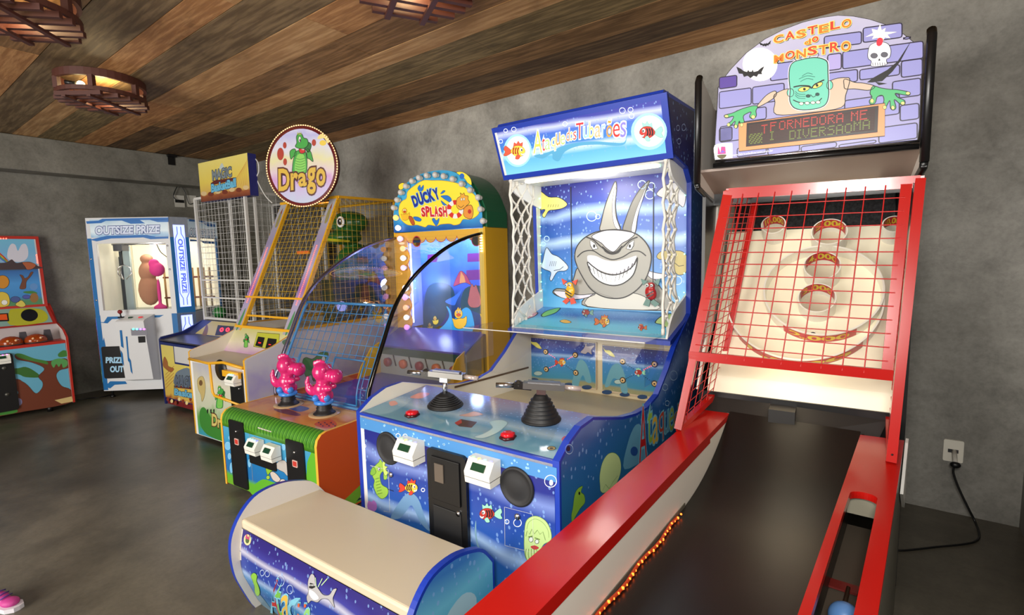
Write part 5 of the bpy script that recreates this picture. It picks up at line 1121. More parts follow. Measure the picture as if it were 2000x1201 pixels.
# marquee
q = [(.0, 1.795), (.0, 1.94), (.03, 2.06), (.10, 2.16), (.2, 2.235), (.33, 2.285), (.5, 2.305), (.67, 2.295), (.8, 2.255), (.9, 2.19), (.98, 2.09), (1.05, 1.93), (1.05, 1.795)]
DG = mat((14, 96, 62), .35); mq = MB(); mq.prism([q[0]]+spline(q[1:-1], 4, False)+[q[-1]], 'y', YC+.03, 2.03, DG, DG); mq.build('marquee_hood', root)
mp = MB(); PM = Plane(F, (0, YC-.012, 0), (1, 0, 0), (0, 0, 1)).view(740, 320, 4.619)
def inset(pts, k=.93): cx = sum(p[0] for p in pts)/len(pts); cz = sum(p[1] for p in pts)/len(pts); return [(cx+(x-cx)*k, cz+(z-cz)*k) for x, z in pts]
BLM = blend('marquee_blue_print', 1.8, 2.3, [(0, (24, 90, 170)), (.2, (60, 160, 220)), (.6, (70, 176, 224)), (1, (60, 160, 210))])
qi = [q[0]]+spline(q[1:-1], 4, False)+[q[-1]]; mp.prism([(x*.97+.015, z) for x, z in qi], 'y', YC-.011, YC+.03, BLM, DG)
YM, YMD = G(246, 220, 60, .12), G(226, 190, 60, .1)
mp.fill(PM, [(180, 440), (185, 380), (205, 340), (250, 310), (260, 250), (330, 190), (400, 150), (480, 150), (560, 150), (640, 160), (720, 180), (800, 230), (870, 290), (905, 370), (905, 440), (870, 480), (820, 500), (760, 500), (730, 540), (680, 552), (640, 540), (560, 545), (520, 560), (450, 550), (420, 570), (380, 560), (340, 550), (300, 555), (250, 545), (200, 500)], YM, 1, True, 4, G(200, 150, 30))
mp.fill(PM, [(700, 80), (750, 72), (800, 100), (830, 140), (836, 190), (800, 170), (770, 130)], YM, 1, True, 3); mp.fill(PM, [(180, 190), (215, 170), (240, 190), (210, 230), (182, 226)], YM, 1, True, 3); mp.fill(PM, ell(750, 112, 22, 26), G(40, 110, 200), 1.6)
SP = G(40, 120, 210)
for c in ([(560, 290), (620, 285), (655, 315), (650, 350), (610, 330), (580, 310)], [(350, 220), (372, 190), (380, 215), (404, 190), (400, 235), (370, 250)], [(480, 500), (500, 490), (520, 510), (545, 490), (540, 530), (520, 560), (500, 540)], [(310, 480), (350, 478), (385, 500), (370, 520), (330, 510)], [(556, 270), (580, 240), (600, 245), (580, 265)], [(560, 330), (600, 360), (620, 380), (580, 370)]): mp.fill(PM, c, SP, 2, True, 2)
def mword(s_, p0, p1, p2, m_, o_):
    n = len(s_)
    for k, ch in enumerate(s_):
        t0, t1 = k/n, (k+.95)/n; L2 = lambda t: (p0[0]+(p1[0]-p0[0])*t, p0[1]+(p1[1]-p0[1])*t); a_ = L2(t0); c_ = L2(t1); hx, hy = p2[0]-p0[0], (p2[1]-p0[1])*(1+.12*(k % 2))
        mp.text(PM, ch, a_, c_, (a_[0]+hx, a_[1]+hy), m_, 4+k*.05, .05, o_, .05)
mword('DUCKY', (322, 392), (560, 312), (290, 295), G(36, 50, 150), G(110, 180, 230)); mword('SPLASH', (388, 478), (622, 478), (380, 392), G(206, 40, 56), G(250, 240, 220))
duck(PM, mp, 236, 470, .62, G(240, 190, 50), G(206, 60, 40), 3); mp.fill(PM, [(270, 480), (300, 478), (326, 540), (300, 548)], G(190, 90, 40), 4, True, 3)
for k in range(10):
    a0 = 2*math.pi*k/10; a1 = 2*math.pi*(k+1)/10; mp.fill(PM, [(690+76*math.cos(a), 410+84*math.sin(a)) for a in (a0, (a0+a1)/2, a1)]+[(690+38*math.cos(a), 410+42*math.sin(a)) for a in (a1, (a0+a1)/2, a0)], G(214, 50, 40) if k % 2 else WHITE, 3)
mp.fill(PM, [(700, 350), (710, 310), (740, 290), (735, 262), (755, 275), (770, 262), (778, 285), (806, 290), (806, 320), (820, 350), (790, 380), (770, 400), (740, 416), (712, 400), (702, 375)], G(236, 170, 60), 4, True, 4)
mp.fill(PM, [(770, 400), (830, 370), (852, 420), (845, 480), (820, 496), (770, 470)], G(230, 150, 60), 3.6, True, 4); mp.line(PM, [(716, 376), (744, 392), (770, 372)], 4, INK, 5, True); mp.fill(PM, ell(748, 320, 7, 12), WHITE, 5, False, 2); mp.fill(PM, ell(770, 318, 7, 12), WHITE, 5, False, 2); mp.fill(PM, ell(820, 430, 16, 20), G(190, 50, 40), 4.5)
mp.build('marquee_panel', root)
bo, bn = mat((206, 204, 200), .25), None; cup_m = mat((236, 236, 232), .3)
def bulb(px, py, y, m, r=.026):
    c = F.at(px, py, y=y-.04); b = MB(); b.lathe([(.018, .0), (.017, .02)], cup_m, (c.x, y, c.z), 12, (0, -1, 0)); b.ball((c.x, y-.04, c.z), r, m, 14); b.build('bulb', root)
P1 = [(132, 396), (163, 325), (196, 258), (242, 200), (297, 154), (360, 124), (430, 104), (508, 98), (583, 110), (664, 136), (745, 180), (822, 236), (895, 303), (915, 408), (938, 515)]
for x, y in P1: bulb(740+x/4.619, 320+y/4.619, YC-.012, bo)
LP = [(152, 486, (255, 176, 96)), (172, 578, (255, 255, 255)), (190, 676, (236, 176, 236)), (215, 765, (255, 178, 120)), (218, 850, (255, 255, 255)), (220, 938, (240, 180, 220)), (236, 1118, (255, 255, 255)), (232, 1200, (225, 160, 220))]
for x, y, c in LP: bulb(740+x/4.619, 320+y/4.619, YC, mat(c, .3, 0, 1.6))
for x, y, c in ((262, 116, (255, 255, 255)), (255, 206, (226, 160, 215)), (262, 304, (255, 170, 120)), (268, 400, (255, 255, 255)), (272, 496, (216, 140, 236))): bulb(740+x/5.004, 540+y/5.004, YC, mat(c, .3, 0, 1.6))
for k in range(7): MB().ball((W-.012, YC-.01, 1.60+k*.022), .006, mat((255, 244, 210), .3, 0, 5), 8).build('small_lamp', root)

# ------------------------------------------------------------------ dragon ball game
F = Frame(-4.88, 1.779, 4.5); W = .88
root = empty('dragon_ball_game', F, 'yellow framed ball throwing game with a round dragon sign ringed by small bulbs', 'arcade machine')
YT_ = mat((226, 168, 30), .35); LIL = blend('airbrush_clouds_print', 0, .9, [(0, (150, 170, 150)), (.3, (206, 206, 190)), (.5, (190, 184, 206)), (.62, (176, 168, 206)), (.8, (208, 206, 208)), (1, (214, 210, 206))], amp=.6, sc=3.5)
sp_ = [(0, .03), (0, .775), (.02, .79), (.25, .85), (.44, .93), (.44, .97), (1.70, .93), (1.72, .03)]
for x0, x1, m_ in ((0, .022, mat((224, 218, 204), .45)), (W-.022, W, mat((224, 218, 204), .45))):
    b = MB().prism(sp_, 'x', x0, x1, m_, YT_)
    if x0 > .5:
        PX = Plane(F, (W+.0008, 0, 0), (0, 1, 0), (0, 0, 1)); b.uv(PX, outline_in(sp_, .012), LIL, .5)
        PX.view(520, 430, 3.246); b.fill(PX, [(230, 900), (250, 870), (290, 880), (320, 860), (340, 840), (385, 836), (392, 870), (380, 900), (360, 930), (340, 960), (350, 1000), (300, 1020), (285, 980), (250, 990)], G(70, 140, 80), 1, True, 3); b.fill(PX, ell(362, 880, 12, 18), WHITE, 2, False, 2); b.fill(PX, [(100, 770), (130, 755), (160, 780), (120, 795)], G(110, 150, 110), 1, True)
    b.build('side_panel', root)
dfm = blend('dragon_front_print', .03, .72, [(0, (60, 150, 170)), (.12, (70, 160, 90)), (.25, (96, 160, 70)), (.4, (190, 196, 170)), (.7, (206, 202, 180)), (1, (176, 176, 184))], amp=.5, sc=4)
PF = Plane(F, (0, -.001, 0), (1, 0, 0), (0, 0, 1)).view(360, 620, 4.62)
fr = MB().box(.022, W-.022, 0, .02, .03, .70, WHITE); fr.uv(PF, [(.06, .035), (W-.03, .035), (W-.03, .69), (.06, .69)], dfm, .3)
def dragon(mb, pl, T, lay=2, g=0.0):
    D1, D2, D3 = G(64, 158, 66, g), G(130, 200, 90, g), G(40, 110, 50, g); ow = abs(T([(10, 0)])[0][0]-T([(0, 0)])[0][0])/10*7
    mb.fill(pl, T([(60, -190), (50, -240), (90, -262), (140, -230), (110, -140)]), D3, lay, True, ow)
    mb.fill(pl, T([(-52, -180), (-110, -150), (-100, -60), (-70, -90), (-40, -110)]), D1, lay, True, ow); mb.fill(pl, T([(90, -180), (130, -150), (150, -90), (160, -30), (120, -60), (90, -80)]), D1, lay, True, ow)
    mb.fill(pl, T([(-40, -150), (60, -160), (86, -80), (90, 20), (70, 110), (-70, 110), (-80, 20), (-64, -80)]), D1, lay+.5, True, ow); mb.fill(pl, T([(-20, -110), (50, -110), (74, 0), (58, 100), (-40, 104), (-54, 10)]), D2, lay+1, True)
    for k in range(6): mb.line(pl, T([(-46, -70+k*30), (10, -56+k*30), (68, -74+k*30)]), ow*.7, D3, lay+1.5, True)
    mb.fill(pl, T([(-34, -320), (-10, -356), (30, -352), (50, -310), (90, -296), (104, -250), (90, -210), (40, -180), (-20, -190), (-48, -210), (-30, -250)]), D1, lay+2, True, ow)
    for x in (-20, 0, 18): mb.fill(pl, T([(x-8, -346), (x, -380), (x+12, -348)]), G(180, 200, 90, g), lay+2.5)
    mb.fill(pl, T(ell(6, -290, 15, 36)), WHITE, lay+3, False, ow*.6); mb.fill(pl, T(ell(10, -280, 7, 18)), INK, lay+3.5); mb.fill(pl, T([(0, -180), (60, -176), (66, -140), (30, -124), (4, -140)]), G(196, 40, 40, g), lay+3, True, ow)
    for x in (30, 46): mb.fill(pl, T([(x, -178), (x+12, -178), (x+6, -160)]), WHITE, lay+4)
dragon(fr, PF, lambda pts: [(318+x*.36, 770+y*.42) for x, y in pts])
fr.fill(PF, [(120, 560), (165, 530), (190, 600), (185, 700), (160, 760), (150, 700), (125, 640)], G(190, 170, 110), 1.5, True, 2); fr.fill(PF, ell(150, 590, 16, 26), G(110, 80, 50), 2)
fr.fill(PF, [(140, 850), (180, 810), (240, 900), (300, 960), (400, 1010), (400, 1120), (230, 1070), (150, 980)], G(60, 130, 50), 1.2, True)
for ch, x0, y0, x1, y1 in (('D', 250, 975, 300, 865), ('r', 303, 990, 330, 915)): fr.text(PF, ch, (x0, y0), (x1, y0+12), (x0, y1), G(206, 190, 110), 3, .04, G(90, 40, 30), .06)
for x in (205, 235, 262): fr.fill(PF, [(x, 830), (x+12, 826), (x+10, 866), (x+2, 862)], INK, 2)
fr.build('front_panel', root)
rc = MB(); rc.box(.36, .84, -.001, .004, .42, .70, mat((200, 192, 180), .45)); bx = [(.32, .705), (.36, .70), (.37, .46), (.40, .43), (.86, .40)]
rc.tube([(x, -.006, z) for x, z in bx], .012, YT_, 8); rc.tube([(.022, -.006, .715), (.34, -.006, .705), (.58, -.006, .735), (W-.02, -.006, .715)], .013, YT_, 8); rc.build('speaker_recess', root)
u_, v_ = PF.px(336, 472); MB().lathe([(.088, 0), (.088, .004), (.02, .006)], BLACK, (u_, -.004, v_), 30, (0, -1, 0)).build('speaker_grille', root)
MB().box(u_+.07, .84, -.035, -.002, .63, .68, YT_).build('ledge', root)
q = PF.pxs([(412, 475), (526, 490), (545, 735)]); d_ = MB().rbox(q[0][0], q[1][0], -.012, 0, q[2][1]-.15, q[0][1], BLACK, .015).build('coin_door', root); MB().lathe([(.009, 0), (.009, .006)], CHROME, (q[1][0]-.05, -.012, q[2][1]+.08), 10, (0, -1, 0)).build('lock', d_)
card_reader(F, root, 455, 742, -.012, .13, .085, .06, ((110, 230, 255), (110, 255, 200), (110, 140, 255)))
MB().slab([(.022, .0, .715), (W-.022, .0, .715), (W-.022, .30, .735), (.022, .30, .735)], (0, 0, -.015), mat((196, 186, 166), .3)).build('front_shelf', root)
b = MB(); pn = blend('score_panel_print', .73, .96, [(0, (190, 150, 190)), (.4, (214, 206, 180)), (1, (196, 196, 110))], amp=.4, sc=5); b.slab([(.022, .30, .735), (W-.022, .30, .735), (W-.022, .44, .95), (.022, .44, .95)], (0, .012, 0), WHITE)
P2 = Plane(F, (0, .2995, .735), (1, 0, 0), (0, .14, .215)); b.uv(P2, [(.022, 0), (W-.022, 0), (W-.022, .25), (.022, .25)], pn, .3)
P2.view(360, 620, 4.62); dragon(b, P2, lambda pts: [(556+x*.2, 240+y*.26) for x, y in pts])
b.fill(P2, [(660, 135), (860, 150), (850, 300), (625, 262)], G(186, 190, 60), 1.5, False, 3)
for c in ([(668, 172), (728, 182), (704, 270), (640, 254)], [(756, 186), (836, 196), (820, 290), (732, 276)]): b.fill(P2, c, BLACK, 2.5)
rg = mat((255, 40, 40), .3, 0, 1.2)
b.fill(P2, [(672, 222), (694, 226), (690, 236), (668, 232)], rg, 3); b.fill(P2, [(765, 240), (785, 244), (781, 250), (762, 248)], rg, 3); b.build('score_panel', root)
# leaning boards with red light lines
def lean(x0, x1):
    A, B = (.40, .88), (1.0, 2.13); b = MB(); lm_ = blend('lean_board_print%.1f' % x0, .88, 2.13, [(0, (170, 166, 170)), (.22, (170, 160, 196)), (.34, (150, 110, 170)), (.5, (176, 170, 200)), (.68, (150, 140, 176)), (1, (176, 178, 182))], amp=.1)
    d = Vector((0, B[0]-A[0], B[1]-A[1])).normalized(); nrm = Vector((0, -d.z, d.y)); o_ = nrm*-.034
    b.slab([(x0, *A), (x1, *A), (x1, *B), (x0, *B)], o_, lm_, YT_); Pn = Plane(F, (x0, *A), (1, 0, 0), d); L_ = math.hypot(B[0]-A[0], B[1]-A[1])
    b.uv(Pn, [(x1-x0-.02, 0), (x1-x0+.001, 0), (x1-x0+.001, L_), (x1-x0-.02, L_)], YT_, .5)
    dragon(b, Pn, lambda pts: [(0, 0)]*len(pts)) if False else None
    w_ = x1-x0; b.uv(Pn, spline([(w_*.35, L_-.10), (w_*.5, L_-.05), (w_*.62, L_-.12), (w_*.7, L_-.24), (w_*.4, L_-.26), (w_*.3, L_-.18)], 3), G(150, 140, 90), 1); b.uv(Pn, [(w_*.45, L_-.10), (w_*.52, L_-.04), (w_*.6, L_-.11)], G(150, 40, 50), 1.5); b.uv(Pn, spline([(w_*.3, .10), (w_*.5, .26), (w_*.65, .2), (w_*.6, .08), (w_*.4, .03)], 3), G(80, 140, 90), 1)
    o = b.build('leaning_board', root)
    ls = MB(); lr_ = mat((255, 80, 60), .3, 0, 4)
    for k in range(34): ls.ball(Pn.pt(w_*.42, .32+k*.0175, 2), .0048, lr_, 6)
    ls.build('light_line', o)
lean(-.005, .115); lean(W-.12, W)
cg = MB(); r_ = .012; zt = 2.16; yb2 = 1.72
for x in (.0, W): cg.tube([(x, 1.0, 2.14), (x, yb2, zt)], r_, YT_, sq=True); cg.tube([(x, yb2, zt), (x, yb2, .93)], r_, YT_, sq=True); cg.tube([(x, .44, .96), (x, yb2, .96)], r_, YT_, sq=True)
for y, z in ((1.0, 2.14), (yb2, zt), (.56, 1.22), (.50, 1.05), (.44, .95), (yb2, .96)): cg.tube([(0, y, z), (W, y, z)], r_*(.7 if z in (1.22, 1.05) else 1), YT_, sq=True)
cg.build('cage_frame', root)
yw_ = mat((206, 168, 40), .4)
b = MB(); grid(b, (0.1, .57, 1.22), (W-.1, .57, 1.22), (.1, 1.0, 2.14), (W-.1, 1.0, 2.14), 11, 16, .002, yw_); b.build('front_mesh', root)
for x in (0.0, W): 
    b = MB()
    for k in range(1, 22):
        z = .96+k*.0545; y0 = .44+(z-.96)*.47; b.tube([(x, y0, z), (x, yb2, z)], .0018, yw_, 4, cap=False)
    for k in range(1, 22):
        y = .44+k*.0585; z1 = min(2.15, .96+(y-.44)/.47); b.tube([(x, y, .96), (x, y, z1)], .0018, yw_, 4, cap=False)
    b.build('side_mesh', root)
b = MB(); grid(b, (0, 1.0, 2.14), (W, 1.0, 2.14), (0, yb2, zt), (W, yb2, zt), 11, 9, .0018, yw_); b.build('top_mesh', root)
b = MB(); grid(b, (0, yb2, .96), (W, yb2, .96), (0, yb2, zt), (W, yb2, zt), 12, 16, .0018, yw_); b.box(.25, W-.1, yb2-.02, yb2-.01, 1.25, 2.0, mat((150, 138, 112), .5)); b.build('back_mesh', root)
b = MB(); b.box(.02, W-.02, .44, yb2, .86, .88, mat((196, 190, 178), .5)); b.build('ball_tray', root)
gd, gk = mat((40, 92, 36), .3), mat((22, 44, 26), .35)
o = blobby('dragon_head_target', [((.60, 1.35, 1.93), .16, (1.5, .9, .75), None), ((.58, 1.28, 1.78), .15, (1.5, 1.1, .5), None), ((.62, 1.40, 1.45), .22, (1.2, .9, 1.25), None)], gd, root, .012, 5)
for x in (.42, .66): b = MB(); b.lathe([(.055, 0), (.055, .01), (.05, .014)], WHITE, (x, 1.20, 1.93), 20, (0, -1, 0)); b.lathe([(.034, .014), (.032, .018)], INK, (x, 1.20, 1.93), 16, (0, -1, 0)); b.lathe([(.012, .018), (.01, .02)], WHITE, (x+.008, 1.20, 1.94), 10, (0, -1, 0)); b.build('eye', o)
MB().slab([(.36, 1.10, 1.76), (.86, 1.10, 1.72), (.86, 1.12, 1.74), (.36, 1.12, 1.79)], (0, .01, 0), mat((190, 190, 40), .35)).build('lip_line', o)
b = MB(); b.box(.30, .86, 1.2, 1.6, .9, 1.35, gk); b.build('target_housing', root)
b = MB()
for k in range(22): b.ball((.40+k*.018, 1.05, 2.11), .006, mat((255, 120, 40), .3, 0, 4), 6)
b.build('light_line', root); MB().box(.28, .46, .95, .97, 1.62, 1.65, mat((226, 110, 40), .4)).build('orange_rail', root)
# round sign
pc = F.at(591, 324, y=.80); PZ = Plane(F, pc, (.94, .34, 0), (0, 0, 1)).view(500, 230, 6.005); NZ = PZ.N.copy()
c0, cl, cr_, ct, cb2 = (PZ.px(*p) for p in ((548, 566), (165, 600), (920, 500), (570, 92), (505, 1035)))
cx = (cl[0]+cr_[0])/2;  cz = (ct[1]+cb2[1])/2; rr_ = (ct[1]-cb2[1])/2; MAR = mat((96, 20, 30), .35)
b = MB(); b.lathe([(rr_, -.05), (rr_, 0), (rr_-.004, .004)], MAR, PZ.pt(cx, cz), 56, NZ); skyp = blend('sign_sky_print', PZ.O.z+cz-rr_, PZ.O.z+cz+rr_, [(0, (176, 196, 214)), (.2, (190, 176, 214)), (.33, (196, 150, 200)), (.42, (210, 190, 200)), (.6, (214, 210, 160)), (.75, (206, 206, 220)), (.9, (176, 176, 220)), (1, (206, 206, 226))], amp=.3, sc=6, glow=.12)
PZ.O = PZ.O+NZ*.0045; b.uv(PZ, ell(cx, cz, rr_*.93, n=48), skyp, .3)
for x, y, rx_, ry_ in ((288, 425, 38, 72), (338, 323, 20, 36), (342, 517, 21, 40), (680, 292, 24, 38)): b.fill(PZ, ell(x, y, rx_, ry_), G(176, 62, 44), 1.5, False, 2, G(130, 40, 30))
b.fill(PZ, ell(785, 295, 40, 32), G(236, 206, 80), 1.4); b.fill(PZ, [(720, 240), (760, 190), (830, 210), (860, 270), (840, 300), (800, 240), (750, 250)], G(236, 220, 140), 1.2, True)
dragon(b, PZ, lambda pts: [(510+x, 545+y) for x, y in pts], 2, .1)
for ch, x0, y0, x1, y1 in (('D', 268, 862, 400, 600), ('r', 412, 852, 500, 650), ('a', 500, 812, 600, 652), ('g', 606, 900, 706, 590), ('o', 712, 806, 820, 600)):
    b.text(PZ, ch, (x0+6, y0+10), (x1+6, y0+2), (x0+2, y1+8), INK, 6.2, .07); b.text(PZ, ch, (x0, y0), (x1, y0-8), (x0-4, y1), G(206, 170, 60, .1), 7.5, .03, G(84, 30, 20), .05)
sgn = b.build('round_sign', root)
rb = mat((255, 190, 110), .3, 0, 5)
lb2 = MB()
for k in range(96):
    a_ = 2*math.pi*k/96; lb2.ball(PZ.pt(cx+(rr_+.006)*math.cos(a_), cz+(rr_+.006)*math.sin(a_), 5), .0055, rb, 6)
lb2.tube([PZ.pt(cx+(rr_+.006)*math.cos(2*math.pi*k/60), cz+(rr_+.006)*math.sin(2*math.pi*k/60), 1) for k in range(60)], .0055, mat((190, 150, 120), .3), 6, closed=True); lb2.build('bulb_ring', sgn)
MB().tube([PZ.pt(cx, cz-rr_*.6)-NZ*.05, (PZ.pt(cx, 0).x, 1.0, 2.14)], .012, YT_, 8).build('sign_bracket', root)

# ------------------------------------------------------------------ basketball game
F = Frame(-6.232, 2.0, 5.0); W = .98
root = empty('basketball_game', F, 'navy basketball arcade game with white wire cage and yellow basketball sign', 'arcade machine')
NV = mat((30, 42, 104), .35); WW = mat((214, 214, 210), .4)
sp_ = [(0, .03), (0, .745), (.02, .77), (.24, .80), (.46, .90), (1.5, .90), (1.5, .03)]
for x0, x1 in ((0, .025), (W-.025, W)): MB().prism(sp_, 'x', x0, x1, NV, NV).build('side_panel', root)
bfm = blend('popcorn_print', .04, .70, [(0, (110, 50, 36)), (.10, (160, 90, 50)), (.16, (216, 180, 80)), (.4, (214, 190, 90)), (.7, (222, 206, 100)), (1, (216, 200, 110))], amp=.25, sc=9)
PF = Plane(F, (0, -.001, 0), (1, 0, 0), (0, 0, 1)).view(300, 600, 6.005)
fr = MB().box(.025, W-.025, 0, .02, .10, .72, NV); fr.box(.025, W-.025, .02, .04, .03, .10, mat((120, 30, 34), .5)); fr.uv(PF, [(.04, .11), (W-.03, .11), (W-.03, .69), (.04, .69)], bfm, .3)
fr.fill(PF, [(110, 640), (130, 580), (165, 640), (175, 690), (240, 720), (200, 760), (120, 700)], G(160, 100, 50), 1, True, 2)
for k in range(5): fr.line(PF, [(140, 790+k*40), (240, 690+k*40)], 5, G(180, 90, 50), 1.2)
fr.fill(PF, [(250, 800), (300, 740), (420, 720), (470, 900), (250, 910)], G(110, 126, 140), 1.3, True)
fr.text(PF, 'MAGIC', (248, 930), (470, 950), (262, 800), G(96, 110, 130), 2.5, .04, G(60, 66, 70), .05); fr.text(PF, 'BasketBall', (244, 1030), (640, 1100), (244, 950), G(110, 180, 210), 3, .05, G(40, 60, 90), .05)
fr.fill(PF, [(240, 915), (460, 935), (460, 965), (240, 940)], G(110, 40, 40), 1.8)
for k in range(8): fr.fill(PF, ell(170+k*44, 1078+(k % 3)*22, 16, 22), G(236, 216, 150) if k % 2 else G(140, 60, 40), 2, True)
fr.build('front_panel', root)
b = MB(); q = PF.pxs([(240, 440), (430, 400), (430, 660), (270, 640)]); x0 = q[0][0]; z0 = q[3][1]
b.box(x0, W-.08, -.012, 0, z0-.02, .715, NV); b.box(x0+.02, W-.10, -.014, -.011, z0, .695, mat((206, 206, 204), .4)); b.build('ball_opening', root)
MB().slab([(.025, .0, .745), (W-.025, .0, .745), (W-.025, .26, .775), (.025, .26, .775)], (0, 0, -.015), mat((60, 56, 66), .3)).build('front_shelf', root)
b = MB(); b.slab([(.025, .26, .775), (W-.025, .26, .775), (W-.025, .46, .90), (.025, .46, .90)], (0, .01, -.01), NV); P3 = Plane(F, (0, .26, .776), (1, 0, 0), (0, .2, .125)).view(300, 600, 6.005); b.uv(P3, [(.22, .01), (W-.03, .01), (W-.03, .23), (.22, .23)], bfm, .5)
b.fill(P3, [(755, 210), (945, 225), (905, 335), (720, 330)], BLACK, 1.5); 
for c in (800, 870): b.line(P3, ell(c, 265, 16, 20), 7, mat((255, 40, 40), .3, 0, 2), 2.5, closed=True)
b.fill(P3, [(600, 250), (625, 200), (640, 250), (620, 330), (570, 330)], G(130, 90, 50), 1.5, True); b.build('score_panel', root)
cg = MB()
for x, y in ((.0, .50), (W, .50), (0, 1.45), (W, 1.45)): cg.tube([(x, y, .90), (x, y, 2.28)], .014, WW, sq=True)
for z in (.92, 2.28): cg.tube([(0, .5, z), (W, .5, z), (W, 1.45, z), (0, 1.45, z)], .013, WW, closed=True, sq=True)
for z in (1.16, 1.36): cg.tube([(0, .5, z), (W, .5, z)], .008, WW, sq=True)
cg.tube([(0.52, .6, .92), (0.52, .6, 2.36), (W, .6, 2.36), (W, .6, .92)], .012, WW, sq=True); cg.build('cage_frame', root)
b = MB(); grid(b, (0, .5, .92), (W, .5, .92), (0, .5, 2.28), (W, .5, 2.28), 15, 20, .0019, WW); b.build('front_mesh', root)
for x in (0, W): b = MB(); grid(b, (x, .5, .92), (x, 1.45, .92), (x, .5, 2.28), (x, 1.45, 2.28), 11, 20, .0017, WW); b.build('side_mesh', root)
MB().box(.02, W-.02, 1.45, 1.47, .92, 2.28, mat((66, 64, 62), .6)).build('back_board', root)
b = MB(); PG = Plane(F, (0, .47, 0), (1, 0, 0), (0, 0, 1)).view(380, 280, 6.005); q = PG.pxs([(48, 242), (630, 100), (640, 610), (72, 690)])
x0, x1 = (q[0][0]+q[3][0])/2, (q[1][0]+q[2][0])/2; z1 = (q[0][1]+q[1][1])/2; z0 = (q[2][1]+q[3][1])/2
b.box(x0, x1, .471, .56, z0, z1, mat((40, 44, 120), .4)); sm_ = blend('popcorn_sign_print', z0, z1, [(0, (110, 56, 40)), (.14, (150, 84, 50)), (.2, (206, 170, 90)), (.5, (222, 200, 90)), (1, (226, 212, 120))], amp=.15, sc=8, glow=.05); b.uv(PG, [(x0, z0), (x1, z0), (x1, z1), (x0, z1)], sm_, .4)
for k in range(7):
    b.fill(PG, ell(110+k*82, 590-k*12+(k % 2)*16, 34, 26), G(120, 56, 40) if k % 2 else G(216, 190, 140), 1.5, True); b.line(PG, [(430+k*28, 500), (560+k*10, 300-k*20)], 4, G(206, 130, 60), 1.2)
b.fill(PG, [(190, 470), (230, 436), (470, 400), (480, 430), (210, 490)], G(100, 40, 36), 2); b.text(PG, 'MAGIC', (212, 436), (440, 392), (205, 318), G(126, 140, 150), 3.2, .04, G(70, 76, 80), .05); b.text(PG, 'BasketBall', (200, 580), (490, 510), (195, 480), G(110, 190, 226), 3.5, .05, G(30, 60, 100), .05)
b.fill(PG, [(290, 300), (320, 230), (350, 280), (380, 310), (330, 300)], G(190, 206, 206), 1.5, True); b.build('sign_box', root)
MB().tube(spline([(x1+.01, .55, z1-.05), (x1+.05, .55, z1-.10), (x1+.03, .56, z1-.18), (x1-.01, .56, z1-.25), (x1+.08, .58, z0-.0), (x1+.16, .6, z0-.08)], 4, False), .006, WW, 6).build('sign_cable', root)
bl_c = F.at(412, 610, y=.62); gb_ = MB().ball((0, 0, 0), .075, mat((36, 110, 46), .3), 20).build('game_ball'); gb_.location = F.l2w((max(.09, bl_c.x), .62, .976)); tag(gb_, 'green ball behind the white wire cage of the basketball game', 'ball')
MB().box(.025, W-.025, .46, 1.45, .885, .90, mat((90, 88, 84), .5)).build('ball_floor', root)

# ------------------------------------------------------------------ claw machine in the corner
F = Frame(-7.229, 1.727, 40.0); W = .90; D = .78
root = empty('claw_machine', F, 'white and blue claw crane machine with glowing light columns standing in the corner', 'arcade machine')
CB, CW = mat((36, 112, 176), .3), mat((222, 224, 226), .35); ch_ = .135
foot = [(.0, 0), (W, 0), (W+ch_, ch_), (W+ch_, D), (-.045, D), (-.045, .06)]
base = MB().prism(foot, 'z', .09, .98, CW); PF = Plane(F, (0, -.001, 0), (1, 0, 0), (0, 0, 1)).view(140, 400, 2.859)
base.uv(PF, [(0, .10), (.05, .10), (.05, .98), (0, .98)], CB, .4); base.uv(PF, [(W-.03, .5), (W, .52), (W, .98), (W-.06, .98), (W-.06, .62)], CB, .4)
for c in ([(135, 655), (180, 655), (200, 625), (515, 615), (490, 628), (225, 638), (200, 662)], [(165, 800), (180, 740), (190, 790)], [(185, 1015), (215, 985), (300, 985), (310, 1000), (240, 1005), (215, 1025)]): base.fill(PF, c, CB, .8)
base.build('lower_cabinet', root)
top_ = MB().prism(foot, 'z', 1.86, 2.09, CW); hdp = blend('crane_header_print', 1.86, 2.09, [(0, (110, 160, 200)), (.3, (206, 220, 226)), (.7, (190, 206, 216)), (1, (150, 180, 200))], amp=.5, sc=6, glow=.25)
top_.uv(PF, [(.045, 1.87), (W-.01, 1.87), (W-.01, 2.07), (.045, 2.07)], hdp, .4)
BC = G(50, 110, 180, .1)
for c in ([(80, 92), (150, 88), (170, 78), (540, 70), (540, 82), (190, 90), (165, 102), (85, 106)], [(280, 88), (380, 84), (410, 104), (330, 106)], [(430, 82), (540, 78), (540, 96), (480, 96)], [(100, 195), (200, 172), (420, 168), (470, 178), (540, 176), (540, 188), (440, 192), (400, 182), (220, 188), (140, 204)]): top_.fill(PF, c, BC, 1)
top_.text(PF, 'OUTSIZE PRIZE', (132, 168), (492, 160), (132, 120), G(206, 216, 236, .15), 3, .04, G(40, 60, 140), .05)
PR_ = Plane(F, (W+ch_+.001, 0, 0), (0, 1, 0), (0, 0, 1)).view(140, 400, 2.859); top_.uv(PR_, [(ch_, 1.87), (D, 1.87), (D, 2.07), (ch_, 2.07)], hdp, .4)
top_.text(PR_, 'OUTSIZE PRIZE', (658, 178), (800, 186), (658, 130), G(226, 232, 240, .2), 3, .03, G(30, 60, 130), .05)
for c in ([(655, 92), (720, 96), (760, 120), (800, 124), (800, 110), (730, 90), (655, 80)], [(660, 204), (720, 204), (740, 216), (800, 218), (800, 206), (740, 200), (660, 192)]): top_.fill(PR_, c, BC, 1)
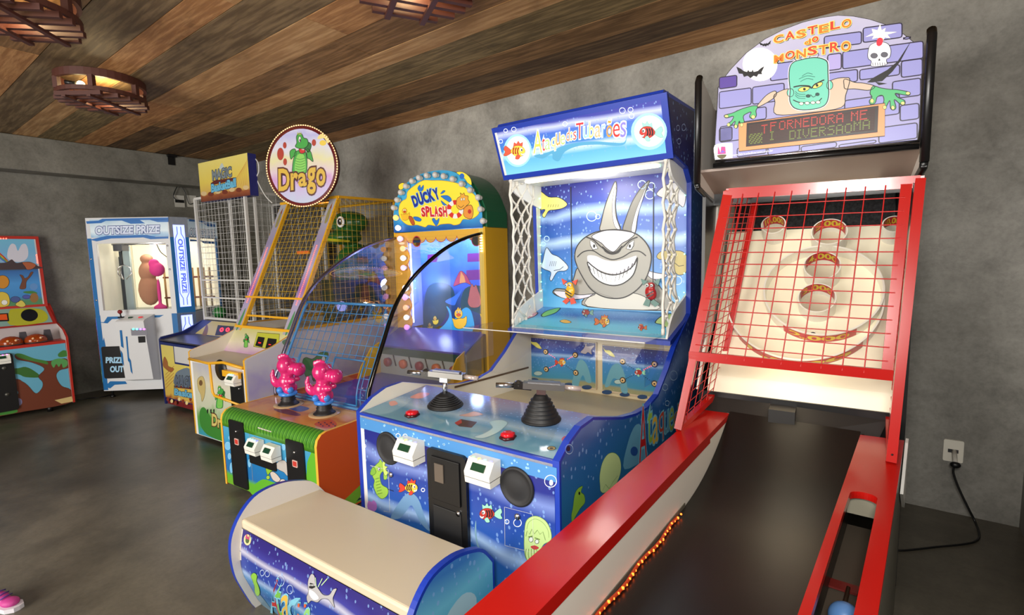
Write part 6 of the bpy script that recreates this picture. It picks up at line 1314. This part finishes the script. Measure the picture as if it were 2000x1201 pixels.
top_.build('header_cabinet', root)
fr = MB(); fr.box(.045, .09, 0, .03, .98, 1.86, CW); fr.box(W-.055, W, 0, .03, .98, 1.86, CW); fr.box(.0, .045, .0, .04, .98, 1.86, CB); fr.box(.09, W-.055, 0, .03, .98, 1.035, CW); fr.box(.09, W-.055, 0, .03, 1.80, 1.86, CW)
for p in ((108, 303), (138, 533), (535, 228), (548, 360)):
    u_, v_ = PF.px(*p); fr.lathe([(.012, 0), (.010, .006)], CHROME, (u_, 0, v_), 10, (0, -1, 0))
fr.build('window_frame', root)
cgm = glass('crane_glass', refl=.05); MB().box(.09, W-.055, .012, .016, 1.035, 1.80, cgm).build('front_glass', root)
MB().box(W+ch_-.006, W+ch_-.002, ch_, D-.04, 1.03, 1.86, cgm).build('side_glass', root); MB().box(W+ch_-.02, W+ch_, D-.04, D, .98, 1.86, CB).build('corner_post', root)
# chamfered light columns
def column(P0, P1, z0, z1, txt_):
    P0, P1 = Vector((*P0, 0)), Vector((*P1, 0)); U = (P1-P0).normalized(); w_ = (P1-P0).length; b = MB(); N_ = U.cross(Vector((0, 0, 1)))
    b.slab([P0+Vector((0, 0, .09)), P1+Vector((0, 0, .09)), P1+Vector((0, 0, 2.09)), P0+Vector((0, 0, 2.09))], -N_*.02, CB)
    Pc = Plane(F, P0+N_*.001, U, (0, 0, 1)); lg = mat((150, 160, 255), .3, 0, 2.2)
    for a_, c_ in ((z0, z1), (.18, .95)):
        b.uv(Pc, [(w_*.2, a_), (w_*.8, a_), (w_*.8, c_), (w_*.2, c_)], lg, 1)
        if txt_:
            l2 = mat((70, 96, 200), .3, 0, .8)
            for s_ in (-1, 1): b.ribbon(Pc, [(w_*(.5+.1*s_), a_+.02), (w_*(.5+.1*s_), a_+.10), (w_*(.5+.24*s_), a_+.16), (w_*(.5+.24*s_), c_-.16), (w_*(.5+.1*s_), c_-.10), (w_*(.5+.1*s_), c_-.02)], .008, l2, 2)
    if txt_: b.text(Pc, 'OUTSIZE PRIZE', (w_*.66, z1-.14), (w_*.66, z0+.14), (w_*.36, z1-.14), mat((230, 236, 255), .3, 0, 2.5), 4, .02, mat((70, 90, 200), .3, 0, .8), .05, uvmode=False) if False else None
    if txt_:
        vt, fs = text_tris('OUTSIZE PRIZE', .03); xa = min(p[0] for p in vt); xb = max(p[0] for p in vt); q_ = [Pc.pt(w_*.40+w_*.26*p[1]/.75, z1-.16-(z1-z0-.32)*(p[0]-xa)/(xb-xa), 3) for p in vt]; b.add(q_, fs, mat((70, 90, 210), .3, 0, 1.0))
    return b
column((W, 0), (W+ch_, ch_), 1.05, 2.0, True).build('light_column', root)
b = column((-.045, .06), (0, 0), 1.07, 2.0, False)
Pc = Plane(F, Vector((-.045, .06, 0))+Vector((-.8, -.6, 0))*.004, (.6, -.8, 0), (0, 0, 1))
for k, c_ in enumerate(((60, 220, 80), (90, 220, 60), (230, 60, 50), (240, 60, 70), (220, 90, 160), (150, 130, 255))): b.uv(Pc, [(.015, .18+k*.128), (.06, .18+k*.128), (.06, .18+(k+1)*.128), (.015, .18+(k+1)*.128)], mat(c_, .3, 0, 1.6), 2)
b.build('light_column', root)
MB().prism([(.02, .04), (W, .04), (W+ch_-.02, ch_), (W+ch_-.02, D-.02), (-.02, D-.02)], 'z', .98, 1.0, mat((150, 160, 166), .3)).build('prize_floor', root)
b = MB(); b.box(-.02, W+ch_-.02, D-.03, D-.02, 1.0, 1.86, mat((255, 246, 214), .4, 0, .55)); b.box(-.04, -.03, .1, D, 1.0, 1.86, mat((226, 220, 196), .4, 0, .35)); b.build('reflection_glow_lining', root)  # glow stands in for the bright room mirrored at the back
def ix(px, y): return F.at(px, 545, y=y).x
b = MB(); b.prism(spline([(ix(196, .5), 1.0), (ix(200, .5), 1.4), (ix(208, .5), 1.62), (ix(228, .5), 1.66), (ix(246, .5), 1.6), (ix(248, .5), 1.3), (ix(250, .5), 1.0)], 4), 'y', .5, .52, mat((92, 94, 88), .25)); b.build('reflected_wall_board', root)  # solid grey board standing in for the mirrored room wall
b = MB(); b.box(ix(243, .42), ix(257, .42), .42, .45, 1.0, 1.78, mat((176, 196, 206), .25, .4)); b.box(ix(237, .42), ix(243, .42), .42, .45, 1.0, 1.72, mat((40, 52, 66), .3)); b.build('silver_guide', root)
MB().box(.10, W, .10, .16, 1.845, 1.855, mat((255, 250, 230), .3, 0, 4)).build('strip_lamp', root); point_light('crane_light', F.l2w((.5, .35, 1.78)), 4, (1, .97, .88), .08)
b = MB(); b.tube([(.05, .3, 1.80), (W, .3, 1.80)], .012, CHROME, 8); b.box(.10, .20, .24, .36, 1.72, 1.80, mat((60, 60, 64), .4)); b.tube([(.15, .3, 1.72), (.15, .3, 1.56)], .008, BLACK, 6)
for k in range(3):
    a_ = k*2.1+.4; b.tube([(.15, .3, 1.56), (.15+.07*math.cos(a_), .3+.07*math.sin(a_), 1.52), (.15+.08*math.cos(a_), .3+.08*math.sin(a_), 1.45), (.15+.02*math.cos(a_), .3+.02*math.sin(a_), 1.38)], .006, CHROME, 6)
b.tube(spline([(.56, .3, 1.80), (.60, .3, 1.7), (.68, .3, 1.62), (.70, .3, 1.52)], 4, False), .005, BLACK, 6); b.build('crane_claw', root)
def reflection(x, y, z, name, parts, m, lab_):
    g = blobby(name, [((c[0], c[1], c[2]), r, sc, None) for c, r, sc in parts], m, None, .012, 4); g.location = F.l2w((x, y, z)); g.rotation_euler = (0, 0, F.a); return tag(g, lab_, 'reflection')  # solid shapes standing in for the people and things mirrored in the glass
reflection(ix(290, .40), .40, 1.0, 'reflection_shape', [((0, 0, .24), .12, (1, .8, 1.6)), ((0, 0, .46), .10, (1, .8, 1.3)), ((0, 0, .62), .06, (1.2, 1, 1))], mat((176, 124, 92), .8), 'brown shape standing in for the reflected room behind the claw crane window')
reflection(ix(312, .27)-.02, .27, 1.0, 'reflection_shape', [((0, 0, .03), .05, (1.6, 1, .8)), ((0, 0, .2), .022, (1, 1, 9)), ((.0, 0, .49), .085, (1, .8, 1.0)), ((-.03, 0, .56), .06, (1, .8, 1))], mat((226, 50, 140), .7), 'bright pink shape standing in for a reflected jacket beside the brown one in the claw crane')
b = MB()
for k in range(9): b.tube([(.40+k*.07, D-.12, 1.0), (.40+k*.07, D-.12, 1.50)], .012, mat((190, 150, 90), .5), 8)
for z in (1.12, 1.38): b.tube([(.38, D-.12, z), (W+.10, D-.12, z)], .011, mat((130, 60, 44), .5), 8)
b.build('reflected_chair_bars', root)  # bars standing in for chairs mirrored from the room
b = MB(); q = PF.pxs([(262, 672), (452, 668)]); x0 = F.at(140+300/2.859, 400+965/2.859, y=-.13).x; x1 = F.at(140+455/2.859, 400+962/2.859, y=-.13).x
b.prism([(0, .20), (-.13, .24), (-.20, .92), (-.18, .935), (0, .98)], 'x', x0, x1, CW); PU = Plane(F, (0, -.133, .24), (1, 0, 0), (0, -.07, .68)).view(140, 400, 2.859)
for c in ([(268, 700), (280, 700), (290, 800), (276, 790)], [(272, 810), (284, 830), (292, 900), (280, 880)], [(302, 735), (310, 735), (322, 880), (314, 870)], [(318, 850), (330, 870), (340, 945), (330, 930)]): b.fill(PU, c, CB, 1)
cbx = b.build('control_box', root, .004)
b = MB(); u_, v_ = PU.px(385, 752); b.fill(PU, [(370, 735), (410, 733), (412, 768), (374, 770)], BLACK, 1.5); b.fill(PU, [(330, 692), (420, 688), (422, 728), (334, 730)], mat((140, 140, 150), .3), 1.5)
for k, c_ in enumerate(((90, 230, 200), (110, 200, 255), (150, 120, 255), (230, 110, 220))): b.fill(PU, ell(345+k*20, 694, 8, 5), mat(c_, .3, 0, 2.5), 3)
b.build('card_reader', root)
b = MB(); b.tube([(.34, -.09, .955), (.34, -.10, 1.01)], .007, BLACK, 8); b.ball((.34, -.10, 1.025), .024, mat((130, 20, 26), .25), 12); b.lathe([(.034, .0), (.03, .012)], BLACK, (.34, -.09, .955), 14); b.build('joystick', root)
for x, c_ in ((.45, (20, 60, 40)), (.56, (226, 60, 70))): MB().lathe([(.026, 0), (.024, .012), (.01, .016)], mat(c_, .3, 0, .2), (x, -.10, .950), 14).build('push_button', root)
b = MB(); q = PF.pxs([(165, 792), (280, 792), (288, 970), (185, 974)]); b.rbox(q[0][0]+.005, q[0][0]+.30, -.012, 0, q[3][1]+.01, q[0][1], BLACK, .02); PN = Plane(F, (0, -.0125, 0), (1, 0, 0), (0, 0, 1)).view(140, 400, 2.859)
b.text(PN, 'PRIZE', (190, 884), (290, 884), (190, 850), G(150, 190, 214, .2), 1, .05); b.text(PN, 'OUT', (214, 936), (290, 934), (214, 900), G(150, 190, 214, .2), 1, .05); b.build('prize_door', root)
for x, y in ((.05, .06), (W, .08), (.05, D-.06), (W, D-.06)): MB().lathe([(.025, 0), (.025, .02), (.012, .025), (.012, .092)], BLACK, (x, y, 0), 10).build('foot', root)

# ------------------------------------------------------------------ river animal game at the far left
p_ = FZ.at(147, 785, z=.06); F = Frame(p_.x, p_.y, 90.0); W = 1.35
root = empty('hammer_game', F, 'red edged river animal game with a big painted screen cut by the left frame edge', 'arcade machine')
HR = mat((186, 46, 34), .35)
prof = [(tuple(F.at(x, y, x=0))[1], tuple(F.at(x, y, x=0))[2]) for x, y in ((133, 658), (126, 643), (112, 628), (103, 605), (97, 592))]
sp_ = [(0, .06)]+prof+[(prof[-1][0], 1.0), (.62, 1.03), (.62, .06)]
for x0, x1 in ((-W, -W+.02), (-.02, 0)): MB().prism(sp_, 'x', x0, x1, mat((210, 200, 196), .45), HR).build('side_panel', root)
hfp = blend('river_front_print', .06, .75, [(0, (60, 120, 60)), (.08, (120, 60, 40)), (.3, (110, 60, 40)), (.5, (100, 160, 190)), (.7, (110, 180, 206)), (1, (110, 180, 206))], amp=.02)
PF = Plane(F, (0, .004, 0), (1, 0, 0), (0, 0, 1)).view(0, 620, 6.006); fz1 = F.at(131, 664, y=0).z
fr = MB().box(-W+.02, -.02, .005, .03, .07, fz1, HR); q = PF.pxs([(0, 352), (780, 272), (862, 1000), (0, 1150)]); PFz = (q[0][1]+q[1][1])/2
fr.uv(PF, [(-W+.03, .075), (-.025, .075), (-.025, PFz), (-W+.03, PFz)], G(104, 176, 206), .4)
BRW, GR1 = G(112, 58, 40), G(70, 130, 60)
fr.fill(PF, [(-500, 600), (140, 600), (300, 580), (420, 640), (470, 700), (300, 700), (140, 660), (-500, 700)], G(60, 110, 50), .8, True)
fr.fill(PF, [(-500, 1200), (-500, 760), (140, 720), (260, 750), (330, 800), (420, 890), (490, 830), (500, 760), (450, 690), (520, 600), (380, 530), (200, 490), (180, 430), (260, 430), (400, 490), (560, 510), (640, 500), (760, 480), (800, 520), (800, 590), (700, 620), (660, 690), (720, 800), (830, 850), (850, 990), (300, 1100)], BRW, 1, True, 3, G(60, 34, 26))
fr.fill(PF, [(600, 540), (620, 500), (700, 480), (780, 500), (790, 560), (740, 590), (720, 540), (690, 580), (660, 545), (630, 590)], G(90, 160, 90), 2, True); fr.fill(PF, [(680, 430), (740, 385), (790, 400), (790, 450), (700, 465)], GR1, 2, True); fr.fill(PF, [(180, 430), (250, 425), (400, 480), (540, 510), (560, 550), (470, 530), (330, 500), (220, 470)], GR1, 2, True)
fr.fill(PF, [(640, 970), (840, 925), (858, 985), (720, 1010)], G(216, 190, 130), 2); fr.fill(PF, [(-500, 1210), (-500, 1120), (0, 1100), (160, 1070), (200, 1110), (0, 1150)], G(70, 140, 60), 2, True); fr.fill(PF, ell(220, 990, 40, 44), G(130, 130, 170), 2); fr.fill(PF, ell(190, 882, 24, 24), G(120, 180, 200), 2)
fr.build('front_panel', root)
q = PF.pxs([(0, 410), (110, 415), (185, 1080)]); d_ = MB().rbox(q[0][0]-.22, q[1][0]+.02, -.012, .004, q[2][1]+.0, q[1][1], BLACK, .03).build('coin_door', root)
for p in ((45, 592), (82, 900)): u_, v_ = PF.px(*p); MB().lathe([(.018, 0), (.018, .006)], mat((90, 90, 84), .4, .5), (u_, -.012, v_), 14, (0, -1, 0)).build('lock', d_)
card_reader(F, root, 2, 702, -.012, .13, .09, .06, ((120, 240, 255), (160, 140, 255), (230, 100, 240), (240, 120, 220)))
# hammer shelf, score board and painted screen
S0 = F.at(131, 664, y=0).z; y1_, z1_ = .26, F.at(110, 632, y=.26).z
MB().slab([(-W+.02, .0, S0), (-.02, .0, S0), (-.02, .22, S0), (-W+.02, .22, S0)], (0, 0, -.03), HR).build('front_shelf', root)
MB().slab([(-W+.02, .22, S0), (-.02, .22, S0), (-.02, .30, z1_), (-W+.02, .30, z1_)], (0, .01, 0), mat((196, 188, 190), .45)).build('shelf_back', root)
amb = mat((150, 60, 16), .12, 0, .05)
for x, y in ((117, 217), (410, 195)):
    c = F.at(x/6.006, 620+y/6.006, y=.12); b = MB(); b.ball((c.x, .12, S0+.02), .095, amb, 18, (1, .8, .75))
    for dx, dz in ((-.03, .05), (.03, .05), (0, .02)): b.ball((c.x+dx, .055, S0+dz), .012, mat((240, 190, 140), .2), 8)
    b.lathe([(.10, -.01), (.10, .0)], mat((60, 50, 50), .4), (c.x, .12, S0+.01), 20); b.build('amber_dome', root)
for x in (265, 555):
    c = F.at(x/6.006, 620+200/6.006, y=.16); MB().prism([(c.x-.035, S0), (c.x+.04, S0), (c.x+.025, S0+.12), (c.x-.022, S0+.12)], 'y', .14, .18, mat((70, 68, 76), .4)).build('divider', root)
b = MB(); z2_ = prof[-1][1]; y2_ = prof[-1][0]; b.slab([(-W+.02, .28, z1_), (-.02, .28, z1_), (-.02, y2_, z2_), (-W+.02, y2_, z2_)], (0, .012, 0), HR); P4 = Plane(F, (0, .279, z1_), (1, 0, 0), (0, y2_-.28, z2_-z1_)).view(0, 440, 6.006); LL2 = math.hypot(y2_-.28, z2_-z1_)
b.uv(P4, [(-W+.03, .03), (-.05, .03), (-.05, LL2-.01), (-W+.03, LL2-.01)], G(150, 190, 180), .5); b.fill(P4, [(120, 1170), (110, 1010), (180, 980), (460, 980), (560, 1060), (500, 1140)], G(206, 206, 50), 1, True); b.fill(P4, ell(345, 1055, 100, 72), BLACK, 2); b.fill(P4, [(-500, 1060), (95, 1030), (108, 1125), (-500, 1150)], INK, 1.5); b.fill(P4, [(-300, 1068), (78, 1042), (90, 1110), (-300, 1120)], mat((190, 70, 20), .3, 0, .5), 2)
b.build('score_panel', root)
YMN = F.at(88, 600, x=-.03); c_tr = F.at(75, 462, y=.66); c_br = F.at(90, 598, y=.60)
zt_, zb_ = c_tr.z, c_br.z; xr = (c_tr.x+c_br.x)/2
b = MB(); b.slab([(xr-1.3, .56, zb_), (xr, .56, zb_), (xr, .62, zt_), (xr-1.3, .62, zt_)], (0, .05, 0), HR); P5 = Plane(F, (0, .5595, zb_), (1, 0, 0), (0, .06, zt_-zb_)).view(0, 440, 6.006); H5 = zt_-zb_
skm = blend('river_screen_print', zb_, zt_, [(0, (70, 130, 90)), (.1, (80, 130, 90)), (.16, (60, 130, 190)), (.35, (70, 140, 200)), (.52, (50, 100, 160)), (.56, (50, 70, 60)), (.62, (130, 170, 200)), (.8, (110, 170, 206)), (1, (110, 180, 206))], amp=.05, glow=.1)
b.uv(P5, [(xr-1.27, .03), (xr-.04, .03), (xr-.04, H5-.03), (xr-1.27, H5-.03)], skm, .5); b.uv(P5, [(xr-.04, .03), (xr-.028, .03), (xr-.028, H5-.03), (xr-.04, H5-.03)], G(206, 204, 206), 1)
b.fill(P5, [(90, 300), (130, 220), (180, 230), (210, 300), (250, 230), (300, 220), (330, 290), (320, 380), (240, 430), (100, 400)], G(206, 206, 216, .05), 1, True)
b.fill(P5, [(-400, 440), (20, 440), (100, 420), (140, 400), (190, 440), (270, 430), (360, 430), (430, 470), (450, 510), (-400, 520)], G(70, 56, 60), 1.2, True); b.fill(P5, [(260, 440), (300, 430), (380, 440), (420, 470), (380, 510), (320, 520), (290, 480)], G(176, 96, 60), 2, True, 3)
for k, c_ in enumerate(((196, 60, 60), (226, 180, 60), (90, 180, 90), (80, 110, 200))): b.line(P5, [(-260, 400-k*-14), (-60, 310+k*14), (20, 350+k*16), (90, 420+k*10)], 14, G(*c_), 1.1, True)
b.fill(P5, [(230, 740), (260, 640), (230, 580), (270, 590), (290, 620), (330, 600), (360, 550), (390, 550), (360, 600), (310, 660), (300, 740)], G(116, 70, 50), 2, True, 2); b.fill(P5, ell(30, 665, 78, 78), G(206, 140, 40), 2, False, 4); b.fill(P5, [(-60, 820), (20, 780), (100, 820), (100, 940), (-60, 950)], G(216, 190, 70), 2, True, 3); b.fill(P5, ell(52, 905, 36, 30), WHITE, 2.5, False, 2)
b.fill(P5, ell(180, 870, 56, 36), G(70, 90, 150), 2.2, False, 3); b.fill(P5, ell(310, 840, 46, 24), G(80, 90, 170), 2.2, False, 3); b.fill(P5, ell(400, 850, 50, 56), G(150, 110, 60), 2.3, True); b.fill(P5, [(180, 930), (240, 880), (280, 900), (300, 940), (250, 960)], G(216, 200, 90), 2.6, True, 3); b.fill(P5, ell(395, 720, 46, 40), G(100, 150, 206), 2); b.fill(P5, [(270, 780), (380, 770), (440, 800), (320, 800)], GR1, 2.1, True)
lr_ = mat((255, 90, 70), .3, 0, 4)
for k in range(5): b.fill(P5, ell(428+k*3, 350+k*22, 9, 9), lr_, 3)
for k in range(8): b.fill(P5, ell(72-k*32, 155, 10, 8), lr_, 3)
b.build('painted_screen', root)
for x in (-.2, -1.1):
    for y in (.06, .5): MB().lathe([(.025, 0), (.025, .062)], BLACK, (x, y, 0), 10).build('foot', root)
# ------------------------------------------------------------------ ceiling lamps, wall fittings, shoe
bw = mat((74, 36, 26), .55); amg = mat((230, 170, 60), .5, 0, .35)
def ceiling_lamp(x, y, rot, lab_, on=True, z1=ZC):
    FL2 = Frame(x, y, rot); r = empty('ceiling_lamp', FL2, lab_, 'ceiling lamp'); R = .28
    n = 40
    def ring(z0, z1_, nm):
        b = MB(); b.add([(R*math.cos(2*math.pi*k/n)*s_, R*math.sin(2*math.pi*k/n)*s_, z) for z in (z0, z1_) for s_ in (1, .92) for k in range(n)], [(k, (k+1) % n, 2*n+(k+1) % n, 2*n+k) for k in range(n)]+[(n+k, n+(k+1) % n, 3*n+(k+1) % n, 3*n+k) for k in range(n)]+[(k, (k+1) % n, n+(k+1) % n, n+k) for k in range(n)]+[(2*n+k, 2*n+(k+1) % n, 3*n+(k+1) % n, 3*n+k) for k in range(n)], bw); b.build(nm, r)
    ring(z1-.055, z1, 'upper_ring'); ring(z1-.155, z1-.125, 'lower_ring')
    for k in range(6):
        a_ = 2*math.pi*k/6+.45; MB().tube([(R*.955*math.cos(a_), R*.955*math.sin(a_), z1-.13), (R*.955*math.cos(a_), R*.955*math.sin(a_), z1-.05)], .017, bw, sq=True).build('post', r)
    for k in range(7):
        x_ = -.225+k*.075; l_ = math.sqrt(max(0, R*R-x_*x_)); MB().box(x_-.013, x_+.013, -l_, l_, z1-.185, z1-.155, bw).build('slat', r)
    for y_ in (-.09, .09): MB().box(-.25, .25, y_-.014, y_+.014, z1-.20, z1-.185, bw).build('cross_slat', r)
    bb_ = MB(); bb_.ball((.17, -.02, z1-.092), .026, mat((255, 236, 170), .3, 0, 12 if on else 1), 12); bb_.tube([(.185, -.045, z1-.09), (.21, -.10, z1-.086)], .016, BLACK, 8); bb_.build('light_bulb', r)
    point_light('bulb_light', FL2.l2w((.0, -.0, z1-.10)), 5, (1, .78, .42), .03)
l1 = FZ.at(200, 182, z=2.87); l0 = FZ.at(20, 10, z=2.87); l2 = FZ.at(810, -45, z=2.87)
ceiling_lamp(l1.x, l1.y, -53, 'dark wooden slatted ceiling lamp hanging complete above the river game'); ceiling_lamp(l0.x, l0.y, -45, 'dark wooden slatted ceiling lamp cut by the top left picture corner'); ceiling_lamp(l2.x, l2.y, -30, 'dark wooden slatted ceiling lamp cut by the top edge left of the shark sign')
d0 = FZ.at(332, 303, z=ZC); FD = Frame(d0.x, d0.y, 0); r = empty('camera_mount', FD, 'small black ceiling device near the left wall above the claw crane', 'ceiling device'); zc = ZC
b = MB().box(-.08, .08, -.05, .05, zc-.03, zc, BLACK); b.build('mount_plate', r); MB().box(-.035, .035, -.04, .04, zc-.13, zc-.03, BLACK).build('device_body', r)
wx = XL+.002; FWl = Frame(0, 0, 0)
def wall_pt(px, py): c, d = FWl.r(px, py); return c+d*((XL+.012-c.x)/d.x)
for i, (px, py, lab_) in enumerate(((351, 393, 'pale socket plate with a black slot on the left wall'), (375, 393, 'plain pale blank plate right of the slotted wall socket'))):
    q = wall_pt(px, py); o = empty('wall_plate', Frame(XL, q.y, 90), lab_, 'wall plate'); o.location = (XL, q.y, 0); o.rotation_euler = (0, 0, math.radians(90))
    MB().box(-.06, .06, -.010, 0, q.z-.08, q.z+.08, mat((190, 188, 180), .5)).build('cover_plate', o)
    if i == 0: MB().box(-.055, .055, -.012, -.010, q.z-.02, q.z+.02, BLACK).build('socket_slot', o)
def on_l(px, py, k=.0): q = wall_pt(px, py); return (q.x+k, q.y, q.z)
cd1 = [(d0.x, d0.y, zc-.12)]+[on_l(x, y, .02) for x, y in ((340, 340), (350, 352), (341, 372), (338, 385), (350, 395))]
cd2 = [(d0.x+.01, d0.y+.02, zc-.12)]+[on_l(x, y, .02) for x, y in ((345, 350), (360, 375), (368, 398), (378, 396))]
b = MB().tube(spline(cd1, 5, False), .006, BLACK, 6); tag(b.build('device_cable'), 'looping black cable from ceiling device down to the slotted wall plate', 'cable')
b = MB().tube(spline(cd2, 5, False), .005, BLACK, 6); tag(b.build('device_cable'), 'straighter black cable from ceiling device down to the blank wall plate', 'cable')
c0 = [tuple(FZ.at(x, y, z=.006)) for x, y in ((150, 781), (170, 778), (195, 776), (222, 770))]; tag(MB().tube(spline(c0, 4, False), .006, BLACK, 6).build('floor_cable'), 'black cable lying on the floor between river game and claw crane', 'cable')
s0 = FZ.at(2, 1178, z=.03); FS = Frame(s0.x-.03, s0.y, 25); r = empty('child_shoe', FS, 'pink and purple child sneaker at the bottom left picture edge', 'shoe')
b = MB().prism([(-.09, -.035), (-.05, -.042), (.03, -.035), (.08, -.038), (.11, -.02), (.115, 0), (.11, .02), (.08, .036), (.03, .032), (-.05, .036), (-.09, .03), (-.10, 0)], 'z', 0, .02, mat((220, 216, 224), .5)); b.build('sole', r)
up = blobby('upper', [((-.05, 0, .045), .036, (1.1, .95, 1.1), None), ((.0, 0, .04), .034, (1.3, .95, .9), None), ((.06, 0, .032), .032, (1.3, 1.0, .6), None)], mat((190, 60, 140), .6), r, .005, 3)
b = MB(); 
for k in range(3): b.tube([(.0+k*.018, -.026, .068-k*.008), (.008+k*.018, .0, .078-k*.010), (.0+k*.018, .026, .068-k*.008)], .003, mat((90, 60, 150), .5), 6)
b.build('laces', r)
